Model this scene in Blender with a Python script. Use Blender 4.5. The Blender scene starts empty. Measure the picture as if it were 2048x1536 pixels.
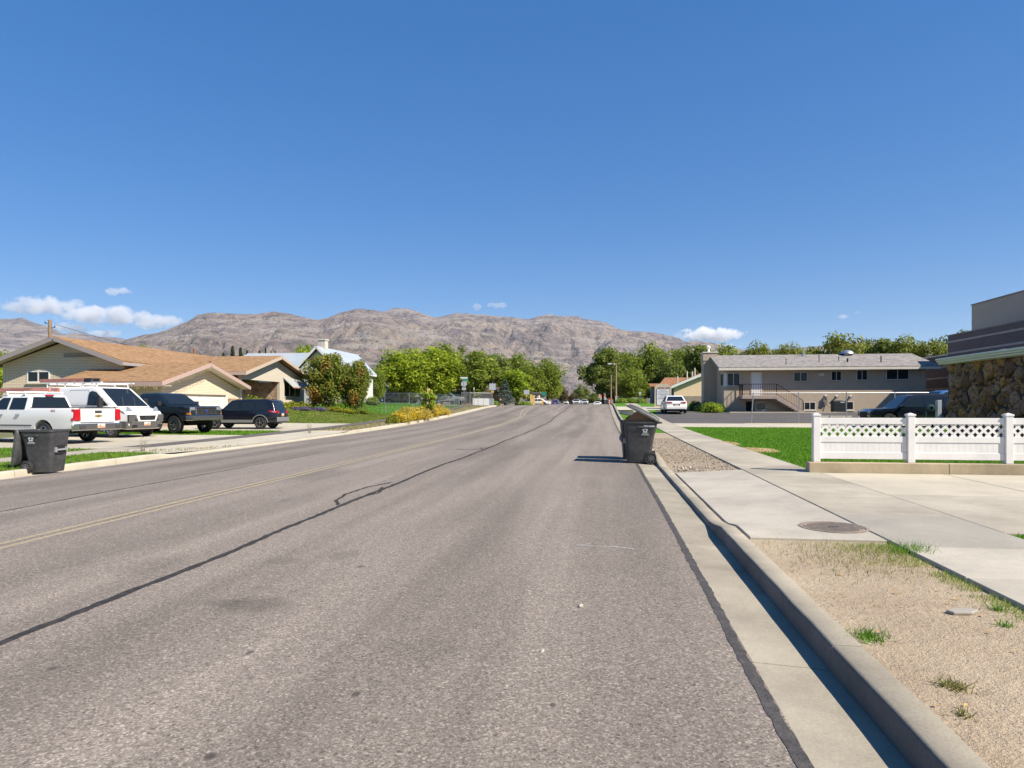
import bpy, bmesh, math, random
import numpy as np
from mathutils import Vector, Matrix
D = bpy.data; S = bpy.context.scene; COL = S.collection
R = math.radians
rnd = random.Random(11)

# ------------------------------------------------------------------ camera, sky, sun, exposure
# world frame: the street runs along +Y, +X is to its right, the viewer stands at the origin on the road
CAMZ = 1.5; YAW = R(7.7); FPX = 1330.0; HOR = 812.0
cd = D.cameras.new('camera'); cam = D.objects.new('camera', cd); COL.objects.link(cam)
cd.sensor_width = 36; cd.lens = 36 * FPX / 2048; cd.shift_y = (HOR - 768) / 2048
cd.clip_start = 0.1; cd.clip_end = 60000
cam.location = (0, 0, CAMZ); cam.rotation_euler = (R(90), 0, YAW); S.camera = cam

SUN_EL = R(44); SUN_AZ = math.atan2(.906, -.423)      # compass-style: from +Y towards +X
sund = Vector((math.sin(SUN_AZ) * math.cos(SUN_EL), math.cos(SUN_AZ) * math.cos(SUN_EL), math.sin(SUN_EL)))
w = D.worlds.new('World'); S.world = w; w.use_nodes = True
nt = w.node_tree; nt.nodes.clear()
sky = nt.nodes.new('ShaderNodeTexSky'); sky.sky_type = 'NISHITA'; sky.sun_disc = False
sky.sun_elevation = SUN_EL; sky.sun_rotation = SUN_AZ; sky.altitude = 1400
sky.air_density = 0.9; sky.dust_density = 0.0; sky.ozone_density = 5.0
hs = nt.nodes.new('ShaderNodeHueSaturation'); gm = nt.nodes.new('ShaderNodeGamma'); gm.inputs[1].default_value = .5; nt.links.new(sky.outputs[0], gm.inputs[0]); hs.inputs['Value'].default_value = 1.56; hs.inputs['Saturation'].default_value = 1.86; hs.inputs['Hue'].default_value = .513
bg = nt.nodes.new('ShaderNodeBackground'); bg.inputs['Strength'].default_value = 0.098
wo = nt.nodes.new('ShaderNodeOutputWorld')
nt.links.new(gm.outputs[0], hs.inputs['Color']); nt.links.new(hs.outputs[0], bg.inputs[0]); nt.links.new(bg.outputs[0], wo.inputs[0])
sl = D.lights.new('sun', 'SUN'); sl.energy = 4.3; sl.angle = R(.53); sl.color = (1, .92, .80)
so = D.objects.new('sun', sl); COL.objects.link(so)
so.rotation_euler = sund.to_track_quat('Z', 'Y').to_euler(); so.location = (30, -20, 60)
vs = S.view_settings
S.display_settings.display_device = 'sRGB'; vs.view_transform = 'Standard'; vs.look = 'None'; vs.gamma = 1
vs.use_curve_mapping = False; vs.exposure = 1.03
S.render.engine = 'CYCLES'
cy = S.cycles
cy.use_denoising = True; cy.max_bounces = 6; cy.diffuse_bounces = 3; cy.glossy_bounces = 3
cy.transmission_bounces = 4; cy.transparent_max_bounces = 12; cy.volume_bounces = 14
cy.sample_clamp_indirect = 6; cy.caustics_reflective = False; cy.caustics_refractive = False

# ------------------------------------------------------------------ terrain profile and pixel geometry
_ty = [-80, 0, 10, 20, 30, 40, 50, 60, 68, 76, 84, 95, 120, 200, 400, 900, 1500, 20000]
_tz = [-.5, 0, .075, .135, .2, .32, .55, .87, 1.2, 1.52, 1.7, 1.75, 1.72, 1.55, 1.2, .2, -2, -2]
_yy = np.arange(-80, 500, 1.0)
_zz = np.convolve(np.pad(np.interp(_yy, _ty, _tz), 5, mode='edge'), np.ones(11) / 11, 'valid')
_off0 = float(np.interp(0, _yy, _zz))
def zr(y):
    if y > 480: return float(np.interp(y, _ty, _tz))
    return float(np.interp(y, _yy, _zz)) - _off0 * max(0, 1 - abs(y) / 10)
def sst(a, b, x):
    t = min(1, max(0, (x - a) / (b - a))); return t * t * (3 - 2 * t)
def road_z(x, y):
    f = min(1, max(0, (-x - 6) / 7)); return zr(y) - .2 * f
KR0, KR1 = 1.28, 1.47           # right kerb face and back
KL0, KL1 = -13.4, -13.58        # left kerb
def kerb_h(y):                  # right kerb reveal, lowered at the driveway
    return .115 - .085 * sst(7.55, 8.35, y) * (1 - sst(15.6, 17.0, y))
def kerb_hl(y):
    return .12 - .085 * sst(18.6, 19.6, y) * (1 - sst(33.5, 35, y))
def land(x, y):
    if x > KR1 - .01:
        e = .115
        if x < 2.8: e = kerb_h(y) + (.115 - kerb_h(y)) * (x - KR1) / (2.8 - KR1)
        return zr(y) + e
    if x < KL1 + .01:
        e = -.09
        if x > -15.6: e = -.2 + kerb_hl(y) + (-.09 + .2 - kerb_hl(y)) * (KL1 - x) / (15.6 + KL1)
        base = zr(y) + e
        wgt = sst(-17.2, -24, x) * sst(42, 50, y)
        return base * (1 - wgt) + max(base, 1.22 + .6 * sst(57, 66, y) * sst(-17.2, -22, x)) * wgt
    return road_z(x, y)
ca, sa = math.cos(YAW), math.sin(YAW)
def W(px, py, d):
    x = (px - 1024) / FPX * d
    return Vector((x * ca - d * sa, x * sa + d * ca, CAMZ + (HOR - py) / FPX * d))
def atX(px, X):                 # distance at which the sight line of a column meets the plane X
    return X / ((px - 1024) / FPX * ca - sa)
def atY(px, Y):
    return Y / ((px - 1024) / FPX * sa + ca)
def G(px, py, off=0):
    d = 1.35 * FPX / (py - HOR)
    for _ in range(60):
        p = W(px, py, d); zt = land(p.x, p.y) + off
        dn = (CAMZ - zt) / (py - HOR) * FPX
        d = d * .6 + dn * .4
    p = W(px, py, d); return Vector((p.x, p.y))
def B(px, d):                   # standing point on the land at a distance
    p = W(px, 800, d); return Vector((p.x, p.y, land(p.x, p.y)))

# ------------------------------------------------------------------ materials
MATS = {}
class N:
    def __init__(s, name):
        s.m = D.materials.new(name); s.m.use_nodes = True; s.t = s.m.node_tree
        s.b = s.t.nodes['Principled BSDF']; s.out = s.t.nodes['Material Output']
    def n(s, typ, **kw):
        x = s.t.nodes.new('ShaderNode' + typ)
        for k, v in kw.items():
            if k.startswith('_'): setattr(x, k[1:], v)
            else: s.put(x.inputs[k.replace('0', ' ') if k.replace('0', ' ') in x.inputs else k], v)
        return x
    def put(s, sock, v):
        if isinstance(v, bpy.types.NodeSocket): s.t.links.new(v, sock)
        elif isinstance(v, (tuple, list)) and len(v) == 3 and len(sock.default_value) == 4: sock.default_value = (*v, 1)
        else: sock.default_value = v
    def noise(s, vec, scale, detail=4, rough=.55, dist=0):
        x = s.n('TexNoise', Scale=scale, Detail=detail, Roughness=rough, Distortion=dist); s.t.links.new(vec, x.inputs['Vector']); return x.outputs['Fac']
    def ramp(s, fac, *stops):
        x = s.n('ValToRGB'); s.t.links.new(fac, x.inputs[0]); el = x.color_ramp.elements
        while len(el) < len(stops): el.new(.5)
        for e, (p, c) in zip(el, stops): e.position = p; e.color = (*c, 1) if not isinstance(c, (int, float)) else (c, c, c, 1)
        return x.outputs[0]
    def mix(s, fac, a, b, mode='MIX'):
        x = s.n('Mix', _data_type='RGBA', _blend_type=mode)
        s.put(x.inputs[0], fac); s.put(x.inputs[6], a); s.put(x.inputs[7], b); return x.outputs[2]
    def math(s, op, a, b=0, c=0, clamp=False):
        x = s.n('Math', _operation=op, _use_clamp=clamp); s.put(x.inputs[0], a); s.put(x.inputs[1], b); s.put(x.inputs[2], c); return x.outputs[0]
    def vec(s, kind='Object'):
        if kind == 'World': return s.n('NewGeometry').outputs['Position']
        return s.n('TexCoord').outputs[kind]
    def scale(s, v, sc):
        x = s.n('Mapping'); s.t.links.new(v, x.inputs['Vector']); x.inputs['Scale'].default_value = sc; return x.outputs[0]
    def bump(s, h, strength, dist):
        x = s.n('Bump', Strength=strength, Distance=dist); s.t.links.new(h, x.inputs['Height'])
        s.t.links.new(x.outputs[0], s.b.inputs['Normal']); return x
    def col(s, c): s.put(s.b.inputs['Base Color'], c)
    def set(s, **kw):
        for k, v in kw.items(): s.put(s.b.inputs[k.replace('_', ' ')], v)
        return s

def M(name, col, rough=.6, metal=0, var=.0, vs=3, bump=0, bs=40, coat=0, spec=.5, kind='Object', rand=0):
    """plain material: base colour with soft mottling, optional fine relief"""
    if name in MATS: return MATS[name]
    s = N(name); s.set(Roughness=rough, Metallic=metal, Coat_Weight=coat, Specular_IOR_Level=spec)
    v = s.vec(kind); c = col
    if var:
        f = s.noise(v, vs, 5)
        c = s.mix(s.ramp(f, (.3, 0.), (.7, 1.)), tuple(x * (1 - var) for x in col), tuple(min(1, x * (1 + var)) for x in col))
    if rand:
        r = s.n('ObjectInfo').outputs['Random']
        g = s.math('ADD', s.math('MULTIPLY', r, 2 * rand), 1 - rand)
        c = s.mix(1, c, s.n('CombineColor', Red=g, Green=g, Blue=g).outputs[0], 'MULTIPLY')
    s.col(c)
    if bump: s.bump(s.noise(v, bs, 4), bump, .01)
    MATS[name] = s.m; return s.m

def brick_mat(name, c1, c2, mortar, bw=.3, bh=.08, ms=.012, bump=.6, rowvar=.1, squash=1):
    if name in MATS: return MATS[name]
    s = N(name); uv = s.vec('UV')
    b = s.n('TexBrick', Color1=c1, Color2=c2, Mortar=mortar, Scale=1.0)
    s.t.links.new(uv, b.inputs['Vector'])
    b.inputs['Mortar Size'].default_value = ms; b.inputs['Brick Width'].default_value = bw; b.inputs['Row Height'].default_value = bh
    b.inputs['Mortar Smooth'].default_value = .2
    n1 = s.noise(uv, 1.3, 5)
    c = s.mix(s.math('MULTIPLY', n1, .5), b.outputs['Color'], tuple(x * .7 for x in c1))
    s.col(c); s.set(Roughness=.85)
    h = s.math('SUBTRACT', s.math('MULTIPLY', s.noise(uv, 30, 3), .3), b.outputs['Fac'])
    s.bump(h, bump, .01); MATS[name] = s.m; return s.m

def shingle_mat(name, cols):
    if name in MATS: return MATS[name]
    s = N(name); uv = s.vec('UV')
    b = s.n('TexBrick', Color1=(0, 0, 0), Color2=(1, 1, 1), Mortar=(0, 0, 0), Scale=1.0)
    s.t.links.new(uv, b.inputs['Vector'])
    b.inputs['Mortar Size'].default_value = .01; b.inputs['Brick Width'].default_value = .28; b.inputs['Row Height'].default_value = .145
    cell = s.n('TexWhiteNoise', _noise_dimensions='2D')
    br = s.n('VectorMath', _operation='FLOOR'); s.t.links.new(s.scale(uv, (1 / .28, 1 / .145, 1)), br.inputs[0])
    s.t.links.new(br.outputs[0], cell.inputs['Vector'])
    c = s.ramp(cell.outputs['Value'], *[(i / (len(cols) - 1), c) for i, c in enumerate(cols)])
    c = s.mix(s.math('MULTIPLY', s.noise(uv, .8, 4), .45), c, tuple(x * .62 for x in cols[1]))
    s.col(s.mix(s.math('MULTIPLY', b.outputs['Fac'], .5), c, tuple(x * .35 for x in cols[0])))
    s.set(Roughness=.95, Specular_IOR_Level=.2)
    row = s.n('SeparateXYZ'); s.t.links.new(uv, row.inputs[0])
    saw = s.math('FRACT', s.math('MULTIPLY', row.outputs[1], 1 / .145))
    s.bump(s.math('ADD', s.math('MULTIPLY', saw, -1.2), s.math('MULTIPLY', s.noise(uv, 60, 2), .5)), .8, .012)
    MATS[name] = s.m; return s.m

def leaf_mat(name, dark, mid, light, trans=.5, blotch=None):
    if name in MATS: return MATS[name]
    s = N(name); g = s.n('NewGeometry')
    r = g.outputs['Random Per Island']
    big = s.noise(s.vec('Object'), .9, 3); k = 1.0 if 'needle' in name or 'grass' in name or name in ('lavender', 'rabbitbrush', 'grey_stalk', 'bed_leaf') else 2.0
    dark, mid, light = (tuple(x * k for x in c) for c in (dark, mid, light))
    f = s.math('ADD', s.math('MULTIPLY', r, .55), s.math('MULTIPLY', s.math('SUBTRACT', big, .5), 1.5))
    c = s.ramp(s.math('ADD', f, .2, clamp=True), (0., dark), (.5, mid), (1., light))
    if blotch:
        c = s.mix(s.ramp(s.noise(s.vec('Object'), .55, 3), (.52, 0.), (.66, 1.)), c, blotch)
    s.col(c); s.set(Roughness=.55, Specular_IOR_Level=.25)
    tr = s.n('BsdfTranslucent'); s.t.links.new(c, tr.inputs[0])
    mx = s.n('MixShader'); mx.inputs[0].default_value = trans
    s.t.links.new(s.b.outputs[0], mx.inputs[1]); s.t.links.new(tr.outputs[0], mx.inputs[2])
    s.t.links.new(mx.outputs[0], s.out.inputs[0]); MATS[name] = s.m; return s.m

# ------------------------------------------------------------------ mesh building
def finish(me, smooth):
    if smooth:
        me.polygons.foreach_set('use_smooth', [True] * len(me.polygons))
        if smooth is not True: me.set_sharp_from_angle(angle=R(smooth))
class MB:
    def __init__(s): s.v = []; s.f = []
    def add(s, vs, fs):
        o = len(s.v); s.v += [tuple(p) for p in vs]; s.f += [tuple(i + o for i in f) for f in fs]; return s
    def box(s, x0, x1, y0, y1, z0, z1):
        return s.add([(x, y, z) for z in (z0, z1) for y in (y0, y1) for x in (x0, x1)],
                     [(0, 2, 3, 1), (4, 5, 7, 6), (0, 1, 5, 4), (2, 6, 7, 3), (0, 4, 6, 2), (1, 3, 7, 5)])
    def tube(s, p0, p1, r, n=8, r2=None):
        p0 = Vector(p0); p1 = Vector(p1); d = (p1 - p0)
        q = d.to_track_quat('Z', 'Y'); r2 = r if r2 is None else r2
        ring = lambda c, rr: [c + q @ Vector((rr * math.cos(2 * math.pi * i / n), rr * math.sin(2 * math.pi * i / n), 0)) for i in range(n)]
        return s.add(ring(p0, r) + ring(p1, r2), [(i, (i + 1) % n, n + (i + 1) % n, n + i) for i in range(n)] + [tuple(range(n - 1, -1, -1)), tuple(range(n, 2 * n))])
    def path(s, pts, r, n=6, r2=None):
        k = len(pts) - 1
        for i in range(k):
            a = r if r2 is None else r + (r2 - r) * i / k; b = r if r2 is None else r + (r2 - r) * (i + 1) / k
            s.tube(pts[i], pts[i + 1], a, n, b)
        return s
    def bar(s, p0, p1, wx, wy=None, up=(0, 0, 1)):
        p0 = Vector(p0); p1 = Vector(p1); d = (p1 - p0).normalized(); wy = wx if wy is None else wy
        a = d.cross(Vector(up)); a = a.normalized() if a.length > 1e-4 else Vector((1, 0, 0)); b = a.cross(d)
        c = [p + a * (i * wx / 2) + b * (j * wy / 2) for p in (p0, p1) for i, j in ((-1, -1), (1, -1), (1, 1), (-1, 1))]
        return s.add(c, [(0, 1, 2, 3), (7, 6, 5, 4), (0, 4, 5, 1), (1, 5, 6, 2), (2, 6, 7, 3), (3, 7, 4, 0)])
    def slab(s, pts, t, n=None):
        """polygon extruded by t along its normal"""
        p = [Vector(q) for q in pts]
        if n is None:
            n = Vector((0, 0, 0))
            for i in range(len(p)): n += p[i].cross(p[(i + 1) % len(p)])
        n = Vector(n).normalized(); k = len(p)
        return s.add(p + [q + n * t for q in p], [tuple(range(k - 1, -1, -1)), tuple(range(k, 2 * k))] + [(i, (i + 1) % k, k + (i + 1) % k, k + i) for i in range(k)])
    def lathe(s, prof, n=16, c=(0, 0, 0), axis='z'):
        vs = []
        for r, h in prof:
            for i in range(n):
                a = 2 * math.pi * i / n; x, y = r * math.cos(a), r * math.sin(a)
                vs.append((c[0] + x, c[1] + y, c[2] + h) if axis == 'z' else (c[0] + x, c[1] + h, c[2] + y) if axis == 'y' else (c[0] + h, c[1] + x, c[2] + y))
        fs = [(j * n + i, j * n + (i + 1) % n, (j + 1) * n + (i + 1) % n, (j + 1) * n + i) for j in range(len(prof) - 1) for i in range(n)]
        return s.add(vs, fs)
    def mesh(s, name, mat, smooth=False, bevel=0, seg=2, ang=30, uv=True):
        me = D.meshes.new(name); me.from_pydata(s.v, [], s.f); me.update()
        bm = bmesh.new(); bm.from_mesh(me)
        bmesh.ops.recalc_face_normals(bm, faces=bm.faces)
        if bevel:
            es = [e for e in bm.edges if len(e.link_faces) == 2 and e.calc_face_angle(0) > R(ang)]
            bmesh.ops.bevel(bm, geom=es, offset=bevel, segments=seg, profile=.6, affect='EDGES', clamp_overlap=True)
        if uv: auto_uv(bm)
        bm.to_mesh(me); bm.free(); me.materials.append(mat); finish(me, smooth); return me
    def build(s, name, mat, parent=None, loc=None, rz=0, smooth=False, bevel=0, seg=2, **kw):
        return link(name, s.mesh(name, mat, smooth, bevel, seg), parent, loc, rz, **kw)
def auto_uv(bm):
    l = bm.loops.layers.uv.verify()
    for f in bm.faces:
        n = f.normal
        if abs(n.z) > .97 or n.length < .5: u, v = Vector((1, 0, 0)), Vector((0, 1, 0))
        else:
            u = Vector((0, 0, 1)).cross(n).normalized(); v = n.cross(u)
        for lp in f.loops: lp[l].uv = (lp.vert.co.dot(u), lp.vert.co.dot(v))
def link(name, me, parent=None, loc=None, rz=0, label=None, cat=None, group=None, kind=None, rot=None, scale=None):
    o = D.objects.new(name, me); COL.objects.link(o)
    if parent: o.parent = parent
    if loc is not None: o.location = loc
    if rz: o.rotation_euler = (0, 0, rz)
    if rot is not None: o.rotation_euler = rot
    if scale is not None: o.scale = scale
    return tag(o, label, cat, group, kind)
def tag(o, label=None, cat=None, group=None, kind=None):
    for k, v in (('label', label), ('category', cat), ('group', group), ('kind', kind)):
        if v: o[k] = v
    return o
def thing(name, label, cat, loc=(0, 0, 0), rz=0, group=None):
    o = link(name, None, None, loc, rz); o.empty_display_size = .2
    return tag(o, label, cat, group)
def raw(name, v, f, mat, parent=None, smooth=False, **kw):
    """quick mesh from numpy arrays (all faces with the same corner count)"""
    me = D.meshes.new(name); v = np.asarray(v, dtype=np.float32); f = np.asarray(f, dtype=np.int32)
    me.vertices.add(len(v)); me.vertices.foreach_set('co', v.ravel())
    me.loops.add(f.size); me.loops.foreach_set('vertex_index', f.ravel())
    me.polygons.add(len(f)); me.polygons.foreach_set('loop_start', np.arange(0, f.size, f.shape[1], dtype=np.int32))
    me.update(calc_edges=True); me.validate(); me.materials.append(mat)
    if smooth: me.polygons.foreach_set('use_smooth', [True] * len(me.polygons))
    return me if name.startswith('mesh:') else link(name, me, parent, **kw)
def copy_tree(o, parent=None, **kw):
    c = o.copy(); COL.objects.link(c)
    if parent: c.parent = parent
    for ch in o.children: copy_tree(ch, c)
    return tag(c, **kw) if kw else c
def sheet(name, pts, dz, mat, zf=land, step=3.0, xs=(), parent=None, kind='structure', skirt=0, **kw):
    """flat-lying polygon draped over the terrain, cut along the slope; skirt gives it real thickness"""
    bm = bmesh.new(); bm.faces.new([bm.verts.new((p[0], p[1], 0)) for p in pts])
    y0, y1 = min(p[1] for p in pts), max(p[1] for p in pts)
    k = math.ceil(y0 / step)
    cuts = [((0, i * step, 0), (0, 1, 0)) for i in range(k, int(y1 / step) + 1)] + [((x, 0, 0), (1, 0, 0)) for x in xs]
    for co, no in cuts:
        bmesh.ops.bisect_plane(bm, geom=bm.verts[:] + bm.edges[:] + bm.faces[:], plane_co=co, plane_no=no)
    if skirt:
        for e in [e for e in bm.edges if len(e.link_faces) == 1]: pass
        r = bmesh.ops.extrude_edge_only(bm, edges=[e for e in bm.edges if len(e.link_faces) == 1])
        low = {v for v in r['geom'] if isinstance(v, bmesh.types.BMVert)}
    else: low = set()
    for v in bm.verts: v.co.z = zf(v.co.x, v.co.y) + dz - (skirt if v in low else 0)
    bmesh.ops.recalc_face_normals(bm, faces=bm.faces)
    if sum(f.normal.z * f.calc_area() for f in bm.faces) < 0: bmesh.ops.reverse_faces(bm, faces=bm.faces)
    auto_uv(bm)
    me = D.meshes.new(name); bm.to_mesh(me); bm.free(); me.materials.append(mat)
    return link(name, me, parent, kind=kind, **kw)
def strip(name, pts, width, dz, mat, zf=road_z, jag=0, parent=None, kind='structure', sub=.5, seed=1, **kw):
    """ribbon along a ground polyline, optionally with ragged edges"""
    rr = random.Random(seed); P = []
    for a, b in zip(pts, pts[1:]):
        a, b = Vector(a[:2]), Vector(b[:2]); n = max(1, int((b - a).length / sub))
        P += [a + (b - a) * i / n for i in range(n)]
    P.append(Vector(pts[-1][:2])); vs, fs = [], []
    for i, p in enumerate(P):
        t = (P[min(i + 1, len(P) - 1)] - P[max(i - 1, 0)]).normalized(); q = Vector((-t.y, t.x))
        for sgn in (-1, 1):
            e = p + q * sgn * (width / 2 + rr.uniform(-jag, jag)); vs.append((e.x, e.y, zf(e.x, e.y) + dz))
    fs = [(2 * i, 2 * i + 1, 2 * i + 3, 2 * i + 2) for i in range(len(P) - 1)]
    return link(name, MB().add(vs, fs).mesh(name, mat), parent, kind=kind, **kw)
# ------------------------------------------------------------------ ground materials
def asphalt_mat(name, base, streak=True, fine=1.0, spots=()):
    s = N(name); v = s.vec('World')
    big = s.noise(v, .35, 5); sp = s.noise(v, 90 * fine, 4, .75); sp2 = s.noise(v, 32 * fine, 3, .65)
    vo = s.n('TexVoronoi', Scale=85 * fine); s.t.links.new(v, vo.inputs['Vector'])
    c = s.mix(s.ramp(big, (.3, 0.), (.7, 1.)), tuple(x * .88 for x in base), tuple(x * 1.12 for x in base))
    if streak:
        st = s.noise(s.scale(v, (1.1, .03, 1)), 1.0, 4)
        c = s.mix(s.ramp(st, (.40, 0.), (.64, .95)), c, tuple(x * 1.38 for x in base))
        st2 = s.noise(s.scale(v, (.45, .05, 1)), 1.7, 3)
        c = s.mix(s.ramp(st2, (.5, 0.), (.7, .7)), c, tuple(x * .72 for x in base))
        pt = s.noise(v, .9, 2)
        c = s.mix(s.ramp(pt, (.71, 0.), (.8, .5)), c, tuple(x * .55 for x in base))
    c = s.mix(1, c, s.ramp(sp, (.3, .5), (.72, 1.5)), 'MULTIPLY')
    vc = s.n('SeparateColor'); s.t.links.new(vo.outputs['Color'], vc.inputs[0])
    c = s.mix(1, c, s.ramp(vc.outputs[0], (0, .66), (.45, .95), (.8, 1.1), (1, 1.6)), 'MULTIPLY')
    vo2 = s.n('TexVoronoi', Scale=21 * fine); s.t.links.new(v, vo2.inputs['Vector']); vc2 = s.n('SeparateColor'); s.t.links.new(vo2.outputs['Color'], vc2.inputs[0])
    c = s.mix(s.math('MULTIPLY', s.ramp(vo2.outputs['Distance'], (.12, 1.), (.26, 0.)), s.ramp(vc2.outputs[1], (.62, 0.), (.75, .75))), c, tuple(x * .32 for x in base))
    c = s.mix(s.math('MULTIPLY', s.ramp(vo2.outputs['Distance'], (.10, 1.), (.2, 0.)), s.ramp(vc2.outputs[2], (.78, 0.), (.88, .8))), c, tuple(min(1, x * 2.1) for x in base))
    c = s.mix(s.ramp(sp2, (.6, 0.), (.72, .7)), c, tuple(x * .3 for x in base))
    if spots:
        wv = s.n('VectorMath', _operation='ADD'); s.t.links.new(v, wv.inputs[0]); wn = s.n('TexNoise', Scale=6, Detail=5); s.t.links.new(v, wn.inputs['Vector'])
        wm_ = s.n('VectorMath', _operation='MULTIPLY_ADD'); s.t.links.new(wn.outputs['Color'], wm_.inputs[0]); wm_.inputs[1].default_value = (.22, .22, 0); wm_.inputs[2].default_value = (-.11, -.11, 0); s.t.links.new(wm_.outputs[0], wv.inputs[1])
        for (px_, py_, rx_, ry_, st_) in spots:
            mp = s.n('Mapping'); s.t.links.new((wv if rx_ > .1 else wn.inputs['Vector'].links[0].from_node).outputs[0], mp.inputs['Vector']); mp.vector_type = 'TEXTURE'; mp.inputs['Location'].default_value = (px_, py_, 0); mp.inputs['Scale'].default_value = (rx_, ry_, 1e6)
            ln = s.n('VectorMath', _operation='LENGTH'); s.t.links.new(mp.outputs[0], ln.inputs[0])
            c = s.mix(s.math('MULTIPLY', s.ramp(ln.outputs['Value'], (.45, 1.), (1., 0.)), st_), c, tuple(x * .3 for x in base))
    s.col(c); s.set(Roughness=.9, Specular_IOR_Level=.25)
    h = s.math('ADD', sp, s.math('MULTIPLY', sp2, 1.2)); s.bump(h, .4, .007); return s.m
def concrete_mat(name, base, stain=.25, rough=1.0):
    s = N(name); v = s.vec('World')
    a = s.noise(v, .9, 6, .65); b = s.noise(v, 60, 4, .7); d = s.noise(v, 6, 5, .7)
    r = s.n('ObjectInfo').outputs['Random']
    c = s.mix(s.ramp(a, (.35, 0.), (.7, 1.)), base, tuple(x * (1 - stain) for x in base))
    c = s.mix(s.ramp(d, (.55, 0.), (.8, .5)), c, tuple(x * .72 for x in base))
    c = s.mix(1, c, s.ramp(b, (.25, .84), (.75, 1.14)), 'MULTIPLY')
    g = s.math('ADD', s.math('MULTIPLY', r, .16), .92)
    c = s.mix(1, c, s.n('CombineColor', Red=g, Green=g, Blue=g).outputs[0], 'MULTIPLY')
    s.col(c); s.set(Roughness=.88, Specular_IOR_Level=.3)
    s.bump(s.math('ADD', b, s.math('MULTIPLY', d, .4)), .35 * rough, .006); return s.m
def soil_mat(name, a, b, grit=1.0):
    s = N(name); v = s.vec('World')
    n1 = s.noise(v, 1.1, 6, .65); n2 = s.noise(v, 14, 5, .7); n3 = s.noise(v, 75, 3, .7)
    c = s.mix(s.ramp(n1, (.32, 0.), (.68, 1.)), a, b)
    c = s.mix(s.ramp(n2, (.5, 0.), (.72, .6)), c, tuple(x * .6 for x in a))
    c = s.mix(1, c, s.ramp(n3, (.28, .76), (.72, 1.22)), 'MULTIPLY')
    s.col(c); s.set(Roughness=.95, Specular_IOR_Level=.15)
    s.bump(s.math('ADD', s.math('MULTIPLY', n2, 1.4), s.math('MULTIPLY', n3, .7)), .8 * grit, .025); return s.m
def lawn_mat(name, a, b, dry, amt):
    s = N(name); v = s.vec('World')
    n1 = s.noise(v, .5, 5); n2 = s.noise(v, 9, 5, .7); n3 = s.noise(v, 60, 3, .7)
    c = s.mix(s.ramp(n2, (.3, 0.), (.7, 1.)), a, b)
    c = s.mix(s.ramp(s.noise(s.scale(v, (1, .5, 1)), .55, 5, .65), (.62 - amt, 0.), (.8 - amt, .9)), c, dry)
    c = s.mix(1, c, s.ramp(n3, (.25, .6), (.75, 1.35)), 'MULTIPLY')
    s.col(c); s.set(Roughness=.9, Specular_IOR_Level=.15)
    s.bump(s.math('ADD', n3, n2), .9, .04); return s.m
ASPH = asphalt_mat('asphalt', (.19, .161, .134), spots=[(*G(505, 1210), .36, .24, .42), (*G(440, 1205), .25, .12, .22), (*G(560, 1122), .22, .2, .25), (*G(420, 1513), .035, .04, .9), (*G(712, 1388), .03, .04, .85), (*G(1105, 1410), .02, .03, .8), (*G(722, 1133), .05, .06, .6), (*G(500, 1305), .03, .05, .7), (*G(105, 1337), .04, .04, .7), (*G(690, 1110), .12, .3, .3), (*G(300, 1130), .3, .5, .25), (*G(850, 1300), .3, .3, .12), (*G(640, 950), .5, 1.6, .3)]); ASPH2 = asphalt_mat('asphalt_lot', (.10, .092, .088), False)
ASPH3 = asphalt_mat('asphalt_path', (.125, .112, .1), False)
CONC = concrete_mat('concrete', (.415, .37, .29), .35); CONC_W = concrete_mat('concrete_new', (.45, .405, .33), .3)
CONC_D = concrete_mat('concrete_aggregate', (.35, .32, .265), .25, 1.8); CONC_K = concrete_mat('concrete_kerb', (.365, .32, .245), .42)
KFACE = concrete_mat('concrete_dark', (.205, .18, .155), .45)  # darker concrete tone, used only on the face of the right kerb
CONC_L = concrete_mat('concrete_pale', (.47, .42, .325), .22); PLINTH = concrete_mat('concrete_plinth', (.50, .40, .26), .5, 2.5)
DIRT = soil_mat('dirt', (.46, .37, .26), (.345, .265, .18)); GRAVEL = soil_mat('gravel_soil', (.46, .37, .265), (.35, .28, .2), 1.4)
LAWN = lawn_mat('lawn', (.065, .17, .010), (.10, .235, .012), (.2, .2, .05), -.1)
LAWN_DRY = lawn_mat('lawn_dry', (.09, .14, .022), (.14, .18, .035), (.30, .25, .10), .1)
TAR = M('tar', (.038, .035, .034), .9, spec=.2, var=.4, vs=20, bump=.3, kind='World')
YEL = N('yellow_paint'); _v = YEL.vec('World')
YEL.col(YEL.mix(YEL.ramp(YEL.noise(_v, 22, 5, .75), (.42, 0.), (.62, 1.)), (.385, .31, .185), (.20, .17, .135))); YEL.set(Roughness=.85); YEL = YEL.m
WHT = N('white_road_paint'); _v = WHT.vec('World')
WHT.col(WHT.mix(WHT.ramp(WHT.noise(_v, 16, 5, .75), (.44, 0.), (.6, 1.)), (.4, .37, .33), (.165, .147, .13))); WHT.set(Roughness=.85); WHT = WHT.m
FAR = soil_mat('far_ground', (.20, .18, .10), (.10, .13, .05))

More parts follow.
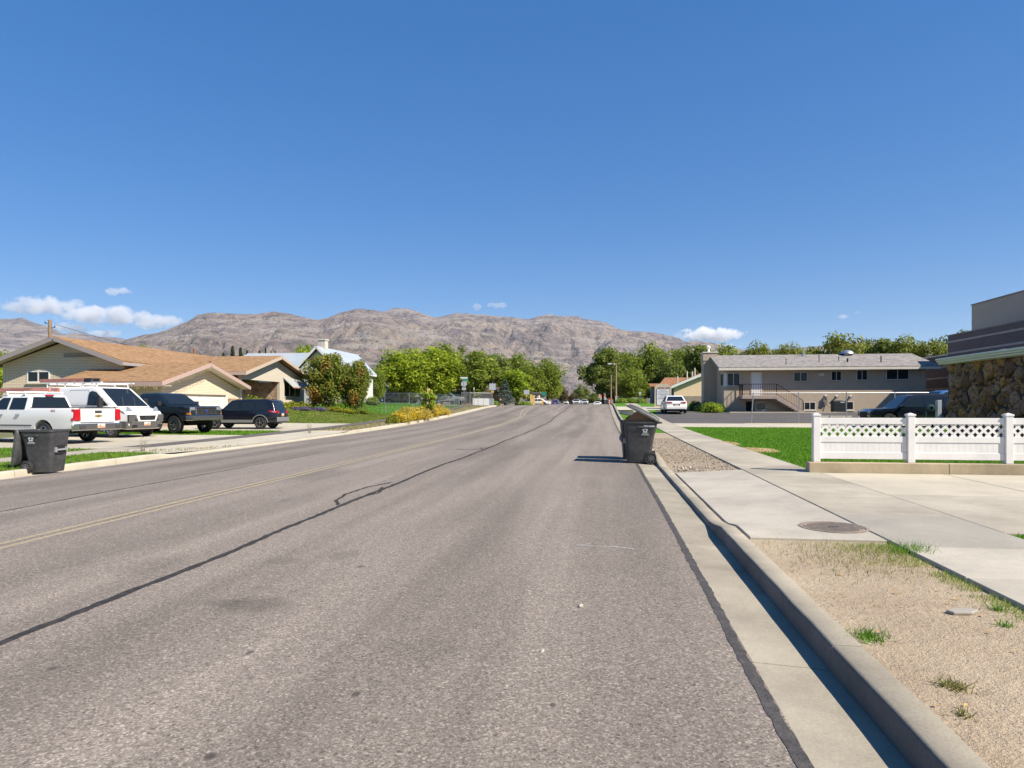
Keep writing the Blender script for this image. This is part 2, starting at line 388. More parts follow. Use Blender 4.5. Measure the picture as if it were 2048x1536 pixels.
# ------------------------------------------------------------------ the ground sheet
def axis(near, step, far):
    a = list(np.arange(near[0], near[1] + .1, step)); x = step
    hi = []; p = a[-1]
    while p < far: x *= 1.35; p += x; hi.append(p)
    lo = []; p = a[0]; x = step
    while p > -far: x *= 1.35; p -= x; lo.append(p)
    return lo[::-1] + a + hi
gx = sorted(set([round(x, 3) for x in axis((-60, 60), 3, 14000)] + [-13.62, -13.55, 1.44, 1.5, 2.8, -15.6]))
gy = [y for y in axis((-30, 132), 3, 14000) if y > -2500]
def ground_z(x, y):
    if -13.57 < x < 1.46: return road_z(x, y) - .4
    return land(x, y) - .07
gv = [(x, y, ground_z(x, y)) for y in gy for x in gx]
nx = len(gx)
gf = [(j * nx + i, j * nx + i + 1, (j + 1) * nx + i + 1, (j + 1) * nx + i) for j in range(len(gy) - 1) for i in range(nx - 1)]
raw('ground', gv, gf, FAR, kind='structure')

# road with seams, paint and gutters
RX0, RX1 = -12.95, .86
sheet('road', [(RX0, -20), (RX1, -20), (RX1, 330), (RX0, 330)], 0, ASPH, zf=road_z, step=3, xs=(-6, -9, -11))
rr = random.Random(5)
def wig(x, y0, y1, step, amp, drift=0):
    out, o = [], 0; y = y0
    while y <= y1:
        o = o * .8 + rr.uniform(-amp, amp); out.append((x + o + drift * (y - y0), y)); y += step
    return out
crack = wig(-3.85, -6, 30, 1.2, .05, .008) + wig(-3.6, 31, 85, 1.5, .05)
strip('crack_seal', crack, .078, .0025, TAR, jag=.012, sub=.10)
strip('crack_seal', [(-3.78, 9.2), (-3.98, 9.6), (-4.1, 10.3), (-4.06, 11.2), (-3.85, 11.9)], .05, .0045, TAR, jag=.012, sub=.12)
strip('crack_seal', [(-3.74, 10), (-3.62, 10.5), (-3.8, 11.2)], .05, .0045, TAR, jag=.012, sub=.12)
strip('crack_seal', [(-4.55, 20.6), (-4.2, 20.2), (-3.7, 20.6), (-3.9, 21.2), (-3.6, 21.4)], .06, .0045, TAR, jag=.015, sub=.12)
strip('crack_seal', wig(-8.55, -4, 84, 1.4, .03), .055, .0025, TAR, jag=.014, sub=.2)
strip('gutter_seal', wig(0.825, -4, 100, .8, .010), .065, .003, M('tar_worn', (.06, .053, .048), .8, var=.4, vs=14, bump=.8, bs=60, kind='World'), jag=.007, sub=.06)
for o in (-.105, .105):
    pts = [(-6.22 + o, y) for y in range(-4, 50, 3)] + [(-6.4 + o, 53), (-6.9 + o * 1.6, 58), (-7.5 + o * 2.2, 65), (-7.7 + o * 2.2, 72), (-7.7 + o * 2.2, 90)]
    strip('lane_line', pts, .10, .002, YEL, jag=.004, sub=.6)
strip('lane_line', [(-4.35, 66), (-4.25, 84)], .12, .002, WHT)
strip('stop_line', [(-7.0, 73.5), (-6.2, 73.5)], .5, .002, WHT); strip('stop_line', [(-5.7, 73.5), (-4.9, 73.5)], .5, .002, WHT)
FADE = M('chalk', (.29, .265, .24), .9, var=.25, vs=30, kind='World')
strip('paint_mark', [G(1142, 858), G(1192, 858.5)], .09, .002, WHT)
strip('paint_mark', [G(1153, 1091), G(1232, 1093.5), G(1268, 1098)], .035, .002, FADE, jag=.01, sub=.05)
strip('paint_mark', [G(1153, 1091), G(1182, 1088)], .03, .004, FADE, jag=.008, sub=.05)
strip('paint_mark', [G(1085, 1025), G(1150, 1028)], .025, .002, FADE, jag=.01, sub=.05)

joints = [-8.9 + 3.22 * i for i in range(35)]
def pan(name, xa, za, xb, zb, y0, y1, mat, parent, edge):
    ys = np.linspace(y0 + .004, y1 - .004, max(2, int((y1 - y0) / 1.1) + 1)); vs = []
    for y in ys: vs += [(xa, y, zr(y) + za), (xb, y, zr(y) + zb), (xa, y, zr(y) + za - .12), (xb, y, zr(y) + zb - .12)]
    fs = []
    for i in range(len(ys) - 1):
        a, b = 4 * i, 4 * i + 4; fs += [(a, a + 1, b + 1, b), (a, b, b + 2, a + 2), (a + 1, a + 3, b + 3, b + 1)]
    fs += [(0, 2, 3, 1), (len(vs) - 4, len(vs) - 3, len(vs) - 1, len(vs) - 2)]
    MB().add(vs, fs).build(name, mat, parent)
def kerb(name, xf, xb, base, hf, y0, y1, mat, parent):
    """rounded kerb section; the face looks towards xf"""
    sg = 1 if xb > xf else -1; n = max(3, int((y1 - y0) / .33)); vs, fs = [], []
    ys = np.linspace(y0 + .004, y1 - .004, n)
    for y in ys:
        h = hf(y) + rnd.uniform(-.0025, .0025); z = zr(y) + base; xj = rnd.uniform(-.003, .003)
        for dx, dz in ((0, -.15), (0, 0), (.006, h * .5), (.012, h - .022), (.02, h - .007), (.036, h), (abs(xb - xf) - .012, h), (abs(xb - xf), h - .012), (abs(xb - xf), -.15)):
            vs.append((xf + xj + sg * dx + rnd.uniform(-.0012, .0012), y, z + dz))
    k = 9
    for i in range(n - 1): fs += [(i * k + j, i * k + j + 1, (i + 1) * k + j + 1, (i + 1) * k + j) for j in range(k - 1)]
    fs += [tuple(range(k)), tuple(range((n - 1) * k, n * k))[::-1]]
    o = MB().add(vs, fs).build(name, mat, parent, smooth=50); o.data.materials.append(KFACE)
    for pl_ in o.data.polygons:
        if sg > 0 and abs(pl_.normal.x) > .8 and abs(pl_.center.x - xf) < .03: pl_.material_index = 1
gut = thing('gutter', None, None); tag(gut, kind='structure'); krb = thing('kerb', None, None); tag(krb, kind='structure')
gut2 = thing('gutter', None, None); tag(gut2, kind='structure'); krb2 = thing('kerb', None, None); tag(krb2, kind='structure')
for a, b in zip(joints, joints[1:]):
    if a > 96: break
    pan('gutter_section', RX1 - .01, -.003, KR0, -.028, a, b, CONC_K, gut, 1)
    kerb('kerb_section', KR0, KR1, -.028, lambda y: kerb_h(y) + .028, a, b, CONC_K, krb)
    if b > 6 and a < 84:
        pan('gutter_section', KL0, -.235, RX0 + .01, -.202, a, b, CONC_L, gut2, 1)
        kerb('kerb_section', KL0, KL1, -.235, lambda y: kerb_hl(y) + .035, a, b, CONC_L, krb2)

def slab(parent, mat, x0, x1, y0, y1, dz=0, t=.1, name='slab', gap=.006, zf=land, st=3):
    m = MB(); k = max(1, int((y1 - y0) / st)); ys = np.linspace(y0 + gap, y1 - gap, k + 1); vs, fs = [], []
    for y in ys:
        for x in (x0 + gap, x1 - gap):
            z = zf(x, y) + dz; vs += [(x, y, z), (x, y, z - t)]
    for i in range(k):
        a, b = 4 * i, 4 * i + 4; fs += [(a, a + 2, b + 2, b), (a + 1, b + 1, b + 3, a + 3), (a, b, b + 1, a + 1), (a + 2, a + 3, b + 3, b + 2)]
    fs += [(0, 1, 3, 2), (4 * k, 4 * k + 2, 4 * k + 3, 4 * k + 1)]
    return m.add(vs, fs).build(name, mat, parent, bevel=.007, seg=1)
# right side: pavement, driveway apron, verges, lawn, lots
walk = tag(thing('sidewalk', None, None), kind='structure')
ys = [-3, -.4, 1.2, 2.75, 4.3, 5.6, 6.72, 8.55, 10.1, 11.6, 13.2, 14.7, 16.2, 17.7, 19.2, 20.7, 22.2, 23.7, 25.2, 26.7, 28.2, 29.7, 31.2, 32.7, 34.2, 36.0]
for i, (a, b) in enumerate(zip(ys, ys[1:])):
    slab(walk, CONC_W if b < 6.8 else CONC_D if b < 8.6 else CONC, 2.8, 4.15, a, b, .012, .16)
for a in range(36, 96, 3): slab(walk, CONC, 2.8, 4.15, a, a + 3, .012, .16)
apron = tag(thing('driveway_apron', None, None), kind='structure')
slab(apron, CONC_W, 1.48, 2.8, 7.0, 10.4, .008, st=.2); slab(apron, CONC_W, 1.48, 2.8, 10.4, 13.9, .008)
drive = tag(thing('driveway', None, None), kind='structure')
for x0, x1 in ((4.15, 6.35), (6.35, 8.9), (8.9, 12.5)):
    slab(drive, CONC, x0, x1, 7.55, 10.45, .008); slab(drive, CONC_L, x0, x1, 10.45, 13.45, .008)
sheet('dirt_verge', [(1.46, -6), (2.82, -6), (2.82, 7.02), (1.46, 7.02)], -.022, DIRT, step=1)
sheet('dirt_verge', [(1.46, 13.88), (2.82, 13.88), (2.82, 30), (1.46, 30)], -.018, GRAVEL, step=2)
sheet('grass_verge', [(1.46, 30), (2.82, 30), (2.82, 36), (1.46, 36)], -.016, LAWN, step=2)
sheet('lawn', [(4.15, -6), (14, -6), (14, 7.55), (4.15, 7.55)], -.012, LAWN)
lawn_pts = [(4.16, 13.6), (13.2, 13.6), (13.2, 29), (24, 29), (24, 36.2), (4.16, 36.2)]
sheet('lawn', lawn_pts, -.012, LAWN)
cross = tag(thing('shared_driveway', None, None), kind='structure')
for x0, x1 in ((1.48, 2.8), (4.15, 9), (9, 14), (14, 19), (19, 24)): slab(cross, CONC_L, x0, x1, 36.2, 40.6, .008)
sheet('gravel_strip', [(8.4, 40.6), (24, 40.6), (24, 42.2), (8.4, 41.6)], .0, GRAVEL)
sheet('parking_lot', [(4.16, 40.6), (8.4, 40.6), (8.4, 41.6), (24, 42.2), (30, 42.2), (30, 59.6), (12.2, 59.4), (8.6, 57.4), (7.9, 60.8), (4.9, 60.8), (4.16, 52)], .006, ASPH2)
sheet('lawn', [(4.16, 52), (4.9, 60.8), (4.9, 62.9), (4.16, 62.9)], -.005, LAWN); sheet('lawn', [(7.9, 60.8), (8.6, 57.4), (10.4, 58.6), (10.4, 62.9), (7.9, 62.9)], -.005, LAWN)
sheet('lawn', [(1.5, 41), (2.8, 41), (2.8, 61), (1.5, 61)], -.01, LAWN)
sheet('driveway', [(1.48, 63), (22, 63), (22, 71), (1.48, 71)], .012, CONC_L)
sheet('lawn', [(1.48, 71), (24, 71), (24, 90), (1.48, 90)], -.01, LAWN)
# left side: verge, pavement, aprons, parking pads, lawns
sheet('grass_verge', [(-15.6, 4), (KL1, 4), (KL1, 19.2), (-15.6, 19.2)], -.012, LAWN_DRY, step=2)
sheet('driveway_apron', [(-15.62, 19.2), (KL1, 19.0), (KL1, 34.4), (-15.62, 34.4)], .004, CONC_L)
sheet('dirt_verge', [(-15.6, 34.4), (KL1, 34.4), (KL1, 86), (-15.6, 86)], -.012, GRAVEL)
walk2 = tag(thing('sidewalk', None, None), kind='structure')
for a in np.arange(6, 20, 1.55): slab(walk2, CONC, -16.75, -15.62, a, a + 1.55, .012, .16)
sheet('asphalt_path', [(-16.75, 20), (-15.62, 20), (-15.62, 92), (-16.75, 92)], .012, ASPH3)
pad = tag(thing('parking_pad', None, None), kind='structure')
for y0, y1 in ((20.5, 25.5), (25.5, 29.5)): slab(pad, CONC_L, -26, -16.75, y0, y1, .01)
slab(pad, CONC_L, -27, -16.75, 33.6, 36.4, .004); slab(pad, CONC_L, -27, -16.75, 36.4, 39.2, .004); slab(pad, CONC_L, -27, -16.75, 39.2, 43.2, .004)
sheet('lawn', [(-16.76, 2), (-16.76, 20.5), (-34, 20.5), (-34, 2)], -.01, LAWN_DRY, step=2)
sheet('grass_patch', [(-16.76, 29.5), (-16.76, 33.6), (-27, 33.6), (-27, 29.5)], -.01, LAWN_DRY, step=2)
xs = tuple(-18 - i for i in range(0, 10))
sheet('lawn', [(-16.76, 43.2), (-16.76, 57.5), (-26.4, 57.5), (-26.4, 45.2), (-23, 43.2)], -.01, LAWN_DRY, step=1.5, xs=xs)
sheet('lawn', [(-16.76, 57.5), (-16.76, 80), (-27.6, 80), (-27.6, 57.5)], -.01, LAWN, step=1.5, xs=xs)
sheet('side_street', [(-60, 86), (RX0 + .05, 84), (RX0 + .05, 95), (-60, 95)], .02, ASPH, zf=lambda x, y: max(land(x, y), road_z(x, y)))
# ------------------------------------------------------------------ mountains
_perm = np.random.RandomState(3).permutation(512); _perm = np.concatenate([_perm, _perm, _perm])
_grad = np.random.RandomState(4).rand(512) * 2 * np.pi
def perlin(x, y):
    xi, yi = np.floor(x).astype(int), np.floor(y).astype(int); xf, yf = x - xi, y - yi
    u, v = xf ** 3 * (xf * (xf * 6 - 15) + 10), yf ** 3 * (yf * (yf * 6 - 15) + 10)
    def g(i, j):
        a = _grad[_perm[(_perm[(xi + i) & 511] + yi + j) & 511]]; return np.cos(a) * (xf - i) + np.sin(a) * (yf - j)
    return (g(0, 0) * (1 - u) + g(1, 0) * u) * (1 - v) + (g(0, 1) * (1 - u) + g(1, 1) * u) * v
def ridged(x, y, o=5, k=.5):
    s, a = 0, 1.
    for i in range(o):
        s = s + a * (1 - np.abs(perlin(x, y)) * 2.2); x, y, a = x * 2.03 + 17.3, y * 2.03 + 5.1, a * k
    return s / 2
def fbm(x, y, o=5, k=.5):
    s, a = 0, 1.
    for i in range(o): s = s + a * perlin(x, y); x, y, a = x * 2.03 + 9.1, y * 2.03 + 3.7, a * k
    return s
def rock_mat(name, tint=1.0, green=.5):
    s = N(name); v = s.vec('World'); g = s.n('NewGeometry')
    nz = s.n('SeparateXYZ'); s.t.links.new(g.outputs['Normal'], nz.inputs[0]); steep = nz.outputs[2]
    pz = s.n('SeparateXYZ'); s.t.links.new(v, pz.inputs[0])
    warp = s.n('VectorMath', _operation='ADD'); s.t.links.new(v, warp.inputs[0])
    n1 = s.noise(v, .0008, 7, .62); n2 = s.noise(v, .0055, 7, .68); n3 = s.noise(v, .022, 5, .7)
    strat = s.noise(s.scale(v, (.0006, .0006, .012)), 1.0, 5, .6)
    c = s.mix(s.ramp(n1, (.36, 0.), (.62, 1.)), (.34 * tint, .255 * tint, .245), (.52, .405, .30))       # mauve scrub against dry grass
    streak = s.noise(s.scale(v, (.0075, .0011, .003)), 1.0, 6, .65)
    c = s.mix(s.ramp(streak, (.46, 0.), (.6, .85)), c, (.21, .165, .165))
    c = s.mix(s.ramp(n2, (.49, 0.), (.6, .9)), c, (.155, .125, .115))
    c = s.mix(s.ramp(strat, (.53, 0.), (.62, .9)), c, (.50, .43, .365))                                  # pale ledges
    c = s.mix(s.math('MULTIPLY', s.ramp(n3, (.54, 0.), (.62, 1.)), s.ramp(n1, (.3, 1.), (.6, .35))), c, (.50, .44, .385))
    lowz = s.ramp(s.math('MULTIPLY', pz.outputs[2], 1 / 1600), (.0, 1.), (.62, 0.))
    c = s.mix(s.math('MULTIPLY', s.math('MULTIPLY', s.ramp(s.noise(v, .003, 6, .7), (.5, 0.), (.6, 1.)), lowz), green), c, (.085, .09, .05))
    c = s.mix(s.math('MULTIPLY', s.ramp(s.noise(v, .0125, 5, .72), (.58, 0.), (.64, 1.)), .8), c, (.055, .062, .05))   # conifer stands
    c = s.mix(s.ramp(steep, (.4, .65), (.7, 0.)), c, (.24, .20, .175))
    s.col(c); s.set(Roughness=1, Specular_IOR_Level=.05)
    s.bump(s.math('ADD', s.math('MULTIPLY', n2, 2.4), s.math('ADD', n3, s.math('MULTIPLY', strat, .8))), 1.0, 75); return s.m
def mountain(name, sky, d0, d1, back, amp, px0, px1, ncol, nrow, mat, wl, seed, power=1.2, label=None):
    """terrain fan between a foot line and a crest; the crest follows the skyline heights"""
    px = np.linspace(px0, px1, ncol); ys = np.interp(px, [p[0] for p in sky], [p[1] for p in sky])
    s = np.concatenate([np.linspace(0, 1, nrow), 1 + np.linspace(.05, 1, 12)])
    P, Sx = np.meshgrid(px, s); Y = np.meshgrid(ys, s)[0]
    dep = np.where(Sx <= 1, d0 + (d1 - d0) * Sx, d1 + (Sx - 1) * back)
    X = (P - 1024) / FPX * dep
    crest = (HOR - Y) / FPX * d1
    prof = np.where(Sx <= 1, Sx ** power, 1 - (Sx - 1) * .9)
    wx = X / wl + seed + .35 * fbm(X / 1500 + seed, dep / 1500, 3)
    spur = ridged(wx, dep / (wl * 2.6) + seed * 2, 6, .45) - .62
    fine = fbm(X / 330 + seed, dep / 330, 5, .55)
    env = np.where(Sx <= 1, np.clip(Sx * 1.7, 0, 1) * np.clip((1 - Sx) * 2.2, .0, 1), 0)
    nearc = np.clip(1 - np.abs(Sx - 1) * 8, 0, 1)
    Z = crest * prof + env * amp * spur + amp * .10 * fine * np.clip(Sx * 2, 0, 1) * (1 - .75 * nearc)
    cliff = fbm(Z / 160 + seed, X / 2600, 3) * 30 * env
    Z = Z + cliff - 12
    V = np.stack([X * ca - dep * sa, X * sa + dep * ca, Z], -1).reshape(-1, 3)
    r, c = Sx.shape; idx = np.arange(r * c).reshape(r, c)
    F = np.stack([idx[:-1, :-1], idx[:-1, 1:], idx[1:, 1:], idx[1:, :-1]], -1).reshape(-1, 4)
    return raw(name, V, F, mat, smooth=True, kind='structure')
ROCK = rock_mat('mountain_rock', 1.0, .45); ROCK2 = rock_mat('foothill_rock', 1.0, .8)
left_sky = [(-900, 690), (-300, 660), (0, 637), (46, 634), (74, 646), (96, 651), (127, 667), (163, 665), (183, 670), (249, 676), (300, 700), (420, 730)]
mass_sky = [(-400, 806), (-100, 790), (100, 752), (150, 735), (210, 700), (254, 676), (274, 671), (317, 663), (355, 650), (381, 637), (396, 626), (416, 623.5), (464, 625.5), (512, 627), (545, 620.5), (578, 625.5), (610, 632),
            (634, 638), (659, 632), (685, 622), (718, 614.6), (748, 618), (766, 622), (800, 633), (850, 652), (930, 684), (1010, 714), (1100, 748), (1200, 775), (1320, 790)]
back_sky = [(600, 690), (700, 640), (766, 622), (789, 614), (800, 615), (814, 614), (837, 622), (870, 634), (900, 628), (913, 625), (950, 627), (985, 629), (1007, 631), (1030, 634), (1054, 637), (1079, 631), (1104, 627),
            (1119, 631), (1157, 631), (1166, 637), (1190, 640), (1210, 643), (1235, 656), (1272, 662), (1313, 663), (1347, 671), (1372, 681), (1420, 700), (1500, 725)]
right_sky = [(1240, 740), (1322, 699), (1345, 691), (1360, 687), (1385, 679), (1405, 681), (1429, 684), (1444, 689), (1500, 700), (1600, 694), (1723, 681), (1800, 690), (2100, 700), (2900, 715)]
mountain('mountain', left_sky, 6500, 12500, 3000, 420, -900, 420, 260, 90, ROCK, 800, 3.1)
mountain('mountain', mass_sky, 4300, 8600, 2600, 540, -400, 1320, 620, 170, ROCK2, 950, 7.7, 1.05)
mountain('mountain', back_sky, 5600, 11800, 3000, 760, 600, 1500, 480, 190, ROCK, 1150, 12.3, 1.1)
mountain('mountain', right_sky, 7500, 10500, 3000, 180, 1240, 2900, 220, 60, ROCK, 700, 21.9)

# ------------------------------------------------------------------ air and clouds
air = D.materials.new('air'); air.use_nodes = True; t = air.node_tree; t.nodes.clear()
pv = t.nodes.new('ShaderNodeVolumePrincipled'); pv.inputs['Density'].default_value = 1.65e-5; pv.inputs['Color'].default_value = (.72, .84, 1, 1); pv.inputs['Anisotropy'].default_value = .1
ao = t.nodes.new('ShaderNodeOutputMaterial'); t.links.new(pv.outputs[0], ao.inputs['Volume'])
HAZE = link('haze', MB().box(-21000, 21000, -4000, 21500, -60, 1960).mesh('haze', air, uv=False), kind='stuff')
def cloud_mat(name, dens, puff, seed):
    m = D.materials.new(name); m.use_nodes = True; t = m.node_tree; t.nodes.clear()
    s = N.__new__(N); s.m = m; s.t = t
    tc = s.n('TexCoord').outputs['Object']; world = s.vec('World')
    ln = s.n('VectorMath', _operation='LENGTH'); t.links.new(tc, ln.inputs[0])
    off = s.n('VectorMath', _operation='ADD'); t.links.new(world, off.inputs[0]); off.inputs[1].default_value = (seed * 911., seed * 377., 0)
    n = s.noise(off.outputs[0], 1 / puff, 6, .62)
    body = s.math('SUBTRACT', 1, s.math('POWER', ln.outputs['Value'], 1.6))
    f = s.math('MULTIPLY', s.math('SUBTRACT', s.math('ADD', s.math('MULTIPLY', body, .62), s.math('MULTIPLY', n, 1.9)), 1.25), dens * 7, clamp=False)
    f = s.math('MAXIMUM', s.math('MINIMUM', f, dens), 0)
    p = t.nodes.new('ShaderNodeVolumePrincipled'); p.inputs['Color'].default_value = (1, 1, 1, 1); p.inputs['Anisotropy'].default_value = .2
    t.links.new(f, p.inputs['Density'])
    o = t.nodes.new('ShaderNodeOutputMaterial'); t.links.new(p.outputs[0], o.inputs['Volume']); return m
def ico(n=2):
    bm = bmesh.new(); bmesh.ops.create_icosphere(bm, subdivisions=n, radius=1); me = D.meshes.new('cloud'); bm.to_mesh(me); bm.free(); return me
clouds = [  # centre column, row, half width px, half height px, density, puff, label
    (90, 612, 95, 18, .0028, 420, 'long ragged white cloud low on the left, its broken left end'),
    (205, 631, 105, 19, .0034, 430, 'long white cloud above the far left range, its thick middle stretch'),
    (318, 643, 66, 17, .0030, 400, 'white cloud touching the dark shoulder of the flat-topped mountain'),
    (238, 582, 34, 9, .0034, 420, 'small thin white cloud alone high above the brown roofed house'),
    (140, 657, 46, 13, .0034, 420, 'faint cloud strip low beside the utility pole'),
    (205, 668, 46, 9, .0030, 380, 'flat faint cloud strip resting on the low gap in the left range'),
    (953, 615, 13, 8, .0036, 300, 'tiny white puff of cloud just over the middle ridge'),
    (995, 611, 24, 7, .0022, 320, 'thin wisp of cloud beside the tiny puff over the middle ridge'),
    (1421, 669, 78, 15, .0075, 330, 'bright flat-bottomed white cloud above the right end of the long ridge'),
    (1686, 633, 17, 6, .0026, 280, 'tiny wisp of cloud above the grey roof on the right'),
    (1713, 624, 16, 5, .0014, 280, 'fainter upper wisp of cloud above the grey roof on the right'),
    (1430, 694, 55, 8, .0030, 320, 'low faint cloud behind the grey house chimney')]
for i, (px, py, hw, hh, de, puff, lab) in enumerate(clouds):
    d = 24500; me = ico(); me.materials.append(cloud_mat('cloud_vapour', de, puff, i + 1))
    me.polygons.foreach_set('use_smooth', [True] * len(me.polygons))
    o = link('cloud', me, None, W(px, py, d), YAW, lab, 'cloud', 'small white clouds')
    o.scale = (hw / FPX * d * 1.15, hw / FPX * d * .5, hh / FPX * d * 1.25)
# ------------------------------------------------------------------ shared building materials and builders
GLASS = N('window_glass'); GLASS.col((.016, .02, .024)); GLASS.set(Roughness=.06, Specular_IOR_Level=.3); GLASS = GLASS.m
WHITE = M('white_paint', (.72, .70, .66), .45, var=.05, vs=8); CREAM = M('cream_trim', (.62, .57, .47), .5, var=.08, vs=6)
FRAME = M('window_frame', (.55, .53, .49), .45); DARKM = M('dark_metal', (.02, .02, .022), .45, .6)
STEEL = M('galvanised_steel', (.42, .43, .43), .42, .8, var=.15, vs=9); BLACKP = M('black_plastic', (.018, .018, .02), .5)
class Face:
    """a wall plane: origin, direction along it and outward normal"""
    def __init__(s, o, u, n): s.o = Vector(o); s.u = Vector(u); s.n = Vector(n)
    def p(s, a, z, off=0): q = s.o + s.u * a + s.n * off; return Vector((q.x, q.y, z))
    def box(s, m, a0, a1, z0, z1, n0, n1):
        c = [s.p(a, z, n) for z in (z0, z1) for n in (n0, n1) for a in (a0, a1)]
        return m.add(c, [(0, 2, 3, 1), (4, 5, 7, 6), (0, 1, 5, 4), (2, 6, 7, 3), (0, 4, 6, 2), (1, 3, 7, 5)])
def window(par, F, a0, a1, z0, z1, panes=2, fm=None, fw=.05, sill=None, glass=None, hor=0):
    m = MB(); fm = fm or FRAME
    F.box(m, a0, a1, z1 - fw, z1, -.02, .035); F.box(m, a0, a1, z0, z0 + fw, -.02, .035)
    F.box(m, a0, a0 + fw, z0 + fw, z1 - fw, -.02, .034); F.box(m, a1 - fw, a1, z0 + fw, z1 - fw, -.02, .034)
    wd = (a1 - a0 - fw) / panes
    for i in range(1, panes): F.box(m, a0 + wd * i, a0 + wd * i + fw, z0 + fw, z1 - fw, -.02, .03)
    if hor: F.box(m, a0 + fw, a1 - fw, (z0 + z1) / 2, (z0 + z1) / 2 + .03, -.02, .028)
    wnd = m.build('window', fm, par)
    for i in range(panes):
        F.box(q := MB(), a0 + wd * i + fw, a0 + wd * (i + 1), z0 + fw, z1 - fw, -.03, .008); q.build('pane', glass or GLASS, wnd)
    if sill: F.box(q := MB(), a0 - .06, a1 + .06, z0 - .09, z0 - .003, -.02, .09); q.build('sill', sill, wnd)
    return wnd
def roof_plane(par, pts, t, mat, name='roof'): return MB().slab(pts, t).build(name, mat, par)
def boards(par, name, segs, w, h, mat):
    m = MB()
    for a, b in segs: m.bar(a, b, w, h)
    return m.build(name, mat, par)
BRICK_R = brick_mat('taupe_brick', (.50, .40, .295), (.45, .355, .26), (.38, .31, .24), .32, .085, .012, .4)
BRICK_D = brick_mat('dark_brick', (.175, .125, .108), (.21, .15, .13), (.145, .11, .095), .4, .1, .012, .5)
BRICK_L = brick_mat('cream_brick', (.78, .645, .46), (.73, .60, .42), (.42, .34, .25), .42, .105, .02, .45)
BAND = M('pale_band', (.46, .37, .32), .8, var=.1); BLOCK = brick_mat('tan_block', (.50, .40, .32), (.475, .38, .305), (.42, .34, .275), .4, .2, .012, .4)
SHG = shingle_mat('grey_shingle', [(.17, .16, .15), (.29, .265, .245), (.36, .33, .305), (.22, .205, .19)])
SHT = shingle_mat('tan_shingle', [(.22, .125, .058), (.34, .205, .105), (.40, .245, .13), (.28, .165, .08)])
SHO = shingle_mat('rust_shingle', [(.22, .10, .05), (.34, .165, .085), (.38, .19, .10), (.27, .125, .065)])

# ------------------------------------------------------------------ long taupe brick office house on the right
oh = thing('office_house', 'long taupe brick two level building with grey shingle roof behind the white fence', 'building', (10.5, 59.7, 0))
oh.location = (0, 0, 0)
YF, XL, XR, YB = 59.7, 10.5, 26.85, 68.7; ZG = zr(YF) + .1
fr = Face((0, YF, 0), (1, 0, 0), (0, -1, 0))
m = MB().slab([(XL, YF, ZG - .4), (XR, YF, ZG - .4), (XR, YF, 4.62), (XL, YF, 4.62)], -.25, (0, -1, 0))
m.slab([(XL, YF + .25, ZG - .4), (XL, YB, ZG - .4), (XL, YB, 4.62), (XL, 64.2, 5.85), (XL, YF + .25, 4.62)], .25, (1, 0, 0))
m.slab([(XR, YF + .25, ZG - .4), (XR, YB, ZG - .4), (XR, YB, 4.62), (XR, 64.2, 5.85), (XR, YF + .25, 4.62)], -.25, (1, 0, 0))
m.build('wall', BRICK_R, oh)
xa, xb = 9.95, 27.65
roof_plane(oh, [(xa, 59.05, 4.72), (xb, 59.05, 4.72), (xb, 64.2, 6.12), (xa, 64.2, 6.12)], .12, SHG)
roof_plane(oh, [(xb, 69.3, 4.72), (xa, 69.3, 4.72), (xa, 64.205, 6.12), (xb, 64.205, 6.12)], .12, SHG)
MB().box(xa + .05, xb - .05, 59.08, YF + .02, 4.56, 4.62).build('soffit', CREAM, oh)
boards(oh, 'eave_gutter', [((xa, 59.0, 4.66), (xb, 59.0, 4.66))], .11, .2, CREAM)
for sg_ in [((xa + .02, 59.0, 4.66), (xa + .02, 64.2, 6.08)), ((xb - .02, 59.0, 4.66), (xb - .02, 64.2, 6.08)), ((xa + .02, 69.3, 4.66), (xa + .02, 64.21, 6.08))]: boards(oh, 'fascia', [sg_], .05, .2, M('slate_trim', (.16, .165, .18), .5))
def RX(px, Y=YF): d = atY(px, Y); return W(px, 0, d).x
def RZ(px, py, Y=YF): return W(px, py, atY(px, Y)).z
for (p0, p1, y0, y1, n) in ((1454, 1480, 746, 772, 2), (1587, 1615, 744, 763, 2), (1662, 1683, 742, 761.5, 2), (1713, 1735, 740, 760.5, 2), (1772, 1818, 738, 759.5, 2)):
    window(oh, fr, RX(p0), RX(p1), RZ(p0, y1), RZ(p0, y0), n, sill=BRICK_R)
for (p0, p1, y0, y1) in ((1608, 1631, 804, 820), (1676, 1707, 803, 820)):
    window(oh, fr, RX(p0), RX(p1), RZ(p0, y1), RZ(p0, y0), 2, sill=CREAM)
side = Face((XL, 0, 0), (0, 1, 0), (-1, 0, 0))
window(oh, side, YF + .12, YF + 1.6, RZ(1454, 772), RZ(1454, 746), 1)
fr.box(q := MB(), XL - .0, XL + .22, RZ(1454, 773), RZ(1454, 745), -.02, .03); q.build('corner_post', WHITE, oh)
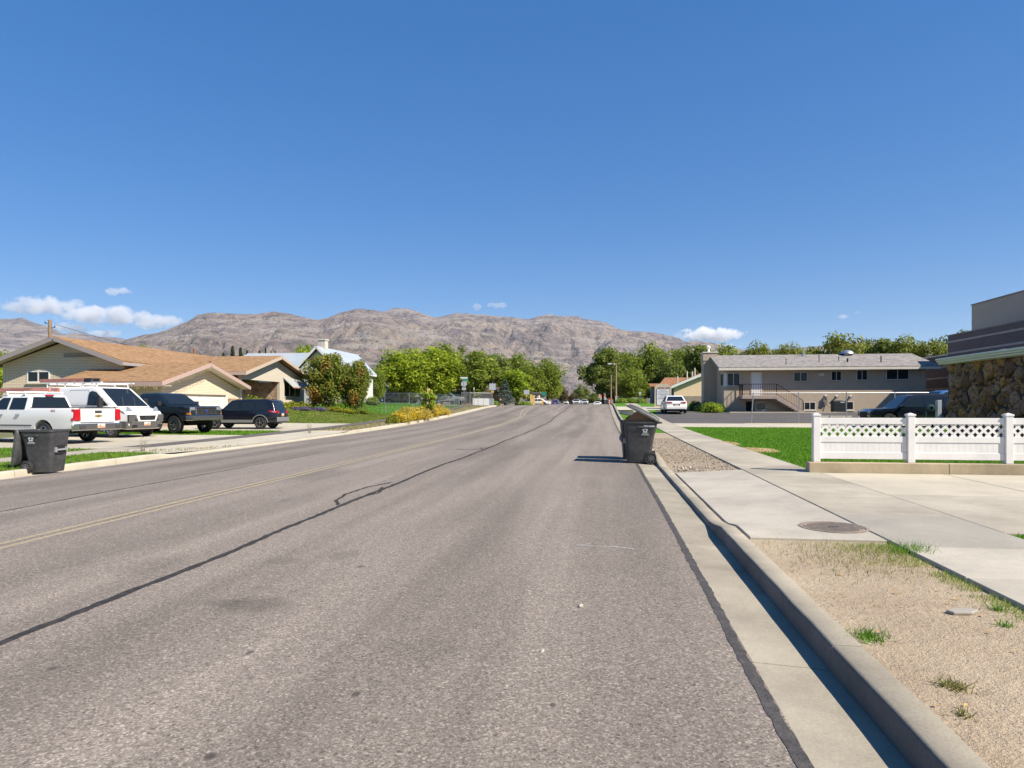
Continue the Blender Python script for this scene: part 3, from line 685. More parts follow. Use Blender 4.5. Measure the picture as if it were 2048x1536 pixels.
# entrance door, landing and stairs
LX0, LX1 = RX(1484, 58.3), RX(1553, 58.3); LZ = RZ(1512, 791, 58.9)
dr = MB(); fr.box(dr, RX(1504), RX(1521.5), LZ, RZ(1512, 746), .0, .03); dr = dr.build('door', WHITE, oh)
fr.box(q := MB(), RX(1501.5), RX(1504) - .004, LZ, RZ(1512, 744.5), -.01, .05); fr.box(q, RX(1521.5) + .004, RX(1524), LZ, RZ(1512, 744.5), -.01, .05)
fr.box(q, RX(1504), RX(1521.5), RZ(1512, 745.8), RZ(1512, 744), -.01, .05); q.build('frame', CREAM, dr)
MB().lathe([(.0, -.06), (.035, -.06), (.035, -.0)], 8, (RX(1520), YF - .03, LZ + 1.0), 'y').build('handle', STEEL, dr)
land_m = M('stair_fascia', (.34, .27, .23), .7, var=.12, vs=3)
MB().box(LX0, LX1, 58.2, YF - .003, LZ - .3, LZ).build('landing', land_m, oh, bevel=.02)
SX1 = RX(1603, 58.3); ns = 9
for i in range(ns):
    x = LX1 + (SX1 - LX1) * i / ns; z = LZ - (LZ - ZG) * (i + 1) / (ns + 1)
    MB().box(x, x + (SX1 - LX1) / ns * 1.25, 58.3, YF - .1, z - .06, z).build('step', land_m, oh)
MB().slab([(LX1, 58.2, LZ - .05), (LX1, 58.2, LZ - .38), (SX1 + .0, 58.2, ZG - .1), (SX1 + .25, 58.2, ZG + .08)], .07, (0, 1, 0)).build('stringer', land_m, oh); MB().slab([(LX1, YF - .1, LZ - .05), (LX1, YF - .1, LZ - .38), (SX1, YF - .1, ZG - .1), (SX1 + .25, YF - .1, ZG + .08)], .07, (0, 1, 0)).build('stringer', land_m, oh)
m = MB()
def railing(m, a, b, h=.95, n=14):
    a, b = Vector(a), Vector(b); up = Vector((0, 0, h))
    m.bar(a + up, b + up, .045); m.bar(a + up * .12, b + up * .12, .03)
    for i in range(n + 1):
        p = a + (b - a) * i / n; m.bar(p, p + up, .05 if i in (0, n) else .02)
railing(m, (LX0 + .04, 58.24, LZ), (LX1, 58.24, LZ), n=19); railing(m, (LX0 + .04, YF - .15, LZ), (LX0 + .04, 58.24, LZ), n=8)
railing(m, (LX1, 58.24, LZ), (SX1 + .1, 58.24, ZG + .05), n=16)
m.build('railing', DARKM, oh)
dr2 = MB(); fr.box(dr2, RX(1511), RX(1533), ZG - .02, RZ(1520, 804.5), 0, .03); dr2 = dr2.build('door', CREAM, oh)
for k in range(4):
    z = ZG + .08 + k * (RZ(1520, 804.5) - ZG - .1) / 4; fr.box(q := MB(), RX(1512.3), RX(1531.7), z, z + .3, .028, .05); q.build('panel', CREAM, dr2, bevel=.008, seg=1)
fr.box(q := MB(), RX(1492), RX(1507), ZG, RZ(1500, 803), -.0, .02); q.build('door', GLASS, oh)
# roof pipes, chimney, meter
for px, y0, y1, r in ((1572, 731, 720, .03), (1638, 726, 711, .03), (1677.5, 722, 713, .035), (1695, 725, 718, .07), (1762, 726, 714, .05), (1606, 709, 700, .12)):
    Y = 59.05 + (RZ(px, y0, 61.5) - 4.84) / 1.4 * 5.15; Y = min(Y, 64.0); p = W(px, y0, atY(px, Y)); z0 = 4.84 + (p.y - 59.05) / 5.15 * 1.4
    MB().tube((p.x, p.y, z0 - .1), (p.x, p.y, z0 + (y0 - y1) / FPX * 60), r, 8).build('vent_pipe', DARKM if r < .1 else STEEL, oh)
p = W(1692, 706, atY(1692, 64)); q = MB().lathe([(.3, -.15), (.3, .05), (.62, .08), (.55, .22), (.3, .4), (0, .45)], 14, (p.x, 63.8, 6.15)); q.build('roof_ventilator', STEEL, oh, smooth=40)
q = MB().box(XL - 1.15, XL - .003, 63.5, 64.9, ZG - .3, 6.3); q.box(XL - 1.2, XL + .1, 63.45, 64.95, 5.7, 6.42); ch = q.build('chimney', BRICK_R, oh)
MB().box(XL - 1.26, XL + .16, 63.39, 65.01, 6.425, 6.52).build('cap', CREAM, ch)
MB().lathe([(.17, 0), (.12, .1), (.1, .35), (.2, .45), (.2, .5), (.08, .62), (.0, .64)], 10, (XL - .6, 64.2, 6.52)).build('chimney_pot', WHITE, ch, smooth=40)
# wall fittings
fr.box(q := MB(), RX(1637), RX(1648), RZ(1640, 752), RZ(1640, 746), 0, .12); q.build('vent_hood', CREAM, oh, bevel=.02)
for px, py in ((1651, 792), (1673, 793), (1701, 793)):
    X, Z = RX(px), RZ(px, py); q = MB(); fr.box(q, X - .09, X + .09, Z - .09, Z + .09, 0, .05); q.tube(fr.p(X, Z, .05), fr.p(X, Z - .06, .24), .07, 8, .1); q.build('flood_light', WHITE, oh)
X = RX(1653); q = MB(); fr.box(q, X - .05, X + .05, ZG + .7, RZ(1650, 795), .0, .08); fr.box(q, X - .32, X - .06, ZG + .62, ZG + 1.05, .0, .16); q.lathe([(0, -.2), (.1, -.2), (.1, -.12)], 10, (X - .19, YF, ZG + .86), 'y')
q.path([fr.p(X, ZG + .7, .06), fr.p(X + .1, ZG + .45, .2), fr.p(X + .5, ZG + .3, .3)], .025); q.build('electric_meter', M('meter_grey', (.2, .17, .15), .5), oh)
fr.box(q := MB(), 26.7, 26.78, ZG, 4.5, .0, .08); q.build('downspout', BRICK_R, oh)

# ------------------------------------------------------------------ school block, dark brick with pale bands
sc = thing('school_block', 'dark brown brick school block with pale stripes behind the stone wall', 'building')
XS = 28.6
MB().box(XS, XS + 22, 22, 59.85, .2, 7.3).build('wall', BRICK_D, sc)
MB().box(XS - .04, XS + 22, 21.9, 59.9, 7.305, 7.4).build('parapet_cap', M('parapet', (.24, .2, .18), .6), sc)
for z in (6.8, 5.86, 4.92, 3.98, 3.04, 2.1):
    MB().box(XS - .02, XS - .001, 22, 59.87, z - .07, z + .07).build('band', BAND, sc)
MB().box(XS + .9, XS + 12, 60.0, 82, .2, 5.85).build('wall', BRICK_D, sc)
for z in (4.9, 3.95, 3.0): MB().box(XS + .88, XS + .899, 60, 82.02, z - .07, z + .07).build('band', BAND, sc)
MB().box(XS + .82, XS + 12, 60.05, 82.1, 5.855, 5.98).build('parapet_cap', CREAM, sc)
MB().box(XS + .78, XS + .875, 60.3, 60.42, .8, 5.8).build('downspout', CREAM, sc)
MB().box(33.2, 60, 24, 65.3, 7.41, 10.6).build('upper_wall', BLOCK, sc)
MB().box(33.14, 60, 23.9, 65.36, 10.605, 10.7).build('upper_cap', M('parapet', (.24, .2, .18), .6), sc)

# ------------------------------------------------------------------ house with the rubble stone wall at the right edge
st = thing('stone_house', 'low house with dark rubble stone wall and white gutter behind the white fence', 'house')
XW, Y0s, Y1s = 13.52, 15.5, 28.4; zb = zr(22) + .1
MORT = M('dark_mortar', (.05, .042, .033), .95, var=.3, vs=6, bump=.6, bs=30)
MB().box(XW + .06, 23, Y0s, Y1s - .0, zb - .3, 3.12).build('wall', MORT, st)
xe = 13.42
roof_plane(st, [(xe, Y1s + .2, 3.22), (xe, Y0s - .4, 3.22), (18.3, Y0s - .4, 3.75), (18.3, Y1s + .2, 3.75)], .1, SHG)
roof_plane(st, [(23.4, Y0s - .4, 3.22), (23.4, Y1s + .2, 3.22), (18.31, Y1s + .2, 3.75), (18.31, Y0s - .4, 3.75)], .1, SHG)
MB().box(xe + .02, 23.3, Y0s - .35, Y1s + .18, 3.125, 3.17).build('soffit', CREAM, st)
g = MB(); 
for z, w_, o in ((3.19, .10, 0), (3.27, .14, -.02), (3.345, .17, -.035)): g.box(xe - w_ + o, xe + .02, Y0s - .42, Y1s + .24, z - .04, z + .038)
g.build('eave_gutter', M('gutter_white', (.78, .70, .58), .45), st, bevel=.008, seg=1)
MB().box(xe + .5, xe + .8, 25.35, 25.6, 3.3, 3.5).build('roof_vent', STEEL, st)
STONE = N('rubble_stone'); _v = STONE.vec('Object'); _r = STONE.n('ObjectInfo').outputs['Random']
_c = STONE.ramp(_r, (0, (.42, .175, .085)), (.25, (.52, .27, .155)), (.45, (.62, .28, .08)), (.6, (.24, .10, .055)), (.8, (.58, .34, .23)), (1, (.46, .20, .08)))
_n = STONE.noise(STONE.vec('World'), 9, 6, .7)
STONE.col(STONE.mix(STONE.ramp(_n, (.42, 0.), (.68, .9)), _c, (.07, .05, .035))); STONE.set(Roughness=.9, Specular_IOR_Level=.2); STONE.bump(_n, 1.0, .05); STONE = STONE.m
stones = []
for k in range(5):
    bm = bmesh.new(); bmesh.ops.create_icosphere(bm, subdivisions=2, radius=1); r2 = random.Random(90 + k)
    ph = [Vector((r2.uniform(-1, 1), r2.uniform(-1, 1), r2.uniform(-1, 1))).normalized() for _ in range(12)]; cut = [r2.uniform(.5, .85) for _ in ph]
    for v in bm.verts:
        for h, c_ in zip(ph, cut):
            dd = v.co.dot(h)
            if dd > c_: v.co -= h * (dd - c_) * .85
    me = D.meshes.new('stone'); bm.to_mesh(me); bm.free(); me.materials.append(STONE); finish(me, 35); stones.append(me)
r2 = random.Random(4); placed = []; tries = 0
while tries < 9000 and len(placed) < 260:
    tries += 1; sz = r2.uniform(.24, .40) if tries < 160 else r2.uniform(.17, .3) if tries < 2500 else r2.uniform(.07, .15)
    y, z = r2.uniform(21.8, Y1s - .1), r2.uniform(zb, 3.05)
    if all((y - a) ** 2 + (z - b) ** 2 > (0.72 * (sz + c_)) ** 2 for a, b, c_ in placed): placed.append((y, z, sz))
for y, z, sz in placed:
    link('stone', r2.choice(stones), st, (XW + .07, min(y, Y1s - sz * .8), z), rot=(r2.uniform(0, 6.28), r2.uniform(-.2, .2), r2.uniform(-.2, .2)), scale=(min(.17, sz * .62), sz * r2.uniform(.95, 1.3), sz * r2.uniform(.85, 1.1)))

# ------------------------------------------------------------------ tan hall with the rust coloured roof, far right
th = thing('tan_hall', 'tan stucco hall with rust brown roof beside the shared sign board', 'building')
YT = 84.0; zt = land(12, YT) - .1; ft = Face((0, YT, 0), (1, 0, 0), (0, -1, 0))
Xe = RX(1338, YT); Xw = RX(1348, YT); sl_ = .42; zE = RZ(1338, 777, YT); Xr = Xe + 8
MB().slab([(Xw, YT, zt), (Xw + 16 - 2 * (Xw - Xe), YT, zt), (Xw + 16 - 2 * (Xw - Xe), YT, zE), (Xr, YT, zE + sl_ * 8 - .25), (Xw, YT, zE + .05)], .3, (0, 1, 0)).build('wall', M('tan_stucco', (.74, .53, .36), .85, var=.06, bump=.2), th)
ft.box(q := MB(), Xw - .01, Xw + 9, zt, RZ(1360, 792, YT), .0, .1); q.build('brick_base', brick_mat('pink_brick', (.33, .24, .19), (.27, .2, .16), (.36, .31, .26), .5, .18, .03), th)
MB().box(Xw + .02, Xw + 15, YT + .32, 95, zt, zE).build('rear_wall', M('grey_green_wall', (.12, .14, .13), .8), th)
roof_plane(th, [(Xe, 96, zE), (Xe, YT - .4, zE), (Xr, YT - .4, zE + sl_ * 8), (Xr, 96, zE + sl_ * 8)], .15, SHO)
roof_plane(th, [(Xr + 8, YT - .4, zE), (Xr + 8, 96, zE), (Xr + .01, 96, zE + sl_ * 8), (Xr + .01, YT - .4, zE + sl_ * 8)], .15, SHO)
boards(th, 'fascia', [((Xe, YT - .42, zE + .04), (Xr, YT - .42, zE + .04 + sl_ * 8))], .06, .3, WHITE)
xq = W(1328, 757, atY(1328, 96)).x
roof_plane(th, [(xq - 1.3, 93, zE + .2), (Xr - 3, 93, zE + .2), (Xr - 3, 97, RZ(1350, 757, 97)), (xq + .2, 97, RZ(1350, 757, 97))], .15, SHO)
for px, y0, y1 in ((1374, 756, 742), (1384.5, 754, 743), (1389.5, 750, 736), (1355, 758, 752)):
    d = atY(px, 90); p = W(px, y0, d); MB().tube((p.x, 90, p.z - .5), (p.x, 90, W(px, y1, d).z), .09, 8).build('vent_pipe', CREAM, th)
lw = thing('low_house', 'low house end with orange tiled roof showing behind the sign board', 'house', B(1309, 92))
lw.location.z -= .1
MB().box(-.3, .5, 0, 4, 0, 2.3).build('wall', M('shed_wall', (.16, .19, .2), .8), lw); MB().slab([(-.62, -.4, 2.35), (.7, -.4, 2.35), (.7, 2, 2.8), (-.62, 2, 2.8)], .12).build('roof', SHO, lw)

# ------------------------------------------------------------------ shared sign board
p = B(1326, 68); sg = thing('sign_board', 'tall tan directory sign board with white panels beside the white sedan', 'sign', p, R(-4))
SGM = M('sign_tan', (.55, .47, .34), .7, var=.06); ww = .84
MB().slab([(-ww, 0, -.1), (ww, 0, -.1), (ww, 0, 2.1), (.42, 0, 2.4), (-.42, 0, 2.4), (-ww, 0, 2.1)], .28, (0, 1, 0)).build('frame', SGM, sg)
MB().box(-.68, .64, -.015, -.002, .2, 1.85).build('backing', M('sign_brown', (.09, .07, .055), .7), sg)
PANEL = M('sign_panel', (.7, .71, .70), .35)
for z0, z1, rows in ((1.32, 1.83, ((1.72, .5), (1.58, .9), (1.44, .8))), (.86, 1.29, ((1.2, .5), (1.06, .8), (.93, .75))), (.24, .83, ((.7, .3), (.5, .6)))):
    pn = MB().box(-.62, .62, -.03, -.016, z0, z1).build('panel', PANEL, sg)
    for z, l in rows[:3 if z0 > .5 else 0]:
        q = MB(); x = -l * .6
        while x < l * .55: ln = rnd.uniform(.05, .16); q.box(x, min(x + ln, l * .6), -.034, -.031, z - .028, z + .028); x += ln + .03
        q.build('print', M('sign_print', (.25, .27, .3), .6), pn)
q = MB(); x = -.55
while x < .6: ln = rnd.uniform(.06, .12); q.box(x, x + ln, -.012, -.003, 1.93, 2.03); x += ln + .02 + (.12 if abs(x) < .07 else 0)
q.build('heading', M('sign_heading', (.16, .1, .05), .6), sg)

# ------------------------------------------------------------------ brown roofed brick house, left
bh = thing('brick_house', 'rambling cream brick house with orange brown shingle roof and garage behind the parked vehicles', 'house')
zL = .02
MBW = lambda pts, t, n: MB().slab(pts, t, n)
# main block, gable end facing the viewer
XA, XB, XRg, YG, YE = -39.9, -31.0, -35.45, 39.7, 57.0
m = MBW([(XA, YG, zL - .3), (XB, YG, zL - .3), (XB, YG, 4.3), (XRg, YG, 5.7), (XA, YG, 4.3)], .3, (0, 1, 0))
m.box(XB - .3, XB, YG + .3, YE, zL - .3, 4.3); m.box(XA, XA + .3, YG + .3, YE, zL - .3, 4.3); m.build('wall', BRICK_L, bh)
for sgn in (1, -1):
    xe_ = XRg + sgn * 4.95; roof_plane(bh, [(xe_, YG - .75, 4.26), (xe_, YE, 4.26), (XRg + sgn * .005, YE, 5.94), (XRg + sgn * .005, YG - .75, 5.94)][::sgn], .14, SHT)
    for sg_ in [((xe_, YG - .78, 4.22), (XRg, YG - .78, 5.9))]: boards(bh, 'fascia', [sg_], .05, .26, M('grey_trim', (.30, .27, .26), .6))
    boards(bh, 'eave_board', [((xe_, YG - .75, 4.22), (xe_, YE, 4.22))], .06, .2, M('grey_trim', (.30, .27, .26), .6))
    MB().slab([(xe_, YG - .73, 4.2), (XRg, YG - .73, 5.86), (XRg, YG, 5.86), (xe_, YG, 4.2)][::sgn], -.03).build('soffit', CREAM, bh)
fm_ = Face((0, YG, 0), (1, 0, 0), (0, -1, 0)); wx0, wx1 = W(54, 0, atY(54, YG)).x, W(100, 0, atY(100, YG)).x
window(bh, fm_, wx0, wx1, 3.05, 3.85, 2, WHITE, .09, sill=BRICK_L)
q = MB(); fm_.box(q, XRg - .05, XRg + 3.4, 5.0, 5.02, -.01, .02); 
fm_.box(q := MB(), XRg + .1, XRg + 2.6, 4.72, 5.0, -.005, .02); q.build('soldier_course', brick_mat('soldier', (.42, .37, .29), (.38, .33, .26), (.2, .17, .14), .1, .3, .02), bh)
# garage wing
YR = 41.5; xg = -26.0; zGe, zGr = 2.86, 4.29
roof_plane(bh, [(-33.4, 36.5, zGe), (xg, 36.5, zGe), (xg, YR, zGr), (-33.4, YR, zGr)], .13, SHT)
roof_plane(bh, [(xg, 46.5, zGe), (-31, 46.5, zGe), (-31, YR + .005, zGr), (xg, YR + .005, zGr)], .13, SHT)
for sg_ in [((xg + .03, 36.45, zGe - .04), (xg + .03, YR, zGr - .04)), ((xg + .03, 46.55, zGe - .04), (xg + .03, YR, zGr - .04)), ((-33.4, 36.45, zGe - .03), (xg, 36.45, zGe - .03))]: boards(bh, 'fascia', [sg_], .05, .24, M('pink_trim', (.42, .30, .26), .6))
for a, b in ((36.55, YR), (46.45, YR)):
    MB().slab([(xg, a, zGe - .1), (xg, b, zGr - .1), (-26.7, b, zGr - .1), (-26.7, a, zGe - .1)][::(1 if a < b else -1)], -.03).build('soffit', CREAM, bh)
MB().box(-33.3, xg, 36.55, 37.4, zGe - .16, zGe - .1).build('soffit', CREAM, bh)
gf_ = Face((-26.7, 0, 0), (0, 1, 0), (1, 0, 0)); dy0, dy1, dz1 = 38.55, 44.6, 2.28
m = MBW([(-26.7, 37.4, dz1), (-26.7, 46.3, dz1), (-26.7, 46.3, 2.7), (-26.7, YR + .05, 4.12), (-26.7, 37.4, 2.7)], .25, (-1, 0, 0))
m.box(-26.95, -26.7, 37.4, dy0, zL - .3, dz1 - .003).box(-26.95, -26.7, dy1, 46.3, zL - .3, dz1 - .003).box(-33, -26.955, 37.4, 37.65, zL - .3, 2.76); m.build('wall', BRICK_L, bh)
FLAG = N('flagstone'); _v = FLAG.vec('Object'); _vo = FLAG.n('TexVoronoi', Scale=2.6); FLAG.t.links.new(_v, _vo.inputs['Vector']); _ve = FLAG.n('TexVoronoi', Scale=2.6, _feature='DISTANCE_TO_EDGE'); FLAG.t.links.new(_v, _ve.inputs['Vector'])
_h = FLAG.n('SeparateColor'); FLAG.t.links.new(_vo.outputs['Color'], _h.inputs[0])
FLAG.col(FLAG.mix(FLAG.ramp(_ve.outputs['Distance'], (.03, 1.), (.07, 0.)), FLAG.ramp(_h.outputs[0], (0, (.30, .17, .09)), (.3, (.38, .27, .17)), (.55, (.25, .11, .055)), (.8, (.42, .33, .22)), (1, (.2, .13, .08))), (.3, .27, .22)))
FLAG.set(Roughness=.85); FLAG.bump(FLAG.math('MINIMUM', _ve.outputs['Distance'], .1), 1, .2); FLAG = FLAG.m
for a, b in ((37.42, dy0 - .05), (dy1 + .05, 46.28)):
    MB().box(-26.69, -26.62, a, b, zL - .1, 2.05).build('stone_facing', FLAG, bh)
gd = MB().box(-26.9, -26.86, dy0, dy1, zL - .1, dz1).build('garage_door', M('garage_white', (.66, .62, .55), .5), bh)
for k in range(4):
    for j in range(4):
        wj = (dy1 - dy0 - .12) / 4; z = zL + .06 + k * .55
        MB().box(-26.858, -26.84, dy0 + .06 + j * wj + .05, dy0 + .06 + (j + 1) * wj - .05, z + .06, z + .49).build('panel', M('garage_white', (.66, .62, .55), .5), gd, bevel=.01, seg=1)
MB().box(-26.85, -26.66, dy0 - .04, dy0 + .05, zL, dz1 + .05).box(-26.85, -26.66, dy1 - .05, dy1 + .04, zL, dz1 + .05).build('door_trim', WHITE, bh)
r3 = random.Random(8); m = MB()
for i in range(60):
    x = -33.2 + i * .12; m.bar((x, 36.4, zGe - .12), (x + r3.uniform(-.05, .05), 36.4, zGe - .12 - r3.uniform(.08, .3)), .03)
for i in range(40):
    y = 36.6 + i * .125; z = zGe - .15 + (zGr - zGe) * i / 40; m.bar((xg + .06, y, z), (xg + .06, y + r3.uniform(-.05, .05), z - r3.uniform(.05, .25)), .025)
m.build('icicle_lights', M('bulb_tan', (.3, .25, .16), .5), bh)
# right wing with porch
Yp, y0w, y1w, zPe, zPr = 51.5, 45.9, 57.2, 3.93, 5.5
roof_plane(bh, [(-35.4, y0w, zPe), (xg, y0w, zPe), (xg, Yp, zPr), (-35.4, Yp, zPr)], .13, SHT)
roof_plane(bh, [(xg, y1w, zPe), (-35.4, y1w, zPe), (-35.4, Yp + .005, zPr), (xg, Yp + .005, zPr)], .13, SHT)
for sg_ in [((xg + .03, y0w - .05, zPe - .03), (xg + .03, Yp, zPr - .03)), ((xg + .03, y1w + .05, zPe - .03), (xg + .03, Yp, zPr - .03)), ((-31, y0w - .04, zPe - .02), (xg, y0w - .04, zPe - .02))]: boards(bh, 'fascia', [sg_], .05, .24, M('tan_trim', (.45, .36, .28), .6))
CREAMW = brick_mat('cream_painted_brick', (.56, .50, .40), (.54, .48, .385), (.48, .42, .34), .42, .105, .015, .5)
MBW([(-26.6, 46.3, 3.5), (-26.6, 52.3, 3.5), (-26.6, 56.9, 3.5), (-26.6, 56.9, 3.8), (-26.6, Yp, 5.35), (-26.6, 46.3, 3.85)], .25, (-1, 0, 0)).box(-26.85, -26.6, 52.3, 56.9, .6, 3.497).build('wall', CREAMW, bh)
MB().box(-29.5, -26.86, 56.65, 56.9, .6, 3.8).box(-35, -29.2, 46.3, 46.55, 0, 3.8).build('wall', CREAMW, bh)
MB().box(-29.2, -28.9, 46.6, 52.3, .6, 3.5).box(-28.9, -26.86, 52.32, 52.6, .6, 3.49).build('porch_wall', FLAG, bh)
MB().box(-28.9, -26.6, 46.3, 52.3, .9, 1.25).build('porch_floor', CONC_L, bh)
MB().box(-26.75, -26.62, 46.35, 46.47, 1.25, 3.5).build('downspout', WHITE, bh)
wf = Face((-26.6, 0, 0), (0, 1, 0), (1, 0, 0)); window(bh, wf, 53.0, 56.1, 2.25, 3.75, 3, CREAM, .07)
pf = Face((-28.9, 0, 0), (0, 1, 0), (1, 0, 0)); window(bh, pf, 47.4, 48.9, 1.9, 3.3, 1, CREAM, .07)
AW = M('awning_metal', (.50, .52, .50), .4, .3, var=.1, vs=2)
aw = MB().slab([(-26.58, 52.9, 3.9), (-26.58, 56.3, 3.9), (-25.7, 56.3, 3.1), (-25.7, 52.9, 3.1)], .03).build('awning', AW, bh)
boards(aw, 'valance', [((-25.69, 52.9, 3.05), (-25.69, 56.3, 3.05))], .03, .09, M('valance_red', (.4, .2, .15), .6))
q = MB().tube((-30, 47.8, 4.35), (-30, 47.8, 4.95), .05, 8); q.lathe([(.16, 0), (.06, .08)], 8, (-30, 47.8, 4.5)); q.build('vent_pipe', DARKM, bh)
MB().tube((-38, 58, 4), (-38, 58, 6.9), .12, 8).build('flue', M('rust', (.24, .11, .06), .8), bh)

# ------------------------------------------------------------------ white cottage with pale metal roof
wh = thing('white_cottage', 'white steep roofed cottage with pale blue grey metal roof and square chimney', 'house')
WS = N('white_siding'); _z = WS.n('SeparateXYZ'); WS.t.links.new(WS.vec('Object'), _z.inputs[0]); _f = WS.math('FRACT', WS.math('MULTIPLY', _z.outputs[2], 6.5))
WS.col((.62, .61, .57)); WS.set(Roughness=.6); WS.bump(_f, .6, .03); WS = WS.m
MR = N('pale_metal_roof'); MR.col(MR.mix(MR.ramp(MR.noise(MR.vec('Object'), .6, 4), (.4, 0.), (.7, 1.)), (.36, .41, .44), (.43, .47, .49))); MR.set(Roughness=.5, Metallic=.15); MR = MR.m
xr, yn, yf_, ze, zp = -29.3, 66.0, 77.0, 5.16, 7.64; zg = 1.1
MBW([(-31.5, yn, zg), (-27.15, yn, zg), (-27.15, yn, 5.3), (xr, yn, 7.4), (-31.5, yn, 5.3)], .25, (0, 1, 0)).box(-27.4, -27.15, yn + .25, yf_ - .4, zg, 5.3).build('wall', WS, wh)
for sgn in (1, -1):
    xe_ = xr + sgn * 2.45; roof_plane(wh, [(xe_, yn - .5, ze), (xe_, yf_, ze), (xr + sgn * .005, yf_, zp), (xr + sgn * .005, yn - .5, zp)][::sgn], .1, MR)
    for sg_ in [((xe_, yn - .53, ze - .02), (xr, yn - .53, zp - .02)), ((xe_ + sgn * .02, yn - .5, ze - .03), (xe_ + sgn * .02, yf_, ze - .03))]: boards(wh, 'fascia', [sg_], .05, .22, WHITE)
roof_plane(wh, [(-40, 66.2, 5.0), (xr - .6, 66.2, 5.0), (xr - .6, 71, 7.35), (-40, 71, 7.35)], .1, MR); roof_plane(wh, [(xr - .6, 75.8, 5.0), (-40, 75.8, 5.0), (-40, 71.005, 7.35), (xr - .6, 71.005, 7.35)], .1, MR)
MB().box(-39.6, -31.6, 66.8, 75, zg, 5.2).build('rear_wall', WS, wh)
boards(wh, 'ridge_cap', [((-40, 71, 7.46), (xr - .5, 71, 7.46))], .16, .05, WHITE)
c_ = MB().box(-29.75, -28.95, 66.9, 67.7, 6.3, 8.45).build('chimney', M('chimney_cream', (.52, .47, .40), .8, var=.1), wh)
MB().box(-29.82, -28.88, 66.83, 67.77, 8.455, 8.58).build('cap', CREAM, c_)
# low porch roof, door and steps
roof_plane(wh, [(-25.1, 65.6, 4.1), (-25.1, 69.6, 4.1), (-27.1, 69.6, 5.0), (-27.1, 65.6, 5.0)], .1, MR)
MB().box(-25.35, -25.2, 65.8, 65.95, 1.5, 4.05).box(-25.35, -25.2, 69.2, 69.35, 1.5, 4.05).build('porch_post', WHITE, wh)
cf = Face((-27.15, 0, 0), (0, 1, 0), (1, 0, 0)); window(wh, cf, 71.5, 73.2, 3.0, 4.5, 1, WHITE, .09, hor=1)
MB().box(-27.14, -27.08, 67.1, 68.1, 2.26, 4.3).build('door', M('blue_door', (.35, .45, .5), .5), wh)
nf = Face((0, yn, 0), (1, 0, 0), (0, -1, 0)); window(wh, nf, -30, -28.6, 3.0, 4.6, 2, WHITE, .08, hor=1)
for i in range(4): MB().box(-27.1 + i * .42, -26.7 + i * .42 + (.0 if i else 0), 66.0, 70.2, 1.5, 2.25 - i * .16).build('step', CONC_L, wh)

# ------------------------------------------------------------------ white block house showing behind the roof, distant houses
p = B(515, 92); wb = thing('white_block', 'square white stair tower rising behind the brown roof and conifers', 'building', p)
MB().box(-1.0, 1.0, 0, 2.2, 0, 6.6).build('wall', M('white_stucco', (.64, .65, .66), .8), wb); MB().box(-1.06, .5, -.05, 2.25, 6.605, 6.75).build('parapet', WHITE, wb)
p = B(1188, 330); fh = thing('distant_house', 'low grey roofed house at the far end of the street beyond the crest', 'house', p)
fh.location.z = 1.5
MB().box(-8, 8, 0, 8, 0, 2.9).build('wall', M('far_wall', (.34, .31, .27), .8), fh); MB().slab([(-9, -1, 2.9), (9, -1, 2.9), (7, 4, 5.0), (-7, 4, 5.0)], .2).slab([(9, 9, 2.9), (-9, 9, 2.9), (-7, 4.01, 5.0), (7, 4.01, 5.0)], .2).build('roof', SHG, fh)
ff = Face((0, 0, 0), (1, 0, 0), (0, -1, 0)); window(fh, ff, -5, -3, 1, 2.2, 2, WHITE); window(fh, ff, 2, 5, 1, 2.2, 2, WHITE)
p = B(955, 118); oh2 = thing('orange_house', 'low house with orange brick wall under the green tree at the corner', 'house', p)
q = MB().box(-3.5, 3.5, 0, 6, -.4, 2.0); q.build('wall', M('orange_wall', (.42, .24, .13), .8), oh2); MB().slab([(-4.2, -.8, 2.0), (4.2, -.8, 2.0), (4.2, 3, 3.0), (-4.2, 3, 3.0)], .15).build('roof', M('maroon_roof', (.09, .055, .045), .8), oh2)
p = B(1062, 128); oh3 = thing('cream_house', 'small cream house front half hidden by the trees beyond the crest', 'house', p)
MB().box(.3, 1.5, 0, 3, -.4, 2.4).build('wall', M('cream_wall', (.5, .44, .36), .8), oh3); MB().box(.1, 1.8, -.4, 3.3, 2.41, 2.6).build('roof', M('slate_roof', (.16, .17, .19), .8), oh3)
ff = Face((0, 0, 0), (1, 0, 0), (0, -1, 0)); window(oh3, ff, .55, 1.2, 1.0, 1.8, 1, WHITE)
p = B(768, 112); gb = thing('garage_shed', 'pale shed with blue grey gable behind the chain link fence', 'shed', p)
MB().slab([(-3.2, 0, -.3), (3.2, 0, -.3), (3.2, 0, 1.8), (0, 0, 3.0), (-3.2, 0, 1.8)], 5, (0, 1, 0)).build('wall', M('shed_pale', (.45, .43, .42), .8), gb)
MB().slab([(0, -.4, 3.05), (3.7, -.4, 1.65), (3.7, 5.4, 1.65), (0, 5.4, 3.05)], .12).slab([(-3.7, -.4, 1.65), (-.01, -.4, 3.05), (-.01, 5.4, 3.05), (-3.7, 5.4, 1.65)], .12).build('roof', M('blue_grey_roof', (.14, .17, .24), .6), gb)
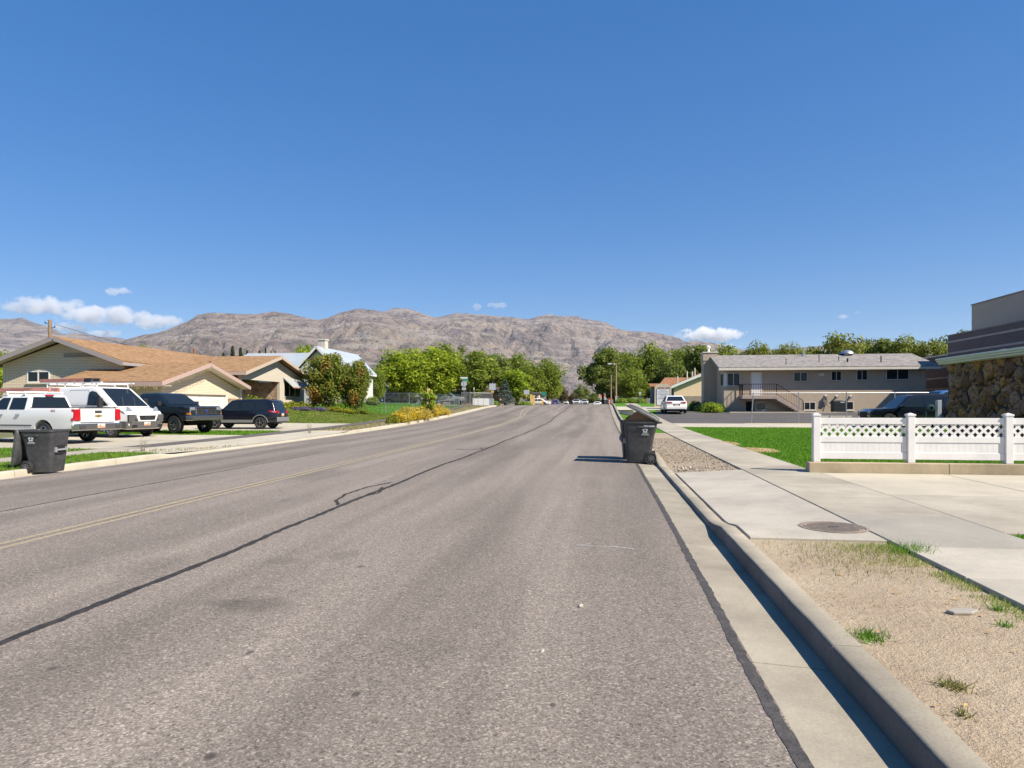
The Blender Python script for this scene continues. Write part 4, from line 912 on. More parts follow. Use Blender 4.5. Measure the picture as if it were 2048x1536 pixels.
# ------------------------------------------------------------------ vehicles (local frame: x forward, y left, z up)
def paint(name, col, rough=.25, metal=0): return M(name, col, rough, metal, coat=.6)
AWHITE = paint('white_car_paint', (.80, .78, .74), .35); ABLACK = paint('dark_teal_paint', (.010, .015, .020), .2); ANAVY = paint('black_blue_paint', (.007, .008, .014), .2)
CHROME = M('chrome', (.55, .55, .54), .16, 1); GREYP = M('grey_plastic', (.075, .072, .068), .6); TYRE = M('tyre', (.022, .021, .020), .85, var=.25, vs=9)
ALLOY = M('alloy', (.42, .42, .42), .3, .9); CARGLASS = N('car_glass'); CARGLASS.col((.012, .016, .018)); CARGLASS.set(Roughness=.04, Specular_IOR_Level=.55); CARGLASS = CARGLASS.m
RED = M('red_lens', (.42, .008, .016), .15, coat=.5); AMBER = M('amber_lens', (.65, .22, .02), .2); LENS = M('clear_lens', (.36, .38, .40), .12, .5); PLATEW = M('plate_white', (.62, .58, .54), .5); PLATEO = M('plate_orange', (.55, .26, .15), .5)
SEAM = M('seam', (.04, .04, .042), .8); GRIN = M('inner_dark', (.008, .008, .009), .9); GOLD = M('gold_badge', (.42, .28, .07), .3, .6); BLUEB = M('blue_badge', (.02, .05, .2), .3)
TAN_P = paint('tan_car_paint', (.30, .235, .17)); BLUE_P = paint('blue_car_paint', (.02, .045, .21)); SILV_P = paint('silver_car_paint', (.36, .36, .35), .3, .4); JEEP_P = paint('jeep_blue_paint', (.03, .13, .32))
def arc(xc, zc, r, sill):
    a0 = math.asin(max(-1, min(1, (sill - zc) / r))); n = 9
    return [(xc - r * math.cos(a0 + (math.pi - 2 * a0) * k / n), zc + r * math.sin(a0 + (math.pi - 2 * a0) * k / n)) for k in range(n + 1)]
def hull(name, outl, W0, wf, mat, par, bevel=.05, xc=(), zc=(), arches=()):
    bm = bmesh.new(); k = len(outl)
    L = [bm.verts.new((x, W0, z)) for x, z in outl]; Rr = [bm.verts.new((x, -W0, z)) for x, z in outl]
    bm.faces.new(L); bm.faces.new(Rr[::-1])
    for i in range(k): bm.faces.new((L[i], Rr[i], Rr[(i + 1) % k], L[(i + 1) % k]))
    bm.edges.ensure_lookup_table(); es = []
    for e in bm.edges:
        a, b = e.verts[0].co, e.verts[1].co; mid = (a + b) / 2
        if a.y * b.y < 0:
            if any((mid.x - cx) ** 2 + (mid.z - cz) ** 2 < (cr * 1.1) ** 2 for cx, cz, cr in arches) or e.calc_face_angle(0) < R(15): continue
            es.append(e)
        elif not any((mid.x - cx) ** 2 + (mid.z - cz) ** 2 < (cr * 1.12) ** 2 for cx, cz, cr in arches): es.append(e)
    bmesh.ops.bevel(bm, geom=es, offset=bevel, segments=3, profile=.55, affect='EDGES', clamp_overlap=True)
    for x in xc: bmesh.ops.bisect_plane(bm, geom=bm.verts[:] + bm.edges[:] + bm.faces[:], plane_co=(x, 0, 0), plane_no=(1, 0, 0))
    for z in zc: bmesh.ops.bisect_plane(bm, geom=bm.verts[:] + bm.edges[:] + bm.faces[:], plane_co=(0, 0, z), plane_no=(0, 0, 1))
    for v in bm.verts: v.co.y *= wf(v.co.x, v.co.z) / W0
    bmesh.ops.triangulate(bm, faces=[f for f in bm.faces if len(f.verts) > 4]); bmesh.ops.recalc_face_normals(bm, faces=bm.faces)
    me = D.meshes.new(name); bm.to_mesh(me); bm.free(); me.materials.append(mat); finish(me, 38)
    return link(name, me, par)
def sidep(par, name, mat, pts, wf, sg, off=.004, t=.012, bevel=0):
    """panel lying on the flank"""
    return MB().slab([(x, sg * (wf(x, z) + off - (0 if t > 0 else t)), z) for x, z in pts], t, (0, sg, 0)).build(name, mat, par, bevel=bevel, seg=1)
def facep(par, name, mat, pts, x, t, bevel=0, lean=0):
    """panel on the nose or tail: points are (y, z); lean moves x per metre of height"""
    return MB().slab([(x + lean * (z - pts[0][1]), y, z) for y, z in pts], abs(t), (1 if t > 0 else -1, 0, 0)).build(name, mat, par, bevel=bevel, seg=1)
def rect(a0, a1, b0, b1): return [(a0, b0), (a1, b0), (a1, b1), (a0, b1)]
_wm = {}
def wheels(par, pos, r, wd, style='spoke', rimmat=None, rr=.66):
    rimmat = rimmat or ALLOY; key = (r, wd, style, rimmat.name)
    if key not in _wm:
        h = wd / 2; ri = r * rr
        ty = MB().lathe([(ri, -h), (r * .9, -h), (r * .985, -h * .75), (r, -h * .6), (r, h * .6), (r * .985, h * .75), (r * .9, h), (ri, h), (ri * .97, h * .5), (ri * .97, -h * .5), (ri, -h)], 24, (0, 0, 0), 'y').mesh('wheel', TYRE, 40)
        m = MB()
        for s_ in (1, -1):
            m.lathe([(ri * 1.0, s_ * h * .95), (ri * .9, s_ * h * .98), (ri * .88, s_ * h * .55)], 24, (0, 0, 0), 'y'); m.lathe([(0, s_ * h * .8), (ri * .22, s_ * h * .8), (ri * .24, s_ * h * .5)], 10, (0, 0, 0), 'y')
            n = {'spoke': 5, 'steel': 8, 'six': 6}[style]
            for i in range(n):
                a = 2 * math.pi * i / n; c, s = math.cos(a), math.sin(a); w_ = ri * (.17 if style != 'steel' else .22)
                m.bar((c * ri * .15, s_ * h * .68, s * ri * .15), (c * ri * .92, s_ * h * .8, s * ri * .92), w_, .03, (0, 1, 0))
        m.lathe([(ri * .95, -h * .3), (0, -h * .3)], 16, (0, 0, 0), 'y'); rim = m.mesh('rim', rimmat, 40)
        _wm[key] = (ty, rim, MB().lathe([(0, 0), (ri * .9, 0)], 16, (0, h * .3, 0), 'y').lathe([(0, 0), (ri * .9, 0)], 16, (0, -h * .3, 0), 'y').mesh('brake', GRIN))
    for x, y in pos:
        w_ = link('wheel', _wm[key][0], par, (x, y, r)); link('rim', _wm[key][1], w_); link('brake', _wm[key][2], w_)
def plate(par, x, y, z, sg, dark=False):
    p = facep(par, 'licence_plate', PLATEW, rect(y - .16, y + .16, z - .08, z + .08), x, .012 * sg)
    facep(p, 'plate_band', PLATEO, rect(y - .15, y + .15, z - .075, z - .01), x + .013 * sg, .003 * sg)
    facep(p, 'plate_arch', PLATEO, [(y - .02, z - .01), (y + .12, z - .01), (y + .12, z + .03), (y + .05, z + .06)], x + .013 * sg, .003 * sg)
def text(par, s, size, mat, loc, rot, depth=.006):
    c = D.curves.new('badge', 'FONT'); c.body = s; c.size = size; c.extrude = depth; c.align_x = 'CENTER'; c.align_y = 'CENTER'; c.resolution_u = 2
    tmp = D.objects.new('tmp', c); COL.objects.link(tmp); bpy.context.view_layer.update()
    me = D.meshes.new_from_object(tmp.evaluated_get(bpy.context.evaluated_depsgraph_get())); D.objects.remove(tmp)
    me.materials.clear(); me.materials.append(mat); o = link('lettering', me, par, loc); o.rotation_euler = rot; return o

def pickup(name, label, pos, hd, mat=AWHITE, crew=True, group=None, detail=True, old=False, lift=0, ext=0):
    t = thing(name, label, 'pickup truck', pos, hd, group)
    r = .41 + lift * .35; b0 = .56 + lift; za = r + lift * .2
    top = 1.34 + lift; belt = 1.22 + lift; xr, xf = -2.92 - ext, 2.92; cr = -.98 if crew else .0
    sill = .5 + lift; ar = r + .09; x1, x2 = -1.80, 1.84
    hood = 1.16 + lift if not old else 1.24 + lift
    out = [(xr + .03, sill + .08), *arc(x1, r, ar, sill), *arc(x2, r, ar, sill), (xf - .02, sill + .04), (xf, hood - .22), (xf - .10, hood - .02), (1.46, belt + .03), (cr - .0, belt), (cr - .02, top), (xr, top)]
    wl = lambda x, z: (1.005 - .05 * ((z - .9 - lift) / .5) ** 2) * (1 - .07 * sst(2.2, 2.95, x)) - .008 * math.sin(max(0, min(1, (z - sill) / .8)) * math.pi * 2)
    hull('body', out, 1.0, wl, mat, t, .05, [-2.4, -1.2, -.3, .6, 1.3, 2.3, 2.6, 2.8], [.7 + lift, .85 + lift, 1.0 + lift, 1.12 + lift], [(x1, r, ar), (x2, r, ar)])
    rt = 1.87 + lift; wb = lambda x, z: .96 - .24 * (z - belt) / (rt - belt) - .0
    cab = [(cr + .02, belt - .02), (cr + .16, rt - .07), (cr + .3, rt), (.38, rt + .005), (.58, rt - .04), (1.46, belt + .02)]
    hull('cab', cab, .96, wb, mat, t, .06, [-.3, .3], [1.4 + lift, 1.6 + lift])
    zb, zt = belt + .07, rt - .13
    xs_ = [(cr + .26, cr + 1.02), (cr + 1.14, 1.02)] if crew else [(cr + .2, 1.02)]
    for sg in (1, -1):
        for i, (a, b) in enumerate(xs_):
            last = i == len(xs_) - 1
            sidep(t, 'window', CARGLASS, [(a - (.06 if i == 0 else 0), zb), (b + (.14 if last else 0), zb), (b - (.46 if last else .0), zt), (a, zt)], wb, sg)
        if detail:
            for x_ in [cr + .14] + [a[1] + .06 for a in xs_]: sidep(t, 'door_seam', SEAM, [(x_, .62 + lift), (x_ + .014, .62 + lift), (x_ + .014, belt - .02), (x_, belt - .02)], wl, sg, -.004, .006)
            sidep(t, 'sill_trim', SEAM if not old else GREYP, [(-1.2, .66 + lift), (1.2, .66 + lift), (1.2, .70 + lift), (-1.2, .70 + lift)], wl, sg, .002, .015)
            for x_ in [a[0] + .12 for a in xs_]: sidep(t, 'door_handle', CHROME, rect(x_, x_ + .2, belt - .17, belt - .12), wl, sg, 0, .04, .012)
        mr = MB().bar((.98, sg * .93, belt + .06), (1.0, sg * 1.12, belt + .08), .05); mr.box(.9, 1.04, sg * 1.1 - .1 + (.0), sg * 1.1 + .1, belt + .02, belt + .25); mr.build('mirror', BLACKP if mat is not AWHITE else AWHITE, t, bevel=.03)
        facep(t, 'tail_light', RED, [(sg * .74, top - .47), (sg * .98, top - .47), (sg * .98, top - .05), (sg * .74, top - .03)], xr - .0, -.03, .02); sidep(t, 'tail_light', RED, rect(xr - .0, xr + .13, top - .47, top - .04), wl, sg, -.02, .03)
    # front and rear glass
    def pane(x0, z0, x1_, z1, w0, w1, name):
        n = Vector((z1 - z0, 0, -(x1_ - x0))).normalized() * (1 if x0 > 0 else -1); n = n if n.z > 0 else -n
        MB().slab([(x0, -w0, z0), (x0, w0, z0), (x1_, w1, z1), (x1_, -w1, z1)], .012, n).build(name, CARGLASS, t)
    pane(1.40, belt + .08, .60, rt - .05, .84, .68, 'windshield'); pane(cr + .035, belt + .08, cr + .15, rt - .10, .80, .64, 'rear_window')
    if detail: facep(t, 'brake_light', RED, rect(-.17, .17, rt - .055, rt - .005), cr + .2, -.1)
    wheels(t, [(x1, .86), (x1, -.86), (x2, .86), (x2, -.86)], r, .27, 'six' if not old else 'steel', ALLOY if not old else CHROME, .62 if not old else .55)
    MB().box(x1 - .6, x1 + .6, -.6, .6, .42 + lift, .72 + lift).box(x2 - .6, x2 + .6, -.62, .62, .42 + lift, .8 + lift).box(-2.6, 2.6, -.45, .45, .36 + lift, .56 + lift).build('underbody', GRIN, t)
    [MB().tube((x_, -.8, r), (x_, .8, r), .07).build('axle', GRIN, t) for x_ in (x1, x2)]
    MB().box(xr + .1, cr - .1, -.78, .78, top - .002, top + .006).build('bed_floor', GRIN, t)
    for sg in (1, -1): MB().box(xr + .03, cr - .06, sg * .90 - .05, sg * .90 + .05, top - .004, top + .03).build('bed_rail', BLACKP, t, bevel=.01, seg=1)
    MB().box(xr - .03, xr + .06, -.80, .80, top - .004, top + .028).build('tailgate_cap', BLACKP, t, bevel=.01, seg=1)
    # bumpers
    q = MB().slab([(xr + .12, -1.0, .48 + lift), (xr - .16, -.92, .50 + lift), (xr - .16, .92, .50 + lift), (xr + .12, 1.0, .48 + lift)], .26, (0, 0, 1)); q.build('bumper', CHROME, t, bevel=.03)
    for sg in (1, -1): facep(t, 'step_recess', SEAM, [(sg * .9, .68 + lift), (sg * .62, .68 + lift), (sg * .66, .54 + lift), (sg * .84, .54 + lift)], xr - .155, -.012)
    plate(t, xr - .17, -.0, .66 + lift, -1)
    q = MB().slab([(xf - .25, 1.0, .52 + lift), (xf + .14, .9, .52 + lift), (xf + .14, -.9, .52 + lift), (xf - .25, -1.0, .52 + lift)], .25, (0, 0, 1)); q.build('bumper', CHROME, t, bevel=.03)
    # tailgate face
    facep(t, 'tailgate', mat, rect(-.72, .72, .80 + lift, top - .03), xr - .002, -.018, .012)
    if detail and not old:
        facep(t, 'tailgate_handle', SEAM, rect(-.15, .15, top - .20, top - .09), xr - .02, -.012, .01)
        bw_ = .17; q = MB().slab([(xr - .022, y, z_ + top - .30) for y, z_ in ((-bw_, -.02), (-.06, -.028), (-.045, -.055), (.06, -.055), (.06, -.03), (bw_, -.02), (bw_ - .03, .03), (.05, .03), (.045, .055), (-.06, .055), (-.06, .03), (-bw_ + .02, .03))], .012, (-1, 0, 0)); q.build('badge', GOLD, t)
        MB().tube((xr - .1, 0, .47 + lift), (xr - .32, 0, .45 + lift), .03).lathe([(0, 0), (.035, .0), (.035, .05), (0, .06)], 8, (xr - .3, 0, .46 + lift)).build('tow_hitch', CHROME, t)
        text(t, '4X4', .13, M('decal_red', (.3, .03, .03), .5), (-2.3, wl(-2.3, 1.2) + .004, top - .1), (R(90), 0, R(180)), .002)
    # nose
    gz0, gz1 = .80 + lift, hood - .06
    facep(t, 'grille', CHROME, rect(-.62, .62, gz0, gz1), xf - .03, .05, .02)
    for i in range(3):
        for j in range(4):
            w4 = 1.12 / 4; h3 = (gz1 - gz0 - .06) / 3
            facep(t, 'grille_opening', GRIN, rect(-.56 + j * w4 + .02, -.56 + (j + 1) * w4 - .02, gz0 + .03 + i * h3 + .015, gz0 + .03 + (i + 1) * h3 - .015), xf + .021, .004)
    if old:
        q = MB().lathe([(0, 0), (.07, 0), (.07, .02), (0, .02)], 16, (xf + .025, 0, (gz0 + gz1) / 2), 'x'); q.build('badge', BLUEB, t)
    for sg in (1, -1):
        facep(t, 'headlight', LENS, [(sg * .64, gz0 + .12), (sg * .95, gz0 + .12), (sg * .93, gz1 - .02), (sg * .64, gz1 - .01)], xf - .06, .055, .015)
        facep(t, 'turn_signal', AMBER, rect(sg * .64, sg * .95, gz0 - .0, gz0 + .1), xf - .07, .06, .01); sidep(t, 'turn_signal', AMBER, rect(xf - .22, xf - .06, gz0, gz0 + .1), wl, sg, -.012, .03)
    return t
def box_car(name, label, cat, pos, hd, mat, L, Wd, H, kind, group=None, rimr=.34, lower=None, detail=True):
    """suv / hatchback / sedan"""
    t = thing(name, label, cat, pos, hd, group); f = L / 2; w0 = Wd / 2; r = rimr; ar = r + .07
    x1, x2 = -L * .29, L * .305; sill = .30 if kind == 'sedan' else .36; belt = H * (.60 if kind == 'sedan' else .59)
    hood = H * (.56 if kind == 'sedan' else .585); tail = {'sedan': H * .70, 'suv': H * .62}[kind]
    rx = -f + .05
    out = [(-f + .08, sill + .02), *arc(x1, r, ar, sill), *arc(x2, r, ar, sill), (f - .12, sill - .04), (f, sill + .22), (f - .02, hood - .18), (f - .28, hood - .03), (f - L * .27, belt + .01)]
    out += [(-f + L * .235, belt + .03), (-f + .25, tail - .02), (-f + .04, tail - .1), (-f, tail - .28)] if kind == 'sedan' else [(-f + .3, belt + .02), (-f + .05, tail), (-f, tail - .15)]
    out += [(-f + .0, sill + .28)]
    wl = lambda x, z: w0 * (1 - .10 * sst(.55, 1, abs(x) / f) ** 1.5) * (1 - .10 * ((z - belt * .72) / (belt * .6)) ** 2)
    body = hull('body', out, w0, wl, mat, t, .07, [-f * .85, -f * .6, -f * .3, 0, f * .3, f * .55, f * .75, f * .9], [sill + .15, sill + .3, belt * .8, belt * .92], [(x1, r, ar), (x2, r, ar)])
    if kind == 'sedan': cab = [(-f + .55, belt - .02), (-f + L * .27, H - .08), (-f + L * .36, H), (L * .06, H), (L * .11, H - .05), (f - L * .25, belt)]
    else: cab = [(-f + .08, belt - .02), (-f + .28, H - .16), (-f + .36, H - .03), (-f + .6, H), (L * .04, H), (L * .10, H - .05), (f - L * .26, belt)]
    k = .26 if kind == 'sedan' else .22
    wb = lambda x, z: w0 * (.95 - k * (z - belt) / (H - belt)) * (1 - .05 * sst(.5, 1, abs(x) / f))
    hull('cabin', cab, w0 * .95, wb, mat, t, .07, [-f * .5, 0, f * .2], [belt + .2, belt + .35])
    zb, zt = belt + .05, H - .11
    xa = -f + (L * .215 if kind == 'sedan' else .42); xb = f - L * .30
    fr_ = lambda u: xa + (xb - xa) * u
    sets = ((.0, .12, .30), (.33, .33, .62), (.65, .65, 1.0)) if kind != 'sedan' else ((.06, .22, .50), (.53, .53, 1.0))
    for sg in (1, -1):
        for i, (a, a2, b) in enumerate(sets):
            last = i == len(sets) - 1
            sidep(t, 'window', CARGLASS, [(fr_(a), zb + (.06 if i == 0 else 0)), (fr_(b), zb), (fr_(b) - (L * .15 if last else 0), zt), (fr_(a2) + (.0), zt - (.04 if i == 0 else 0))], wb, sg)
        if detail:
            for u in (.32, .635, 1.02) if kind != 'sedan' else (.515, 1.02):
                sidep(t, 'door_seam', SEAM, rect(fr_(u), fr_(u) + .012, sill + .12, belt - .01), wl, sg, -.006, .008)
            for u in (.36, .67): sidep(t, 'door_handle', mat, rect(fr_(u), fr_(u) + .18, belt - .13, belt - .09), wl, sg, 0, .03, .01)
            sidep(t, 'sill_trim', lower or mat, rect(x1 + ar, x2 - ar, sill + .0, sill + .16), wl, sg, .0, .014)
            if lower:
                for xc_ in (x1, x2):
                    q = MB(); o_ = arc(xc_, r, ar + .05, sill); i_ = arc(xc_, r, ar, sill)
                    for j in range(9): q.slab([(x, sg * (wl(x, z) + .002), z) for x, z in (o_[j], o_[j + 1], i_[j + 1], i_[j])], .015, (0, sg, 0))
                    q.build('arch_trim', lower, t)
        MB().box(xb - .12, xb + .02, sg * (w0 * .97), sg * (w0 * .97 + .18), belt + .03, belt + .17).build('mirror', mat if detail else BLACKP, t, bevel=.03)
        if kind == 'sedan':
            facep(t, 'tail_light', RED, [(sg * .30, tail - .20), (sg * w0 * .80, tail - .22), (sg * w0 * .84, tail - .08), (sg * .36, tail - .10)], -f - .0, -.02, .01)
            sidep(t, 'tail_light', RED, [(-f + .08, tail - .22), (-f + .3, tail - .17), (-f + .38, tail - .12), (-f + .08, tail - .09)], wl, sg, -.0, .014)
        else:
            facep(t, 'tail_light', RED, [(sg * w0 * .52, tail - .12), (sg * w0 * .84, tail - .16), (sg * w0 * .84, tail + .02), (sg * w0 * .56, tail - .02)], -f + .05, -.06, .01)
            sidep(t, 'tail_light', RED, [(-f + .06, tail - .15), (-f + .34, tail - .08), (-f + .52, tail - .0), (-f + .1, tail + .03)], wl, sg, .0, .016)
            sidep(t, 'tail_lens', LENS, [(-f + .1, tail - .1), (-f + .28, tail - .07), (-f + .26, tail - .03), (-f + .1, tail - .03)], wl, sg, .016, .006)
            MB().bar((-f + .6, sg * w0 * .66, H + .03), (L * .04, sg * w0 * .66, H + .03), .03).build('roof_rail', SEAM, t)
        facep(t, 'headlight', LENS, [(sg * w0 * .5, hood - .28), (sg * w0 * .86, hood - .26), (sg * w0 * .84, hood - .12), (sg * w0 * .56, hood - .16)], f - .06, .05, .01)
    def pane(x0, z0, x1_, z1, a, b, name):
        n = Vector((z1 - z0, 0, -(x1_ - x0))).normalized(); n = n if n.z > 0 else -n
        MB().slab([(x0, -a, z0), (x0, a, z0), (x1_, b, z1), (x1_, -b, z1)], .012, n).build(name, CARGLASS, t)
    pane(cab[-1][0] - .06, belt + .045, cab[-2][0] + .03, H - .075, w0 * .82, w0 * .62, 'windshield')
    if kind == 'sedan': pane(cab[0][0] + .05, belt + .05, cab[1][0] - .02, H - .10, w0 * .80, w0 * .62, 'rear_window')
    else: pane(cab[0][0] + .025, belt + .06, cab[1][0] - .01, H - .19, w0 * .78, w0 * .64, 'rear_window')
    wheels(t, [(x1, w0 - .13), (x1, -w0 + .13), (x2, w0 - .13), (x2, -w0 + .13)], r, .22, 'spoke')
    MB().box(-f + .3, f - .3, -w0 + .3, w0 - .3, sill - .1, belt * .7).box(x1 - .5, x1 + .5, -w0 + .26, w0 - .26, r, belt * .9).box(x2 - .5, x2 + .5, -w0 + .26, w0 - .26, r, belt * .9).build('underbody', GRIN, t)
    facep(t, 'bumper', lower or mat, [(-w0 * .86, sill + .04), (w0 * .86, sill + .04), (w0 * .88, sill + .30), (-w0 * .88, sill + .30)], -f + .03, -.08, .03)
    facep(t, 'diffuser', SEAM, rect(-w0 * .6, w0 * .6, sill - .02, sill + .07), -f - .03, -.03)
    facep(t, 'grille', GRIN, rect(-w0 * .5, w0 * .5, sill + .08, hood - .18), f - .03, .035, .01)
    pz = tail - .36 if kind == 'sedan' else tail - .22
    plate(t, -f - .002 if kind == 'sedan' else -f + .0, 0, pz - .02, -1)
    if kind == 'sedan': facep(t, 'plate_recess', SEAM, rect(-.26, .26, pz - .14, pz + .11), -f + .004, -.004)
    return t
# white crew cab pickup, tail towards the street
def P3(x, y, dz=.012): return (x, y, land(x, y) + dz)
pk = pickup('pickup_truck', 'white crew cab pickup parked tail out beside the black bins', P3(-22.48, 23.76), R(180 - 10), ext=.43)
# white cargo van
vn = thing('cargo_van', 'white cargo van with grey bumper and pink ladder on its roof rack', 'van', P3(-22.88, 27.84), R(-11))
xr, xf, r = -2.72, 2.7, .36; ar = .44; x1, x2 = -1.75, 1.75
out = [(xr, .42), *arc(x1, r, ar, .38), *arc(x2, r, ar, .38), (xf - .15, .36), (xf - .02, .5), (xf, .98), (xf - .12, 1.14), (1.55, 1.42), (xr, 1.42)]
wl = lambda x, z: (1.02 - .04 * ((z - .9) / .6) ** 2) * (1 - .13 * sst(1.9, 2.75, x))
hull('body', out, 1.02, wl, AWHITE, vn, .05, [-2.3, -1, 0, 1.2, 2.2, 2.45, 2.6], [.6, .8, 1.0, 1.2], [(x1, r, ar), (x2, r, ar)])
wb = lambda x, z: (1.015 - .14 * ((z - 1.4) / .85) ** 1.3 if z > 1.4 else 1.015) * (1 - .09 * sst(.9, 1.9, x))
cab = [(xr, 1.40), (xr + .03, 2.14), (xr + .12, 2.24), (.55, 2.27), (.85, 2.2), (1.98, 1.33)]
hull('upper_body', cab, 1.01, wb, AWHITE, vn, .08, [-1.5, 0, .6, 1.1, 1.5], [1.6, 1.8, 2.0])
for sg in (1, -1):
    sidep(vn, 'window', CARGLASS, [(.45, 1.42), (1.6, 1.40), (1.36, 1.62), (.86, 2.02), (.62, 2.06), (.47, 2.0)], wb, sg, .03)
    sidep(vn, 'window_divider', BLACKP, rect(.98, 1.02, 1.42, 1.86), wb, sg, .043, .01)
    for x_, z0, z1 in ((.36, .55, 2.1), (-.75, .6, 2.1)): sidep(vn, 'door_seam', SEAM, rect(x_, x_ + .014, 1.42, z1), wb, sg, -.002, .006); sidep(vn, 'door_seam', SEAM, rect(x_, x_ + .014, z0, 1.40), wl, sg, -.002, .006)
    sidep(vn, 'seam', SEAM, rect(-.75, .36, 2.09, 2.104), wb, sg, -.001, .005)
    sidep(vn, 'rub_strip', GREYP, rect(-1.3, 1.25, .72, .90), wl, sg, .0, .03, .01)
    MB().bar((1.3, sg * .95, 1.45), (1.35, sg * 1.15, 1.5), .06).box(1.27, 1.42, sg * 1.17 - .1, sg * 1.17 + .1, 1.34, 1.74).build('mirror', BLACKP, vn, bevel=.04)
    facep(vn, 'headlight', LENS, [(sg * .44, 1.02), (sg * .84, 1.14), (sg * .80, 1.36), (sg * .68, 1.34)], xf - .14, .06, .02, -.45)
    sidep(vn, 'headlight', LENS, [(2.05, 1.18), (2.5, 1.02), (2.42, 1.15), (2.08, 1.3)], wl, sg, -.015, .02)
    facep(vn, 'bumper_cheek', GREYP, [(sg * .47, .66), (sg * .90, .66), (sg * .91, 1.02), (sg * .60, 1.02)], xf - .08, .13, .02)
    facep(vn, 'fog_recess', GRIN, rect(sg * .55, sg * .78, .46, .56), xf + .085, .008)
    facep(vn, 'air_slot', GRIN, rect(sg * .40, sg * .62, .755, .81), xf + .05, .012)
MB().slab([(xf - .7, -1.02, .4), (xf - .7, 1.02, .4), (xf - .1, .95, .4), (xf + .08, .72, .4), (xf + .08, -.72, .4), (xf - .1, -.95, .4)], .32, (0, 0, 1)).build('bumper', GREYP, vn, bevel=.04)
facep(vn, 'grille_surround', AWHITE, [(-.46, .70), (.46, .70), (.58, 1.03), (-.58, 1.03)], xf - .04, .125, .02)
facep(vn, 'grille', GRIN, [(-.38, .765), (.38, .765), (.45, .97), (-.45, .97)], xf + .083, .01)
text(vn, 'RAM', .16, CHROME, (xf + .098, 0, .865), (R(90), 0, R(90)), .006)
plate(vn, xf + .08, -.02, .6, 1)
n = Vector((.87, 0, 1.13)).normalized()
MB().slab([(1.93, -.80, 1.385), (1.93, .80, 1.385), (.90, .70, 2.18), (.90, -.70, 2.18)], .012, n).build('windshield', CARGLASS, vn)
for sg in (-1, 1): MB().bar((1.93, sg * .3 - .2, 1.41), (1.45, sg * .3 + .15, 1.79), .025).build('wiper', SEAM, vn)
facep(vn, 'rear_door', AWHITE, rect(-.9, .9, .5, 2.05), xr, -.02, .02)
wheels(vn, [(x1, .88), (x1, -.88), (x2, .88), (x2, -.88)], r, .22, 'steel', M('steel_wheel', (.25, .25, .25), .4, .6))
MB().box(-2.4, 2.4, -.7, .7, .26, .7).build('underbody', GRIN, vn)
q = MB()
for x in (-2.3, -1.2, -.1, .7): q.bar((x, -.85, 2.40), (x, .85, 2.40), .05); q.bar((x, -.82, 2.22), (x, -.82, 2.40), .05); q.bar((x, .82, 2.22), (x, .82, 2.40), .05)
for sg in (1, -1): q.bar((-2.6, sg * .82, 2.44), (1.05, sg * .82, 2.44), .06)
q.build('roof_rack', AWHITE, vn)
LADR = M('ladder_pink', (.50, .20, .16), .6, var=.2, vs=4)
def ladder(label, par_t, x0, x1, y, z):
    o = thing('ladder', label, 'ladder', par_t.matrix_basis @ Vector((x0, y, z)), par_t.rotation_euler.z)
    L = x1 - x0
    for w_ in (-.2, .2): MB().box(0, L - .35, w_ - .03, w_ + .03, 0, .16).build('rail', LADR, o)
    for i in range(int(L / .3)): MB().tube((.15 + i * .3, -.2, .08), (.15 + i * .3, .2, .08), .018, 6).build('rung', ALLOY, o)
    for w_ in (-.2, .2): MB().box(L - .345, L + .05, w_ - .034, w_ + .034, -.01, .17).build('end_cap', BLACKP, o)
    return o
ladder('long pink fibreglass ladder lying on the cargo van roof rack', vn, -2.75, .35, -.62, 2.47)
ladder('pink ladder end showing above the roof of the white crew cab pickup', pk, -.6, 2.6, -.4, 1.99)
q = MB(); [q.bar((x, -.75, 1.86), (x, -.75, 1.97), .04).bar((x, .75, 1.86), (x, .75, 1.97), .04).bar((x, -.8, 1.97), (x, .8, 1.97), .04) for x in (-.55, .4)]; q.build('cab_rack', AWHITE, pk)
# dark lifted pickup, black suv
p2 = pickup('pickup_truck', 'dark lifted old pickup with chrome grille parked nose out beside the van', P3(-22.16, 31.32), R(-16), ABLACK, True, None, True, True, .13)
box_car('parked_suv', 'black compact SUV parked tail out in front of the garage', 'SUV', P3(-20.60, 36.29), R(180 + 4), ANAVY, 4.52, 1.86, 1.66, 'suv', None, .35, M('silver_trim', (.28, .28, .28), .45, .5))
# right side
sd = box_car('parked_sedan', 'white sedan parked facing away beside the sign board', 'sedan', P3(5.95, 57.2), R(90), AWHITE, 4.85, 1.83, 1.46, 'sedan', None, .33)
box_car('parked_suv', 'dark wagon parked behind the white lattice fence and stone house corner', 'SUV', P3(16.0, 37.0), R(180), ANAVY, 4.85, 1.9, 1.66, 'suv', None, .36)
jp = box_car('parked_jeep', 'boxy blue off roader peeking over the roof of the dark wagon', 'SUV', P3(19.3, 40.9), R(180), JEEP_P, 4.4, 1.85, 1.9, 'suv', None, .4)
box_car('parked_sedan', 'dark low sedan hidden behind the windshield of the dark wagon', 'sedan', P3(19.7, 44.4), R(180), ANAVY, 4.7, 1.82, 1.42, 'sedan', None, .33)
